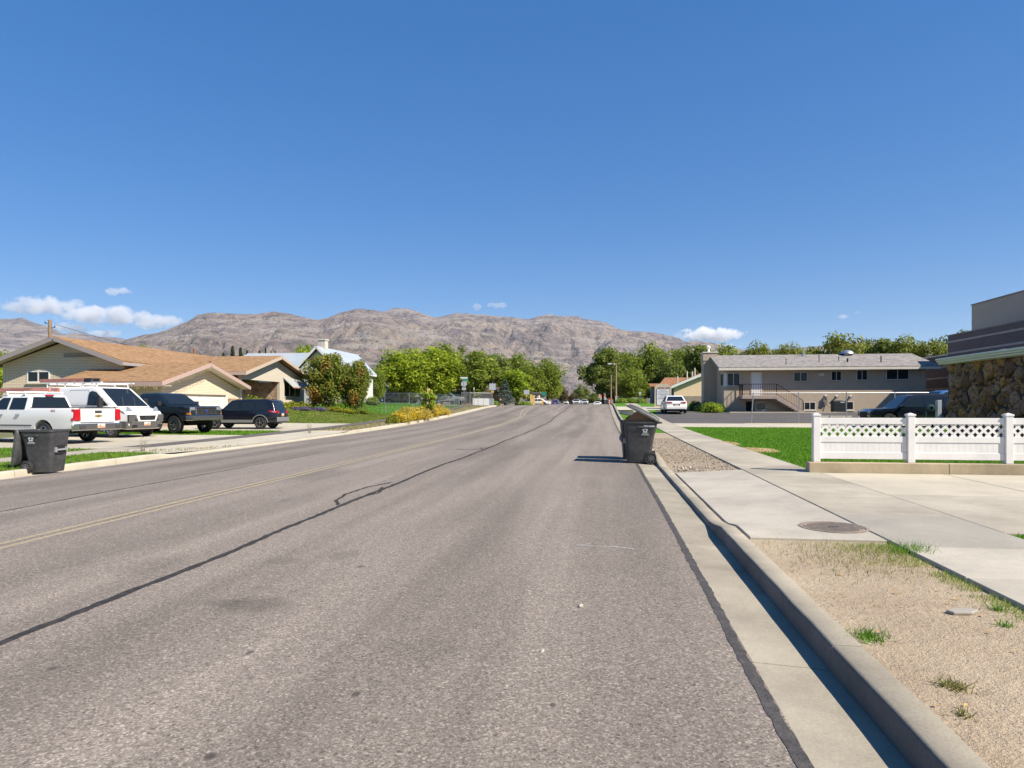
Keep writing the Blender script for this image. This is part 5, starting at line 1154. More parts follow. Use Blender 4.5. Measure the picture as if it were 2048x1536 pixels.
# beyond the crest and along the side street
def far(px, d): p = B(px, d); return (p.x, p.y, p.z)
box_car('distant_car', 'blue hatchback on the road just beyond the crest', 'car', far(1109, 178), R(100), BLUE_P, 4.2, 1.85, 1.75, 'suv', None, .34, None, False)
pickup('distant_truck', 'white pickup beyond the crest beside the blue hatchback', far(1127, 192), R(-75), AWHITE, True, None, False)
pickup('distant_truck', 'white pickup beyond the crest in the middle of the street', far(1153, 186), R(-88), AWHITE, True, None, False)
pickup('distant_truck', 'smaller looking white pickup right behind the other beyond the crest', far(1168, 200), R(-82), AWHITE, True, None, False)
box_car('distant_car', 'white car showing only its roof in front of the tan boards', 'car', far(1075, 120), R(175), AWHITE, 4.6, 1.8, 1.3, 'sedan', None, .32, None, False)
box_car('distant_car', 'white car roof glimpsed below the small diamond sign', 'car', far(1100, 190), R(180), AWHITE, 4.6, 1.8, 1.45, 'sedan', None, .32, None, False)
box_car('distant_car', 'low white car near the orange roadwork sign beyond the crest', 'car', far(1193, 215), R(180), AWHITE, 4.8, 1.85, 1.4, 'sedan', None, .33, None, False)
pickup('tan_truck', 'old tan pickup carrying a red bike behind the chain link fence', far(803, 108), R(8), TAN_P, False, None, False)
pickup('dark_truck', 'dark grey pickup on the side street under the big green tree', far(884, 116), R(5), paint('slate_car_paint', (.05, .065, .085)), True, None, False)
pickup('silver_truck', 'silver pickup on the side street beside the fence corner', far(894, 108), R(5), SILV_P, False, None, False)
tb = far(784, 108.5); o = thing('dirt_bike', 'red dirt bike standing in the bed of the tan pickup', 'motorcycle', (tb[0], tb[1] - .2, tb[2] + 1.32), R(8))
REDP = M('bike_red', (.5, .02, .02), .35)
MB().slab([(-.75, -.12, .62), (-.2, -.12, .5), (.35, -.12, .55), (.5, -.12, .75), (.1, -.12, .82), (-.8, -.12, .78)], .24, (0, 1, 0)).build('fairing', REDP, o, bevel=.03); MB().slab([(.6, -.1, .55), (1.0, -.1, .52), (.95, -.1, .6), (.55, -.1, .68)], .2, (0, 1, 0)).build('fender', REDP, o)
MB().bar((.45, 0, .95), (.75, 0, .25), .06).bar((.45, -.35, 1.0), (.45, .35, 1.0), .04).build('fork', DARKM, o); wheels(o, [(-.62, 0), (.78, 0)], .31, .1, 'six'); MB().box(-.3, .3, -.12, .12, .22, .5).build('engine', DARKM, o)
# ------------------------------------------------------------------ trees and shrubs
BARK = M('bark', (.085, .065, .05), .95, var=.35, vs=4, bump=.8, bs=12); BARKL = M('bark_pale', (.17, .14, .11), .9, var=.3, vs=4, bump=.6, bs=12)
def leaves(rs, C_, Rr, per, size, flat=.85, up=.45, pw=.42):
    """quads scattered through spherical clumps; returns vertex and face arrays"""
    n = len(C_) * per; c = np.repeat(C_, per, 0); r = np.repeat(Rr, per)[:, None]
    d = rs.normal(size=(n, 3)); d /= np.linalg.norm(d, axis=1)[:, None] + 1e-9
    rad = rs.rand(n, 1) ** pw; p = c + d * rad * r * np.array([1, 1, flat])
    nm = d * .7 + rs.normal(size=(n, 3)) * .55 + np.array([0, 0, up]); nm /= np.linalg.norm(nm, axis=1)[:, None]
    a = np.cross(nm, rs.normal(size=(n, 3))); a /= np.linalg.norm(a, axis=1)[:, None] + 1e-9; b = np.cross(nm, a)
    s = (size * (.6 + .8 * rs.rand(n, 1)))
    q = np.stack([p - a * s, p - b * s * .55 + nm * s * .12, p + a * s, p + b * s * .55 + nm * s * .12], 1).reshape(-1, 3)
    return q, np.arange(n * 4).reshape(-1, 4)
def tree_kind(seed, h, r, hb, ncl, per, size, shape='round', stems=1, mat=None, bark=None, cr=(.24, .38)):
    rs = np.random.RandomState(seed); zc, rz = (h + hb) / 2, (h - hb) / 2
    u = rs.normal(size=(ncl, 3)); u /= np.linalg.norm(u, axis=1)[:, None]; rad = rs.rand(ncl) ** .38 * .80
    if shape == 'round':
        Cc = u * rad[:, None] * np.array([r, r, rz]) + np.array([0, 0, zc]); Cc[:, 0] += .12 * r * np.sin(Cc[:, 2] * 1.3 + seed); Rr = r * rs.uniform(cr[0], cr[1], ncl)
    elif shape == 'cone':
        t_ = np.sort(rs.rand(ncl) ** 1.25); ang = rs.rand(ncl) * 6.283; rr_ = r * (1 - t_) * (.45 + .5 * rs.rand(ncl))
        Cc = np.stack([rr_ * np.cos(ang), rr_ * np.sin(ang), hb + (h - hb) * t_ * .96], 1); Rr = r * (.13 + .34 * (1 - t_)) * rs.uniform(.8, 1.2, ncl)
    elif shape == 'low':
        Cc = u * rad[:, None] * np.array([r, r, h * .5]); Cc[:, 2] = np.abs(Cc[:, 2]) * 1.3 + h * .12; Rr = r * rs.uniform(cr[0], cr[1], ncl)
    v, f = leaves(rs, Cc, Rr, per, size, .85 if shape != 'cone' else .55, .45 if shape != 'cone' else .1)
    if shape != 'low':
        zt_, zb_ = np.percentile(v[:, 2], 99.7), np.percentile(v[:, 2], .3); k_ = (h - hb) / (zt_ - zb_); v[:, 2] = hb + (v[:, 2] - zb_) * k_; Cc[:, 2] = hb + (Cc[:, 2] - zb_) * k_
        q_ = np.percentile(np.abs(v[:, :2]), 98.5); v[:, :2] *= r / q_; Cc[:, :2] *= r / q_
    v[:, 2] = np.maximum(v[:, 2], .02)
    crown = raw('mesh:crown', v, f, mat)
    m = MB(); rn = random.Random(seed)
    for s_ in range(stems):
        ox = 0 if stems == 1 else r * .35 * math.cos(6.28 * s_ / stems); oy = 0 if stems == 1 else r * .35 * math.sin(6.28 * s_ / stems)
        tr = h * .022 + .04
        if shape == 'low': m.path([(ox * .3, oy * .3, -.1), (ox, oy, h * .5)], .03, 5, .015); continue
        if shape == 'cone': m.path([(0, 0, -.2), (0, 0, h * .9)], tr, 7, .02); continue
        p0 = Vector((ox * .3, oy * .3, -.2)); pts = [p0]
        for i in range(4): pts.append(Vector((ox * (i + 1) / 4 + rn.uniform(-.04, .04) * h * .3, oy * (i + 1) / 4 + rn.uniform(-.04, .04) * h * .3, (hb + rz * .7) * (i + 1) / 4)))
        m.path(pts, tr * (1 if stems == 1 else .7), 8, tr * .45)
        for k in range(0, ncl, 3 if stems == 1 else 5):
            st_ = pts[rn.choice((2, 3, 4))]; c = Vector(Cc[k]); mid = (st_ + c) / 2 + Vector((rn.uniform(-.3, .3), rn.uniform(-.3, .3), -.1 * r))
            m.path([st_, mid, c], tr * .3, 5, tr * .08)
    return crown, m.mesh('trunk', bark or BARK, 40, uv=False), h, r
LEAF_Y = leaf_mat('leaf_yellow_green', (.06, .10, .010), (.15, .19, .014), (.27, .28, .018))
LEAF_G = leaf_mat('leaf_green', (.05, .08, .012), (.108, .138, .018), (.20, .215, .025)); LEAF_D = leaf_mat('leaf_dark_green', (.045, .062, .012), (.09, .115, .022), (.16, .18, .03))
LEAF_O = leaf_mat('leaf_olive', (.05, .065, .012), (.115, .13, .02), (.2, .2, .03)); LEAF_H = leaf_mat('leaf_hawthorn', (.035, .06, .010), (.09, .11, .015), (.18, .165, .02), .4, (.30, .16, .03))
LEAF_C = leaf_mat('needle_dark', (.012, .028, .010), (.028, .05, .014), (.055, .08, .02), .15); LEAF_B = leaf_mat('needle_blue', (.05, .075, .065), (.10, .13, .11), (.16, .19, .17), .15)
LEAF_M = leaf_mat('leaf_maroon', (.03, .02, .012), (.065, .05, .022), (.10, .08, .03)); LEAF_V = leaf_mat('leaf_bright', (.06, .10, .010), (.15, .2, .018), (.27, .28, .02))
KIND = {
    'maple': tree_kind(1, 10, 4.4, 1.6, 70, 150, .20, mat=LEAF_Y), 'maple2': tree_kind(2, 10, 4.2, 1.4, 66, 150, .20, mat=LEAF_Y),
    'ash': tree_kind(3, 11, 4.0, 2.0, 60, 140, .21, mat=LEAF_G, cr=(.26, .4)), 'ash2': tree_kind(4, 11, 4.4, 1.8, 64, 140, .22, mat=LEAF_G, cr=(.22, .36)),
    'elm': tree_kind(5, 12, 4.6, 2.6, 52, 135, .24, mat=LEAF_D, cr=(.2, .34)), 'elm2': tree_kind(6, 12, 4.2, 2.2, 48, 150, .24, mat=LEAF_D, cr=(.2, .36)),
    'locust': tree_kind(7, 10, 4.2, 2.0, 58, 120, .18, mat=LEAF_O, bark=BARKL, cr=(.18, .32)), 'locust2': tree_kind(8, 10, 4.0, 1.8, 56, 120, .18, mat=LEAF_O, bark=BARKL, cr=(.18, .3)),
    'spruce': tree_kind(9, 8, 2.0, .3, 90, 60, .14, 'cone', mat=LEAF_B), 'fir': tree_kind(10, 7, 1.3, .2, 90, 70, .13, 'cone', mat=LEAF_C),
    'hawthorn': tree_kind(11, 5, 2.4, .25, 74, 170, .105, stems=4, mat=LEAF_H, cr=(.2, .32)), 'plum': tree_kind(12, 6, 2.6, 1.0, 40, 110, .16, mat=LEAF_M), 'gold': tree_kind(13, 8, 3.0, 1.0, 52, 140, .18, mat=LEAF_V),
    'young': tree_kind(14, 2.6, .75, .25, 34, 80, .085, mat=LEAF_V, stems=2)}
def tree(kind, name, label, px, ytop, hw, d, cat='tree', group=None, base=None, rz=None):
    cr, tk, h, r = KIND[kind]; p = B(px, d)
    if base is not None: p.z = base
    zt = W(px, ytop + (4 if group == GB else 0), d).z; t = thing(name, label, cat, p, rz if rz is not None else rnd.uniform(0, 6.28), group)
    sx = hw * (1.35 if group == GB else 1.16 if hw > 18 else 1.05) / FPX * d / r; t.scale = (sx, sx, (zt - p.z) / h)
    link('crown', cr, t); link('trunk', tk, t); return t
GL, GR, GB = 'trees beyond the side street on the left', 'tall trees beyond the lamp post on the right', 'trees showing above the grey shingle roof'
for a in [('maple', 'maple_tree', 'broad yellow green maple leftmost of the trees behind the chain link fence', 803, 702, 50, 104, 'tree', GL),
          ('maple2', 'maple_tree', 'tall bright yellow green maple behind the timber post', 860, 699, 48, 108, 'tree', GL),
          ('ash', 'ash_tree', 'darker green tree crest rising behind the bright maples', 884, 689, 40, 128, 'tree', GL),
          ('elm2', 'elm_tree', 'dull dark tree top between the maples and the stop sign tree', 916, 694, 24, 140, 'tree', GL),
          ('ash2', 'ash_tree', 'rounded mid green tree standing right behind the stop sign', 946, 704, 42, 112, 'tree', GL),
          ('elm', 'elm_tree', 'dark loose tree behind the square sign with sky gaps', 990, 709, 32, 150, 'tree', GL),
          ('ash', 'ash_tree', 'tall green tree back row above the yellow tree', 1036, 709, 34, 155, 'tree', GL),
          ('gold', 'linden_tree', 'yellow tinged small tree behind the blue spruce', 1032, 740, 27, 116, 'tree', GL),
          ('spruce', 'blue_spruce', 'blue grey spruce in front of the yellow tinged tree', 1010, 760, 16, 108, 'tree', GL),
          ('ash2', 'ash_tree', 'green tree left of the rightmost tall tree by the crest', 1060, 732, 26, 132, 'tree', GL),
          ('ash', 'ash_tree', 'tall green tree last before the road gap to the mountain', 1096, 719, 27, 136, 'tree', GL),
          ('elm', 'elm_tree', 'dark low tree edging the road gap beneath the tall green tree', 1108, 745, 16, 150, 'tree', GL),
          ('plum', 'plum_tree', 'maroon brown small tree at the foot of the road gap', 1125, 770, 12, 170, 'tree', GL),
          ('plum', 'plum_tree', 'brownish bush shaped tree above the white pickups', 1144, 785, 14, 260, 'tree', GL),
          ('elm2', 'elm_tree', 'lone dark round tree in the middle of the road gap', 1163, 770, 14, 300, 'tree', GL),
          ('elm', 'elm_tree', 'small faint tree right of the lone dark round tree', 1187, 786, 13, 330, 'tree', GL),
          ('elm', 'elm_tree', 'dark spreading tree overhanging the street lamp', 1206, 698, 36, 122, 'tree', GR),
          ('ash2', 'ash_tree', 'green tree just right of the street lamp pole', 1250, 706, 32, 128, 'tree', GR),
          ('ash', 'ash_tree', 'lower bright green tree above the far clipped hedge', 1262, 738, 28, 112, 'tree', GR),
          ('ash', 'ash_tree', 'tallest green tree in the middle of the right hand row', 1303, 689, 34, 130, 'tree', GR),
          ('elm2', 'elm_tree', 'dark tree filling the space above the sign board', 1336, 712, 30, 120, 'tree', GR),
          ('ash2', 'ash_tree', 'green tree above the rust brown hall roof', 1362, 700, 34, 132, 'tree', GR),
          ('elm', 'elm_tree', 'dark green tree right behind the brick chimney', 1402, 692, 34, 126, 'tree', GR),
          ('ash', 'ash_tree', 'green tree right of the brick chimney sloping down to the roof', 1448, 692, 36, 118, 'tree', GR),
          ('elm2', 'elm_tree', 'shadowy low tree filling between lamp pole and sign', 1228, 745, 26, 118, 'tree', GR),
          ('elm', 'elm_tree', 'shadowy low tree behind the hedge and sign post', 1290, 748, 30, 122, 'tree', GR),
          ('locust', 'locust_tree', 'thin airy tree leftmost above the long grey roof', 1513, 682, 24, 92, 'tree', GB),
          ('locust2', 'locust_tree', 'low olive tree between the two airy ones above the grey roof', 1548, 697, 20, 96, 'tree', GB),
          ('locust', 'locust_tree', 'airy yellow green tree left of the dark roof pipe', 1584, 684, 28, 90, 'tree', GB),
          ('locust2', 'locust_tree', 'low yellow green tree right of the dark roof pipe', 1626, 692, 24, 94, 'tree', GB),
          ('locust', 'locust_tree', 'highest rounded tree above the grey roof near the ventilator', 1680, 665, 38, 90, 'tree', GB),
          ('locust2', 'locust_tree', 'olive tree dipping low right of the roof ventilator', 1727, 687, 24, 96, 'tree', GB),
          ('elm', 'elm_tree', 'darker tree above the right half of the grey roof', 1766, 675, 32, 92, 'tree', GB),
          ('locust', 'locust_tree', 'bright bushy tree above the right end of the grey roof', 1818, 669, 32, 88, 'tree', GB),
          ('locust2', 'locust_tree', 'bright tree against the dark school wall', 1866, 677, 28, 86, 'tree', GB),
          ('elm2', 'elm_tree', 'tree top peeping over the corner of the dark school block', 1912, 661, 26, 100, 'tree', GB),
          ('fir', 'fir_tree', 'dark conifer, leftmost of the clump over the brown roof', 447, 706, 11, 82, 'tree', None),
          ('fir', 'fir_tree', 'dark conifer with the tallest tip of the left clump', 465, 693, 12, 80, 'tree', None),
          ('fir', 'fir_tree', 'dark conifer in the middle of the left clump', 481, 696, 12, 81, 'tree', None),
          ('fir', 'fir_tree', 'dark conifer at the right end of the left clump', 494, 702, 10, 83, 'tree', None),
          ('fir', 'fir_tree', 'squat dark conifer directly before the white tower', 519, 702, 9, 80, 'tree', None),
          ('fir', 'fir_tree', 'pointed dark conifer right of the white tower', 531, 696, 6, 80, 'tree', None),
          ('fir', 'fir_tree', 'slim conifer second from the right over the brown roof', 542, 702, 5, 80, 'tree', None),
          ('fir', 'fir_tree', 'slim conifer rightmost over the brown roof', 551, 703, 5, 80, 'tree', None),
          ('fir', 'fir_tree', 'tiny conifer tip left of the rusty flue pipe', 400, 709, 14, 90, 'tree', None),
          ('maple', 'maple_tree', 'rounded tree top showing above the ridge of the brown roof', 284, 694, 20, 100, 'tree', None),
          ('gold', 'linden_tree', 'yellow green tree left behind the pale cottage ridge', 596, 695, 17, 112, 'tree', None),
          ('gold', 'linden_tree', 'yellow green tree right behind the pale cottage ridge', 620, 692, 18, 116, 'tree', None),
          ('gold', 'linden_tree', 'bright green tree at the left edge behind the brown house', -14, 702, 24, 80, 'tree', None),
          ('ash', 'ash_tree', 'green tree between the white cottage and the pale shed', 757, 738, 14, 96, 'tree', None),
          ('hawthorn', 'hawthorn_tree', 'tall hawthorn turning orange in front of the white cottage, larger left half', 655, 709, 37, 58, 'tree', None),
          ('hawthorn', 'hawthorn_tree', 'hawthorn turning brown in front of the white cottage, smaller right half', 712, 722, 24, 59, 'tree', None),
          ('young', 'sapling', 'bushy sapling in front of the timber post', 857, 781, 13, 54, 'shrub', None)]: tree(*a)

# low shrubs and flowers
def shrub_kind(seed, h, r, ncl, per, size, mat, cr=(.3, .45)): return tree_kind(seed, h, r, 0, ncl, per, size, 'low', 5, mat, BARKL, cr)
BUSHY = leaf_mat('rabbitbrush', (.30, .28, .15), (.55, .42, .04), (.80, .56, .02), .4); BED = leaf_mat('bed_leaf', (.10, .15, .012), (.24, .26, .02), (.45, .38, .02), .3)
BOX = leaf_mat('box_leaf', (.012, .03, .008), (.03, .06, .012), (.06, .10, .015), .2); LAV = leaf_mat('lavender', (.09, .08, .13), (.13, .11, .17), (.19, .16, .24), .2); HEDGE = leaf_mat('hedge_leaf', (.05, .09, .010), (.10, .15, .015), (.15, .2, .02), .2)
STALK = leaf_mat('grey_stalk', (.2, .2, .13), (.3, .29, .19), (.40, .37, .25), .2)
KIND.update({'brush': shrub_kind(21, 1.4, 1.05, 46, 130, .05, BUSHY, (.26, .4)), 'brush2': shrub_kind(22, 1.4, 1.1, 44, 130, .05, BUSHY, (.24, .4)), 'bed': shrub_kind(23, 1.2, 1.2, 40, 90, .085, BED), 'iris': shrub_kind(24, 1.6, 1.2, 40, 90, .10, LEAF_G),
             'box': shrub_kind(25, 1.2, 1.1, 46, 130, .06, BOX), 'bright': shrub_kind(26, 1.2, 1.1, 40, 110, .08, LEAF_V), 'lav': shrub_kind(27, .5, .8, 26, 90, .05, LAV), 'hedge': shrub_kind(28, 1.2, 1.3, 50, 130, .08, HEDGE), 'stalk': shrub_kind(29, 1.3, .9, 16, 14, .035, STALK)})
def shrub(kind, name, label, x, y, r, h, group=None, dz=0):
    cr, tk, h0, r0 = KIND[kind]; t = thing(name, label, 'shrub', (x, y, land(x, y) + dz), rnd.uniform(0, 6), group); t.scale = (r / r0, r / r0, h / h0 / 1.12)
    link('foliage', cr, t); link('stem', tk, t); return t
GBR = 'yellow flowering bushes beside the kerb'
for i, (px, d, r, h, lab) in enumerate(((800, 46.2, .95, 1.3, 'yellow flowering bush nearest the viewer at the left kerb'), (818, 48.6, 1.15, 1.55, 'second yellow flowering bush along the left kerb'), (838, 51.2, 1.15, 1.5, 'third yellow flowering bush along the left kerb, greyish front'),
                             (857, 54.5, 1.2, 1.6, 'fourth yellow flowering bush along the left kerb below the sapling'), (876, 58.5, 1.1, 1.5, 'farthest yellow flowering bush along the left kerb'))):
    p = B(px, d); shrub('brush' if i % 2 else 'brush2', 'flowering_bush', lab, p.x, p.y, r, h, GBR)
p = B(786, 45.5); shrub('bed', 'green_bush', 'small green tuft at the near end of the yellow flowering bushes', p.x, p.y, .55, .8)
for px, d, k, r, h, lab in ((505, 50, 'iris', 1.3, 1.9, 'dark green leafy shrub by the garage corner downspout'), (525, 52, 'bed', 1.1, 1.2, 'yellow green flowering shrub under the porch stone wall'), (548, 53.5, 'bed', 1.2, 1.1, 'yellow green shrub left of the awning window'),
                            (570, 54.5, 'bed', 1.2, .95, 'golden low shrub under the awning window'), (592, 56, 'bed', 1.2, .95, 'green gold low shrub right of the awning window'), (612, 57, 'iris', .9, .8, 'small dark shrub at the house corner by the hawthorn'), (745, 66, 'iris', .8, 1.2, 'small shrub by the cottage steps')):
    p = B(px, d); shrub(k, 'garden_shrub', lab, p.x, p.y, r, h, 'garden bed shrubs in front of the brown house')
for px, d, lab in ((603, 52, 'left lavender clump edging the sloping lawn'), (634, 53, 'right lavender clump edging the sloping lawn')):
    p = B(px, d); shrub('lav', 'lavender', lab, p.x, p.y, .9, .35)
for px, d, k, r, h, lab in ((668, 54.5, 'bed', .9, .6, 'low yellow plant beneath the hawthorn, left one'), (695, 55, 'bed', .9, .55, 'low yellow plant beneath the hawthorn, right one'), (720, 56, 'iris', .8, .6, 'dark low plant by the chain link post')):
    p = B(px, d); shrub(k, 'border_plant', lab, p.x, p.y, r, h)
def RP(px, Y): return W(px, 800, atY(px, Y)).x
for px, Y, k, r, h, lab in ((1392, 61.5, 'box', .75, 1.25, 'dark clipped hedge bush left of the brick chimney'), (1407, 60.6, 'box', .85, 1.2, 'dark clipped hedge bush below the brick chimney'), (1421, 60.2, 'box', .8, 1.15, 'dark shrub between chimney and bright shrub'), (1437, 59.0, 'box', .7, 1.2, 'dark shrub at the brick corner behind the bright shrub'),
                          (1424, 58.4, 'bright', .95, 1.2, 'bright yellow green shrub at the brick house corner')):
    shrub(k, 'corner_shrub', lab, RP(px, Y), Y, r, h)
for px, lab in ((1243, 'left end of the far clipped green hedge'), (1262, 'middle of the far clipped green hedge'), (1281, 'right end of the far clipped green hedge')):
    p = B(px, 92); shrub('hedge', 'hedge', lab, p.x, p.y, .95, 1.05)
for px, lab in ((985, 'low hedge behind the square street sign'), (1050, 'low hedge behind the far square sign')):
    p = B(px, 104); shrub('hedge', 'hedge', lab, p.x, p.y, 1.2, .9)
for (px, py, r, h, lab) in ((619, 866, .3, .95, 'spindly weed growing from the left verge by the driveway apron'), (286, 903, .28, .8, 'dry spindly weed beside the left pavement')):
    g = G(px, py); shrub('stalk', 'weed', lab, g.x, g.y, r, h)

# grass blades and weeds
BLADE = leaf_mat('grass_blade', (.08, .19, .012), (.125, .275, .016), (.19, .34, .025), .4); BLADED = leaf_mat('grass_blade_dry', (.14, .16, .03), (.23, .22, .06), (.40, .32, .12), .4)
def blades(name, pts, hmin, hmax, wd, mat, seed=1, lean=.35):
    rs = np.random.RandomState(seed); P = np.array(pts); n = len(P); a = rs.rand(n) * 6.283; h = rs.uniform(hmin, hmax, n)
    dx, dy = np.cos(a) * wd, np.sin(a) * wd; l = rs.normal(size=(n, 2)) * lean * h[:, None]
    z = P[:, 2]; v = np.stack([np.stack([P[:, 0] - dx, P[:, 1] - dy, z], 1), np.stack([P[:, 0] + dx, P[:, 1] + dy, z], 1), np.stack([P[:, 0] + l[:, 0], P[:, 1] + l[:, 1], z + h], 1)], 1).reshape(-1, 3)
    return raw(name, v, np.arange(n * 3).reshape(-1, 3), mat, kind='stuff')
def inside(poly, x, y):
    c = False; j = len(poly) - 1
    for i in range(len(poly)):
        (xi, yi), (xj, yj) = poly[i], poly[j]
        if (yi > y) != (yj > y) and x < (xj - xi) * (y - yi) / (yj - yi) + xi: c = not c
        j = i
    return c
DRYSPOT = [(*G(1505, 899), .75, 1.1), (*G(1452, 886), .45, 1.2), (*G(1425, 879), .35, 1.4)]
STRAW = soil_mat('straw', (.46, .33, .17), (.36, .26, .12))
for a_, b_, c_, d_ in DRYSPOT: sheet('dry_patch', [(max(4.17, a_ + c_ * math.cos(k * .4488) * rnd.uniform(.8, 1.15)), b_ + d_ * math.sin(k * .4488) * rnd.uniform(.8, 1.15)) for k in range(14)], -.006, STRAW, step=3)
def scatter(poly, n, seed, bias=0):
    rs = random.Random(seed); x0, x1 = min(p[0] for p in poly), max(p[0] for p in poly); y0, y1 = min(p[1] for p in poly), max(p[1] for p in poly); out = []
    while len(out) < n:
        x = rs.uniform(x0, x1); y = y0 + (y1 - y0) * rs.random() ** (1 + bias)
        if inside(poly, x, y) and not any(((x - a) / c) ** 2 + ((y - b) / d) ** 2 < rs.uniform(.5, 1.2) for a, b, c, d in DRYSPOT): out.append((x, y, land(x, y) - .015))
    return out
blades('grass', scatter([(4.10, 13.66), (13, 13.66), (13, 29), (20, 29), (20, 36), (4.10, 36)], 110000, 1, .9), .03, .065, .010, BLADE, 1)
blades('grass', scatter([(4.2, 2), (7.5, 2), (7.5, 7.5), (4.2, 7.5)], 14000, 2), .03, .07, .006, BLADE, 2)
dry = [(x, y, land(x, y) - .015) for a, b, c, d in DRYSPOT for x, y in ((a + rnd.gauss(0, c * .5), b + rnd.gauss(0, d * .5)) for _ in range(1500)) if x > 4.17]
blades('dry_grass', dry[::3], .01, .035, .010, BLADED, 3)
sheetless = [(-16.8, 43.4), (-16.8, 57.3), (-26, 57.3), (-26, 45.5), (-23, 43.4)]
DS = DRYSPOT; DRYSPOT = []
blades('grass', scatter(sheetless, 22000, 4), .04, .09, .03, BLADED, 4); blades('grass', scatter(sheetless, 20000, 5), .04, .08, .03, BLADE, 5)
blades('grass', scatter([(-16.8, 58), (-16.8, 79), (-27, 79), (-27, 58)], 22000, 6), .04, .08, .035, BLADE, 6)
blades('grass', scatter([(-15.5, 6), (KL1 - .04, 6), (KL1 - .04, 19), (-15.5, 19)], 12000, 7), .03, .09, .014, BLADE, 7)
blades('dry_grass', scatter([(-15.5, 8), (KL1 - .04, 8), (KL1 - .04, 24), (-15.5, 19)], 3000, 8), .03, .1, .014, BLADED, 8)
blades('grass', scatter([(-17, 29.4), (-17, 33.7), (-25, 33.7), (-25, 29.4)], 9000, 9), .04, .10, .02, BLADE, 9); blades('grass', scatter([(-17, 12), (-17, 20.4), (-27, 20.4), (-27, 12)], 9000, 10), .04, .09, .02, BLADE, 10)
blades('dry_grass', scatter([(-15.5, 34.6), (KL1 - .05, 34.6), (KL1 - .05, 80), (-15.5, 80)], 5000, 11), .04, .14, .02, BLADED, 11)
# weeds along the near pavement edge and loose tufts in the dirt verge
wp = []
for y0, y1, n, sx in ((6.0, 6.9, 900, .24), (5.3, 5.85, 420, .09), (4.6, 5.2, 420, .08), (4.0, 4.5, 200, .06), (6.5, 6.95, 500, .6)):
    for _ in range(n):
        x, y = 2.78 - abs(rnd.gauss(0, sx)), rnd.uniform(y0, y1)
        wp.append((x, y, land(x, y) - .03))
blades('weeds', wp, .02, .065, .0032, leaf_mat('weed_blade', (.07, .11, .02), (.13, .17, .03), (.28, .25, .07), .3), 12); blades('dry_weeds', [(2.2 + rnd.gauss(0, .3), 6.25 + rnd.gauss(0, .3), land(2.2, 6.2) - .028) for _ in range(1500)], .012, .045, .003, BLADED, 13)
for i, (px, py, n, s, h, dm, lab) in enumerate(((1735, 1268, 170, .055, .07, BLADE, 'bright green grass tuft beside the kerb joint'), (1907, 1366, 110, .04, .05, BLADED, 'small dry green tuft in the dirt below the kerb'), (1925, 1422, 40, .03, .04, BLADED, 'tiny tuft in the dirt near the bottom corner'),
                                            (1995, 1215, 40, .03, .07, BLADE, 'thin grass sprig near the broken concrete chip'), (2010, 1246, 30, .03, .06, BLADE, 'smaller grass sprig just below the thin one'), (1820, 1100, 240, .09, .13, BLADE, 'spiky long grass tuft at the pavement slab edge'))):
    g = G(px, py); pts = [(rnd.gauss(0, s), rnd.gauss(0, s), 0) for _ in range(n)]
    me = blades('grass_tuft', pts + [(0, 0, 0)] * 12, h * .4, h, .0035, dm, 30 + i, .7); del me['kind']; me.location = (g.x, g.y, land(g.x, g.y) - .022); tag(me, lab, 'grass tuft', 'loose grass tufts in the dirt verge')
# ------------------------------------------------------------------ vinyl fence on its plinth
fx = [4.13 + 1.712 * i for i in range(6)]; FY = 13.62; pz = land(5, 13.6) + .205
VIN = M('white_vinyl', (.72, .69, .65), .4, var=.07, vs=2.5, kind='World')
pl = thing('plinth_wall', 'low weathered concrete plinth carrying the white lattice fence', 'wall', (3.95, 13.45, land(4, 13.5) - .1))
for a in range(4): MB().box(a * 2.5 + .004, a * 2.5 + 2.496, 0, .24, 0, pz - land(4, 13.5) + .1).build('section', PLINTH, pl, bevel=.015, seg=2)
fe = thing('lattice_fence', 'white vinyl fence with lattice strip on the low concrete plinth', 'fence', (0, FY, pz))
post = MB().box(-.064, .064, -.064, .064, 0, .9); post = post.mesh('post', VIN, bevel=.008, seg=2)
cap = MB().box(-.074, .074, -.074, .074, .895, .925).slab([(-.074, -.074, .9255), (.074, -.074, .9255), (.074, .074, .9255), (-.074, .074, .9255)], .002); cap.add([(-.07, -.07, .9255), (.07, -.07, .9255), (.07, .07, .9255), (-.07, .07, .9255), (0, 0, .955)], [(0, 1, 4), (1, 2, 4), (2, 3, 4), (3, 0, 4)]); cap = cap.mesh('post_cap', VIN)
board = MB().box(.0006, 1.584 / 16 - .0006, -.011, .011, .17, .42).mesh('board', VIN, bevel=.0015, seg=1)
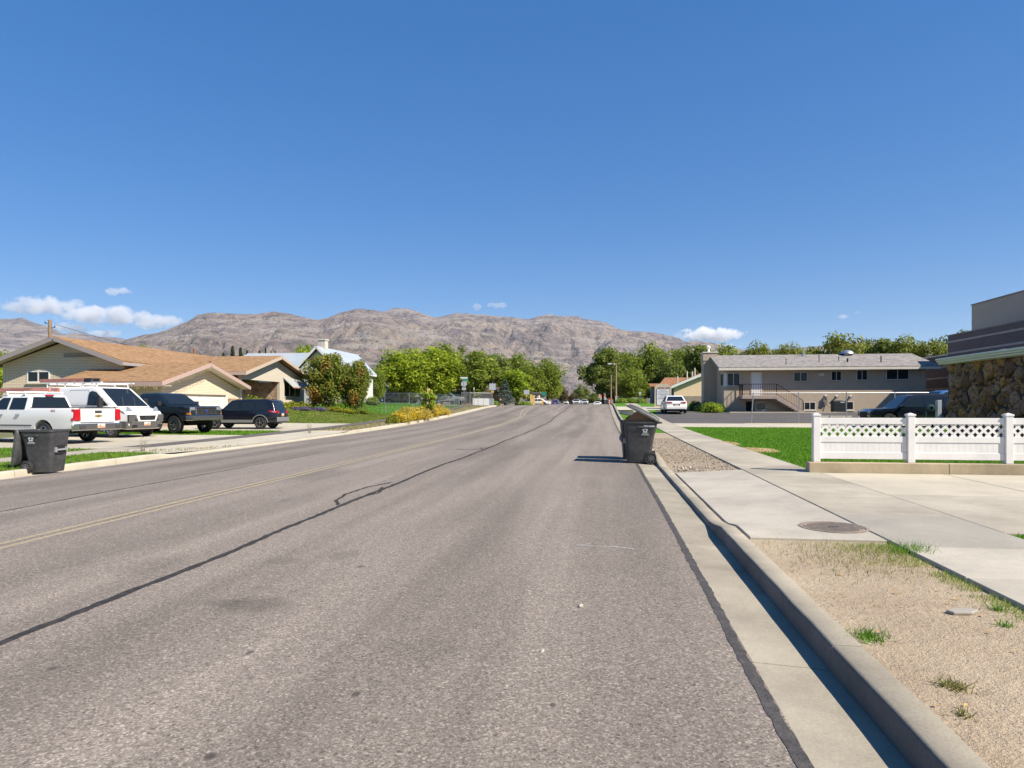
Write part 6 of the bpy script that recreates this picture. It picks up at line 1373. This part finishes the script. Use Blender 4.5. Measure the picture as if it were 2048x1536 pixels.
for i, x in enumerate(fx):
    link('post', post, fe, (x, 0, 0)); link('post_cap', cap, fe, (x, 0, 0))
    if i == len(fx) - 1: break
    a, b = x + .064, fx[i + 1] - .064; L = b - a
    for nm, z0, z1, th_ in (('top_rail', .735, .855, .022), ('middle_rail', .385, .50, .0225), ('bottom_rail', .06, .192, .0225)):
        MB().box(a, b, -th_, th_, z0, z1).build(nm, VIN, fe, bevel=.006, seg=2)
    for k in range(16): link('board', board, fe, (a + k * L / 16, 0, 0))
    z0, z1 = .498, .738; hgt = z1 - z0; pitch = .15; sw = .046
    for layer, sg in ((-.004, 1), (.004, -1)):
        o = -hgt + (0 if sg > 0 else .0)
        while o < L:
            xa_, xb_ = (o, o + hgt); za, zb_ = (z0, z1) if sg > 0 else (z1, z0)
            # clip the strip to the panel
            ta, tb = max(0, (0 - o) / hgt), min(1, (L - o) / hgt)
            if tb - ta > .08:
                p0 = (a + o + hgt * ta, layer, za + (zb_ - za) * ta); p1 = (a + o + hgt * tb, layer, za + (zb_ - za) * tb)
                MB().bar(p0, p1, .0075, sw, (0, 1, 0)).build('lattice_slat', VIN, fe) if False else MB().bar(p0, p1, sw, .0075, (0, 1, 0)).build('lattice_slat', VIN, fe)
            o += pitch
# ------------------------------------------------------------------ wheelie bins
BIN = N('bin_plastic'); _v = BIN.vec('Object'); BIN.col(BIN.mix(BIN.ramp(BIN.noise(_v, 7, 6, .7), (.4, 0.), (.75, 1.)), (.040, .040, .043), (.082, .08, .078))); BIN.set(Roughness=.5); BIN.bump(BIN.noise(_v, 90, 3), .12, .004); BIN = BIN.m
LOGO = M('logo_white', (.45, .46, .47), .7); CARD = M('cardboard', (.26, .14, .065), .85, var=.12, vs=6)
def ringbody(st, mat, name, par, n=7, thick=.012):
    """tapered rounded-rectangle tub: stations are (z, x0, x1, halfwidth, corner radius)"""
    def loop(z, x0, x1, hw, cr):
        pts = []
        for cx, cy, a0 in ((x1 - cr, hw - cr, 0), (x0 + cr, hw - cr, 90), (x0 + cr, -hw + cr, 180), (x1 - cr, -hw + cr, 270)):
            for k in range(n): a = R(a0 + 90 * k / (n - 1)); pts.append((cx + cr * math.cos(a), cy + cr * math.sin(a), z))
        return pts
    m = MB(); vs = []; k = 4 * n
    for s in st: vs += loop(*s)
    z, x0, x1, hw, cr = st[-1]; vs += loop(z, x0 + thick, x1 - thick, hw - thick, max(.01, cr - thick)); z, x0, x1, hw, cr = st[1]; vs += loop(z + .08, x0 + .03, x1 - .03, hw - .03, cr)
    fs = [(j * k + i, j * k + (i + 1) % k, (j + 1) * k + (i + 1) % k, (j + 1) * k + i) for j in range(len(st) + 1) for i in range(k)]
    fs += [tuple(range(k))[::-1], tuple(range((len(st) + 1) * k, (len(st) + 2) * k))]
    return m.add(vs, fs).build(name, mat, par, smooth=32)
def wheelie(label, pos, hd, lid, logo=True, extra=False):
    """x forward (away from the wheels)"""
    t = thing('wheelie_bin', label, 'trash bin', pos, hd, 'black wheeled bins put out at the kerb')
    ringbody([(.03, -.22, .30, .235, .06), (.06, -.235, .31, .245, .07), (.45, -.30, .34, .285, .08), (.78, -.35, .365, .305, .08), (.80, -.37, .37, .312, .08), (.985, -.405, .385, .325, .08), (.99, -.43, .40, .345, .08), (1.03, -.43, .40, .345, .08)], BIN, 'body', t)
    for sg in (1, -1):
        w_ = MB().lathe([(.0, -.03), (.085, -.03), (.095, -.022), (.132, -.03), (.14, -.02), (.14, .02), (.132, .03), (.095, .022), (.085, .03), (0, .03)], 24, (0, 0, 0), 'y').mesh('wheel', TYRE, 40)
        wl_ = link('wheel', w_, t, (-.25, sg * .305, .14)); q = MB()
        for i in range(8): a = i * math.pi / 4; q.bar((.015 * math.cos(a), sg * .033, .015 * math.sin(a)), (.095 * math.cos(a), sg * .033, .095 * math.sin(a)), .016, .008, (0, 1, 0))
        q.lathe([(0, .0), (.02, .0), (.02, .012 * sg), (0, .012 * sg)], 8, (0, sg * .03, 0), 'y'); q.build('spoke', M('hub_grey', (.11, .11, .11), .5), wl_)
        MB().slab([(-.36, sg * .246, .30), (-.2, sg * .258, .30), (-.12, sg * .254, .20), (-.12, sg * .245, .06), (-.16, sg * .243, .06), (-.17, sg * .25, .2), (-.24, sg * .254, .262), (-.36, sg * .245, .262)], .02, (0, sg, 0)).build('wheel_arch', BIN, t)
        MB().bar((-.28, sg * .325, .89), (.05, sg * .335, .90), .03, .05).build('side_rib', BIN, t, bevel=.01, seg=1)
        if logo:
            q = MB(); c = Vector((-.12, sg * .3225, .82))
            pr = lambda a, rr_: (c.x + sg * -1 * rr_ * math.sin(a) * -1, c.y + sg * (.006 + (rr_ * math.cos(a)) * .06), c.z + rr_ * math.cos(a))
            for i in range(5):
                a = i * 2 * math.pi / 5; q.slab([pr(a - .5, .022), pr(a - .52, .052), pr(a - .2, .068), pr(a + .2, .068), pr(a + .52, .052), pr(a + .5, .022)], .002, (0, sg, 0))
            q.build('logo', LOGO, t); q = MB(); q.box(-.20, -.04, sg * .318 - .002, sg * .318 + .002, .728, .742); q.build('logo_text', LOGO, t); q = MB().box(-.215, -.025, sg * .316 - .002, sg * .316 + .002, .705, .712); q.build('logo_line', LOGO, t)
            if extra: text(t, '1190 115586', .052, LOGO, (-.26 if sg < 0 else -.26, sg * .332, .93), (R(90), 0, 0 if sg < 0 else R(180)), .002) if False else [MB().box(a, b, sg * .331 - .002, sg * .331 + .002, .905, .938).build('stamp', LOGO, t) for a, b in ((-.34, -.20), (-.19, -.09))]
    MB().tube((-.25, -.30, .14), (-.25, .30, .14), .014).build('axle', DARKM, t)
    MB().tube((-.50, -.27, 1.0), (-.50, .27, 1.0), .018, 8).bar((-.5, -.25, 1.0), (-.40, -.25, .99), .03).bar((-.5, .25, 1.0), (-.40, .25, .99), .03).build('handle', BIN, t)
    MB().bar((.39, -.16, .56), (.39, .16, .56), .035).box(.345, .40, -.19, -.16, .50, .62).box(.345, .40, .16, .19, .50, .62).build('grab_bar', M('bar_grey', (.3, .3, .3), .5), t)
    q = MB().slab([(.36, -.13, .46), (.36, .13, .46), (.372, .13, .66), (.372, -.13, .66)], .006, (1, 0, 0)); q.build('grab_recess', BLACKP, t)
    # lid in its own frame: hinge at the origin, reaching forward
    L_ = .86; st = []
    m = MB(); prof = [(0, 0), (.02, .05), (.12, .075), (.55, .085), (.80, .06), (.86, .0)]; vs = []; ws = (-.36, -.34, -.30, 0, .30, .34, .36); hs_ = (.0, .55, .9, 1, .9, .55, .0)
    for x, z in prof: vs += [(x, y, z * h_ if x not in (0, .86) else 0) for y, h_ in zip(ws, hs_)]
    k = len(ws); o_ = len(vs); vs += [(x, y, z - .03) for x, y, z in vs]
    for i in range(len(prof) - 1):
        for j in range(k - 1):
            a = i * k + j; m.f.append((a, a + k, a + k + 1, a + 1)); m.f.append((o_ + a, o_ + a + 1, o_ + a + k + 1, o_ + a + k))
    for i in range(len(prof) - 1): a = i * k; m.f += [(a, o_ + a, o_ + a + k, a + k), (a + k - 1, a + 2 * k - 1, o_ + a + 2 * k - 1, o_ + a + k - 1)]
    for j in range(k - 1): a = (len(prof) - 1) * k + j; m.f += [(j, j + 1, o_ + j + 1, o_ + j), (a, o_ + a, o_ + a + 1, a + 1)]
    m.v = vs; ld = m.build('lid', BIN, t, (-.45, 0, 1.035), smooth=45); ld.rotation_euler = (0, -R(lid), 0)
    return t
def roadp(x, y): return (x, y, (road_z(x, y) if x < RX1 else zr(y) - .02))
b1 = wheelie('black wheeled bin with lid propped open by a cardboard box', roadp(.93, 16.55), R(180 - 4), 27, True, True)
b2 = wheelie('black wheeled bin mostly hidden behind the one with the cardboard box', roadp(.86, 17.55), R(180 + 2), 13)
bx = thing('cardboard_box', 'brown cardboard box sticking up out of the black bin', 'box', (b1.location.x - .02, b1.location.y, b1.location.z + .80), R(176))
q = MB().slab([(-.36, -.26, .12), (.36, -.26, .12), (.36, -.26, .26), (.06, -.26, .48), (-.36, -.26, .26)], .50, (0, 1, 0)); q.build('carton', CARD, bx); MB().slab([(-.30, -.275, .30), (-.08, -.275, .30), (-.08, -.275, .36), (-.30, -.275, .33)], .012, (0, 1, 0)).build('green_label', M('label_green', (.05, .3, .14), .5), bx)
MB().slab([(.36, -.24, .26), (.06, -.24, .482), (.06, .22, .482), (.36, .22, .26)], .012).build('flap', CARD, bx)
bn = thing('waste_bag', 'dark rubbish showing under the lid of the hidden black bin', 'bag', (b2.location.x, b2.location.y, b2.location.z + .98)); q = MB().lathe([(.0, .02), (.24, .05), (.26, .1), (.15, .17), (0, .19)], 10); q.build('bag', BLACKP, bn, smooth=60)
p = G(88, 939); b3 = wheelie('black wheeled bin with its lid hanging fully open at the left kerb', (p.x + .05, p.y, road_z(p.x, p.y) - .0), R(6), 263)

# ------------------------------------------------------------------ manhole, stones, leaves on the near ground
mh = thing('manhole_cover', 'round rusty iron manhole cover set in the pale apron slab', 'manhole', (*G(1667, 1056), 0)); mh.location.z = land(mh.location.x, mh.location.y) + .009
IRON = M('cast_iron', (.27, .215, .165), .75, .1, var=.3, vs=12, bump=.5, bs=60)
MB().lathe([(.35, .0), (.35, .006), (.315, .006), (.315, -.01)], 48).build('frame', IRON, mh)
cv = MB().lathe([(0, .0), (.308, .0), (.308, -.03)], 48).build('cover', IRON, mh)
q = MB()
for i in range(-8, 9):
    c = math.sqrt(max(0, .27 ** 2 - (i * .033) ** 2))
    if c > .03: q.box(i * .033 - .008, i * .033 + .008, -c, c, .0005, .006)
q.lathe([(.285, .0005), (.285, .006), (.298, .006), (.298, .0005)], 48); tag(q.build('tread', IRON, cv), kind='stuff')
MB().box(-.05, .05, -.02, .02, .0008, .0075).build('pick_slot', BLACKP, cv)
PEB = N('pebble'); _r = PEB.n('NewGeometry').outputs['Random Per Island']; PEB.col(PEB.ramp(_r, (0, (.13, .10, .075)), (.4, (.27, .22, .165)), (.75, (.36, .30, .23)), (1, (.46, .41, .34)))); PEB.set(Roughness=.9); PEB = PEB.m
def pebbles(name, pts, s0, s1, seed, zoff=0):
    rs = np.random.RandomState(seed); P = np.array(pts); n = len(P); s = s0 * (s1 / s0) ** (rs.rand(n) ** 2.2)
    o = np.array([(1, 0, 0), (0, 1, 0), (-1, 0, 0), (0, -1, 0), (0, 0, .75), (0, 0, -.6)], float)
    a = rs.rand(n) * 6.283; jit = rs.uniform(.6, 1.25, (n, 6, 3)); v = o[None] * jit * s[:, None, None]
    x = v[..., 0] * np.cos(a)[:, None] - v[..., 1] * np.sin(a)[:, None]; y = v[..., 0] * np.sin(a)[:, None] + v[..., 1] * np.cos(a)[:, None]
    V = np.stack([x + P[:, None, 0], y + P[:, None, 1], v[..., 2] + P[:, None, 2] + zoff + s[:, None] * .25], -1).reshape(-1, 3)
    f = np.array([(0, 1, 4), (1, 2, 4), (2, 3, 4), (3, 0, 4), (1, 0, 5), (2, 1, 5), (3, 2, 5), (0, 3, 5)]); F = (f[None] + 6 * np.arange(n)[:, None, None]).reshape(-1, 3)
    return raw(name, V, F, PEB, kind='stuff')
pt = lambda x0, x1, y0, y1, n: [(x, y, land(x, y)) for x, y in ((rnd.uniform(x0, x1), rnd.uniform(y0, y1)) for _ in range(n))]
pebbles('gravel', pt(1.5, 2.78, .8, 6.9, 9000), .0016, .007, 1, -.024); pebbles('gravel', pt(1.5, 2.78, 14, 26, 7000), .006, .03, 2, -.018); pebbles('gravel', [(1.6 + abs(rnd.gauss(0, .5)), 14.3 + abs(rnd.gauss(0, .5)), land(1.8, 14.5)) for _ in range(260)], .012, .05, 3, -.018)
pebbles('gravel', pt(-15.4, -13.7, 36, 80, 3500), .012, .06, 4, -.012)
pebbles('road_grit', [(x, y, road_z(x, y)) for x, y in ((rnd.uniform(-4.5, .8), rnd.uniform(1.6, 9) ) for _ in range(5200))], .0012, .0042, 5, .0)
def rock(name, label, px, py, sx, sy, sz, mat, seed, zf=road_z, off=0):
    g = G(px, py); o = link(name, stones[seed % 5].copy(), None, (g.x, g.y, zf(g.x, g.y) + sz * .5 + off), label=label, cat='stone'); o.data.materials.clear(); o.data.materials.append(mat); o.scale = (sx, sy, sz); o.rotation_euler = (0, 0, seed); return o
ROCKM = M('loose_stone', (.45, .40, .34), .9, var=.2, vs=30, kind='World')
rock('stone', 'pale loose stone lying on the asphalt with a short shadow', 1161, 1214, .028, .02, .018, ROCKM, 1); rock('stone', 'small tan stone on the asphalt nearer the viewer', 1084, 1303, .018, .014, .012, ROCKM, 2)
g = G(1926, 1220); cc = thing('concrete_chip', 'flat broken chip of concrete lying in the dirt verge', 'stone', (g.x, g.y, land(g.x, g.y) - .02), .3)
MB().slab([(-.10, -.03, 0), (.02, -.05, 0), (.11, -.01, 0), (.08, .04, 0), (-.03, .05, 0), (-.11, .02, 0)], .022).build('chip', CONC_D, cc, bevel=.005, seg=1)
LEAFD = leaf_mat('fallen_leaf', (.10, .06, .025), (.26, .15, .05), (.42, .27, .08), .2)
lp = [(rnd.uniform(.95, 1.26), rnd.uniform(1.5, 8)) for _ in range(26)] + [(rnd.uniform(1.5, 2.7), rnd.uniform(2, 7)) for _ in range(40)] + [(1.05 + rnd.gauss(0, .05), 6.0 + rnd.gauss(0, .25)) for _ in range(14)] + [(1.2, 2.35), (1.17, 2.6), (1.22, 2.2)]
V, F = [], []
for x, y in lp:
    a = rnd.uniform(0, 6.28); s = rnd.uniform(.010, .026); z = (zr(y) - .03 if x < KR0 else land(x, y) - .018) + .006; c_, s_ = math.cos(a) * s, math.sin(a) * s; o = len(V)
    V += [(x - c_, y - s_, z), (x + s_ * .5, y - c_ * .5, z + s * .35), (x + c_, y + s_, z + .004), (x - s_ * .5, y + c_ * .5, z + s * .3)]; F.append((o, o + 1, o + 2, o + 3))
dw = [(2.15 + rnd.gauss(0, .35), 3.4 + rnd.gauss(0, 1.2)) for _ in range(380)] + [(1.62 + abs(rnd.gauss(0, .12)), rnd.uniform(2.2, 4.2)) for _ in range(260)] + [(rnd.uniform(1.52, 2.76), rnd.uniform(1.4, 6.9)) for _ in range(260)]
blades('dead_weeds', [(x, y, land(x, y) - .022) for x, y in dw if 1.5 < x < 2.77], .004, .018, .0014, leaf_mat('dead_blade', (.13, .09, .05), (.24, .17, .10), (.36, .27, .17), .2), 41, 1.6)
raw('leaf_litter', V, F, LEAFD, kind='stuff')

# ------------------------------------------------------------------ poles, lamps, signs
def pole_sign(name, label, px, d, parts_fn, h, cat='sign', r=.03, mat=STEEL):
    p = B(px, d); t = thing(name, label, cat, p, YAW); MB().tube((0, 0, -.2), (0, 0, h), r, 8).build('post', mat, t); parts_fn(t); return t
ALU = M('sign_aluminium', (.42, .43, .45), .5, .3); GRN = M('sign_green', (.02, .22, .16), .5); YELS = M('sign_yellow', (.62, .38, .02), .5); TIMB = M('timber_yellow', (.52, .36, .13), .8, var=.15, vs=3); POLE = M('pole_wood', (.26, .175, .11), .9, var=.25, vs=2, bump=.5, bs=20)
oct_ = lambda r_, z: [(r_ * math.cos(R(22.5 + 45 * i)), 0, z + r_ * math.sin(R(22.5 + 45 * i))) for i in range(8)]
def stop_parts(t):
    MB().slab(oct_(.40, 2.75), .012, (0, 1, 0)).build('sign_plate', ALU, t); MB().slab(rp(-.26, .26, 1.95, 2.28), .012, (0, 1, 0)).build('lower_plate', ALU, t)
    for a, z, mt in ((0, 3.42, M('sign_white', (.6, .62, .6), .5)), (70, 3.22, GRN)):
        c, s = math.cos(R(a)) * .45, math.sin(R(a)) * .45; MB().slab([(-c, -s, z), (c, s, z), (c, s, z + .18), (-c, -s, z + .18)], .015).build('street_name_plate', mt, t)
    MB().slab(rp(.0, .55, 3.15, 3.36), .015, (0, 1, 0)).build('street_name_plate', GRN, t)
rp = lambda a, b, z0, z1: [(a, -.04, z0), (b, -.04, z0), (b, -.04, z1), (a, -.04, z1)]
pole_sign('stop_sign', 'back of a stop sign with street name plates on top at the side street', 928, 84, stop_parts, 3.45)
def sq_parts(t): MB().slab(rp(-.42, .42, 2.0, 2.85), .015, (0, 1, 0)).build('sign_plate', ALU, t); MB().slab(oct_(.2, 1.78), .05, (0, 1, 0)).build('amber_light', YELS, t)
pole_sign('road_sign', 'square grey sign back with amber lamp before the spruce', 985, 88, sq_parts, 3.0)
pole_sign('road_sign', 'smaller square grey sign back with amber lamp beside the tan boards', 1053, 108, lambda t: (MB().slab(rp(-.45, .45, 1.8, 2.55), .015, (0, 1, 0)).build('sign_plate', ALU, t), MB().slab(oct_(.18, 1.58), .05, (0, 1, 0)).build('amber_light', YELS, t)), 2.6)
pole_sign('street_name_sign', 'small green street name sign over the far side of the crest', 1088, 118, lambda t: [MB().slab([(-.45, -.04, 1.8 + .3 * k), (.45, -.04, 1.8 + .3 * k), (.45, -.04, 2.02 + .3 * k), (-.45, -.04, 2.02 + .3 * k)], .015, (0, 1, 0)).build('sign_plate', GRN, t) for k in range(2)], 2.6)
pole_sign('warning_sign', 'small grey diamond sign back beyond the crest', 1106, 150, lambda t: MB().slab([(0, -.04, 1.7), (.5, -.04, 2.2), (0, -.04, 2.7), (-.5, -.04, 2.2)], .015, (0, 1, 0)).build('sign_plate', ALU, t), 2.5)
pole_sign('sign_post', 'thin grey post with small sign standing by the far hedge', 1280, 90, lambda t: MB().slab(rp(-.16, .16, 1.2, 1.55), .012, (0, 1, 0)).build('sign_plate', ALU, t), 1.75)
pole_sign('marker_post', 'thin white marker post inside the fence corner', 948, 86, lambda t: MB().box(-.05, .05, -.03, .03, 2.0, 2.3).build('cap', WHITE, t), 2.0)
p = B(1232, 100); t = thing('street_lamp', 'tall street lamp on a timber pole with arm reaching left', 'street lamp', p, YAW); hz = W(1232, 728, 100).z - p.z
MB().tube((0, 0, -.3), (0, 0, hz), .17, 10, .11).build('pole', POLE, t, smooth=40); MB().path([(0, 0, hz - .1), (-.3, 0, hz + .0), (-.75, 0, hz + .0)], .04).build('arm', STEEL, t); MB().lathe([(0, 0), (.12, .0), (.14, .25), (.1, .55), (0, .6)], 10, (-1.25, 0, hz - .02), 'x').build('lamp_head', ALU, t, smooth=40); MB().box(-.12, .12, -.14, .14, 0, 1.1).build('pole_guard', M('guard_white', (.6, .6, .58), .6), t)
p = B(1222, 108); t = thing('timber_pole', 'plain brown timber pole left of the street lamp', 'pole', p); MB().tube((0, 0, -.3), (0, 0, W(1222, 750, 108).z - p.z), .14, 8, .1).build('pole', POLE, t)
p = B(1214, 118); t = thing('steel_pole', 'thin dark steel pole leftmost of the three at the corner', 'pole', p); MB().tube((0, 0, -.3), (0, 0, W(1214, 768, 118).z - p.z), .06, 8).build('pole', DARKM, t)
ORG = M('safety_orange', (.75, .12, .03), .5)
p = B(1206, 190); t = thing('roadwork_sign', 'orange diamond roadwork sign beyond the crest', 'sign', p, YAW); MB().slab([(-.9, 0, 2.9), (-.1, 0, 2.1), (.7, 0, 2.9), (-.1, 0, 3.6)], .02, (0, 1, 0)).build('sign_plate', ORG, t); MB().bar((-.5, .1, -.1), (-.1, .02, 2.6), .05).bar((.3, .1, -.1), (-.1, .02, 2.6), .05).build('stand', DARKM, t)
p = B(1219, 110); t = thing('traffic_barrel', 'orange traffic barrel at the foot of the poles', 'barrel', p); MB().lathe([(.0, 0), (.28, 0), (.25, .5), (.22, 1.0), (0, 1.0)], 12).build('drum', ORG, t, smooth=40); MB().lathe([(.262, .55), (.252, .7)], 12).lathe([(.275, .25), (.27, .4)], 12).build('stripe', WHITE, t)
p = B(100, 62); t = thing('utility_pole', 'brown timber utility pole behind the ridge of the brown house', 'pole', p); hz = W(100, 640, 62).z - p.z
MB().tube((0, 0, -.3), (0, 0, hz), .17, 10, .15).build('pole', POLE, t, smooth=40)
for s_ in (-1, 1): MB().bar((s_ * .15, 0, hz - .55 - .2 * s_), (s_ * .5, 0, hz - .5 - .2 * s_), .05).lathe([(0, 0), (.05, .0), (.05, .12), (0, .14)], 6, (s_ * .5, 0, hz - .48 - .2 * s_)).build('insulator', DARKM, t)
q = MB(); a = Vector((.5, 0, hz - .4)); b = Vector((16, 22, 4.5)); q.path([a + (b - a) * i / 8 - Vector((0, 0, 1.2 * math.sin(math.pi * i / 8))) for i in range(9)], .018, 4); q.build('wire', DARKM, t)
p = B(857, 62); t = thing('timber_post', 'yellow square timber post behind the sapling', 'post', p, .3); MB().box(-.13, .13, -.13, .13, -.1, W(857, 777, 62).z - p.z).build('post', TIMB, t, bevel=.01); MB().box(-.02, .02, -.02, .02, W(857, 777, 62).z - p.z, W(857, 773, 62).z - p.z).build('spike', DARKM, t)
p = B(1065, 112); t = thing('timber_boards', 'tan upright boards like a sign back at the far corner', 'sign', p, YAW)
for i in range(2): MB().box(-.42 + i * .43, -.01 + i * .43, -.04, .04, -.1, 1.75 + .12 * (1 - i)).build('board', TIMB, t, bevel=.01)
p = B(1077, 130); t = thing('marker_board', 'small yellow upright board beside the tan boards', 'sign', B(1085, 116), YAW); MB().box(-.12, .12, -.03, .03, -.1, 1.0).build('board', YELS, t); MB().tube((0, .05, -.2), (0, .05, .9), .03, 6).build('post', STEEL, t)

# ------------------------------------------------------------------ chain link fences
def chain(name, label, pts, hts, gap, mesh=True, cat='fence', r=.03, lean=0, pitch=.11):
    t = thing(name, label, cat, (pts[0][0], pts[0][1], land(*pts[0])), 0); o = Vector(t.location); wm = MB()
    for i, (a, b) in enumerate(zip(pts, pts[1:])):
        a, b = Vector(a), Vector(b); L = (b - a).length; n = max(1, round(L / gap)); h0, h1 = hts[i], hts[i + 1]
        P = []
        for k in range(n + 1):
            q = a + (b - a) * k / n; h = h0 + (h1 - h0) * k / n; P.append((Vector((q.x, q.y, land(q.x, q.y))) - o, h))
            if k < n or i == len(pts) - 2: MB().tube(P[-1][0] - Vector((0, 0, .1)), P[-1][0] + Vector((lean if k == 0 and i == 0 else 0, 0, h)), r, 7).build('post', STEEL, t)
        for (p, h), (p2, h2) in zip(P, P[1:]): MB().tube(p + Vector((0, 0, h - .03)), p2 + Vector((0, 0, h2 - .03)), r * .8, 6).build('rail', STEEL, t)
        if mesh:
            for (p, h), (p2, h2) in zip(P, P[1:]):
                d = p2 - p; Ls = d.length; k = int(Ls / pitch)
                for j in range(-int(h / pitch) - 1, k + 1):
                    for s_ in (1, -1):
                        u0, u1 = j * pitch, j * pitch + h
                        ta, tb = max(0, -u0 / h), min(1, (Ls - u0) / h)
                        if tb - ta < .05: continue
                        za, zb_ = (ta, tb) if s_ > 0 else (1 - ta, 1 - tb)
                        A = p + d * ((u0 + h * ta) / Ls) + Vector((0, 0, h * za)); Bq = p + d * ((u0 + h * tb) / Ls) + Vector((0, 0, h * zb_)); w2 = Vector((0, 0, .0055)); o2 = len(wm.v)
                        wm.v += [tuple(A - w2), tuple(Bq - w2), tuple(Bq + w2), tuple(A + w2)]; wm.f.append((o2, o2 + 1, o2 + 2, o2 + 3))
    if mesh: raw('chain_mesh', wm.v, wm.f, STEEL, t, kind='stuff')
    return t
chain('chain_link_fence', 'low chain link fence along the cottage lawn and path', [(-27.0, 58.3), (-17.0, 58.3), (-16.95, 78)], [.95, .95, .95], 2.6)
chain('chain_link_fence', 'taller chain link panel at the fence corner by the side street', [(-16.95, 79.5), (-16.9, 84.5), (-14.3, 85.6)], [1.65, 1.65, 1.6], 2.5, pitch=.09)
chain('chain_link_fence', 'chain link fence back along the side street in front of the tan pickup', [(-27.0, 80.5), (-17.2, 79.6)], [1.3, 1.4], 3.3)
x0, x1 = W(1502, 785, atY(1502, 41.4)).x, W(1890, 785, atY(1890, 41.6)).x
chain('pipe_fence', 'wire fence frame with white top pipe in front of the office house', [(x0, 41.35), (x1, 41.7)], [1.83, 1.83], 2.9, False, 'fence', .035, .12)
# white and grey panels by the side street
p = B(962, 96); t = thing('vinyl_panel', 'short white vinyl fence panels beside the side street', 'fence', p, YAW)
for i in range(3): MB().box(-1.2 + i * .8, -1.2 + i * .8 + .76, -.04, .04, -.1, .95).build('panel', WHITE, t)
p = B(972, 97); t = thing('utility_cabinet', 'pale grey utility cabinet beside the white vinyl panels', 'cabinet', p, YAW); MB().box(-.1, 1.15, -.3, .3, -.1, .92).build('body', M('cabinet_grey', (.28, .31, .33), .6), t, bevel=.02); MB().box(-.05, 1.1, -.315, -.301, .05, .85).build('door', M('cabinet_grey', (.28, .31, .33), .6), t)
p = B(912, 112); t = thing('green_dumpster', 'green container lid behind the silver pickup', 'container', p, YAW); MB().box(-.8, .8, -.5, .5, 0, 1.75).build('body', M('container_green', (.04, .2, .08), .6), t, bevel=.03); MB().slab([(-.85, -.55, 1.755), (.85, -.55, 1.755), (.85, .55, 1.9), (-.85, .55, 1.9)], .04).build('lid', M('container_green', (.04, .2, .08), .6), t)

# ------------------------------------------------------------------ yard things by the office house
Y = 58.6; X = W(1677, 800, atY(1677, Y)).x; t = thing('air_conditioner', 'dark green air conditioner unit standing against the brick wall', 'air conditioner', (X, Y, land(X, Y)), 0)
ACM = M('ac_green', (.022, .032, .03), .6); MB().box(-.5, .5, -.4, .4, .05, .98).build('cabinet', ACM, t, bevel=.03); MB().box(-.55, .55, -.45, .45, 0, .05).build('pad', CONC_L, t)
for i in range(7): MB().box(-.44, .44, -.415, -.402, .16 + i * .11, .2 + i * .11).build('louvre', BLACKP, t)
MB().lathe([(.3, .985), (.3, 1.01), (0, 1.02)], 16).build('fan_grille', BLACKP, t); MB().box(.02, .34, -.416, -.403, .82, .9).build('badge', LOGO, t)
for px, lab in ((1646, 'concrete wheel stop left of the air conditioner'), (1681, 'concrete wheel stop in front of the air conditioner')):
    X = W(px, 832, atY(px, 50)).x; t = thing('wheel_stop', lab, 'wheel stop', (X, 50, land(X, 50)), .1); MB().slab([(-.8, -.09, 0), (.8, -.09, 0), (.74, -.06, .13), (-.74, -.06, .13)], .16, (0, 1, 0)).build('bar', CONC_D, t, bevel=.01)
ks = tag(thing('kerb', None, None), kind='structure')
for i in range(5): X = 10.6 + i * 1.7; MB().box(X, X + 1.69, 57.6, 57.75, zr(57.6), land(11, 57.6) + .1).build('kerb_section', CONC_L, ks, bevel=.02)
X, Y = W(1869, 822, atY(1869, 24)).x, 24.0; t = thing('hose_reel', 'green hose reel on a grey pedestal behind the white fence', 'hose reel', (X, Y, land(X, Y)), 0)
MB().box(.06, .19, -.08, .08, 0, 1.42).build('pedestal', ALU, t, bevel=.01); MB().lathe([(.07, -.06), (.11, -.05), (.11, .05), (.07, .06)], 18, (-.12, 0, 1.16), 'y').build('reel', M('hose_green', (.012, .06, .05), .5), t, smooth=40); MB().path([(-.26, 0, 1.1), (-.3, -.05, .6), (-.2, -.1, .1), (.1, -.3, .03)], .014).build('hose', M('hose_green', (.012, .06, .05), .5), t)
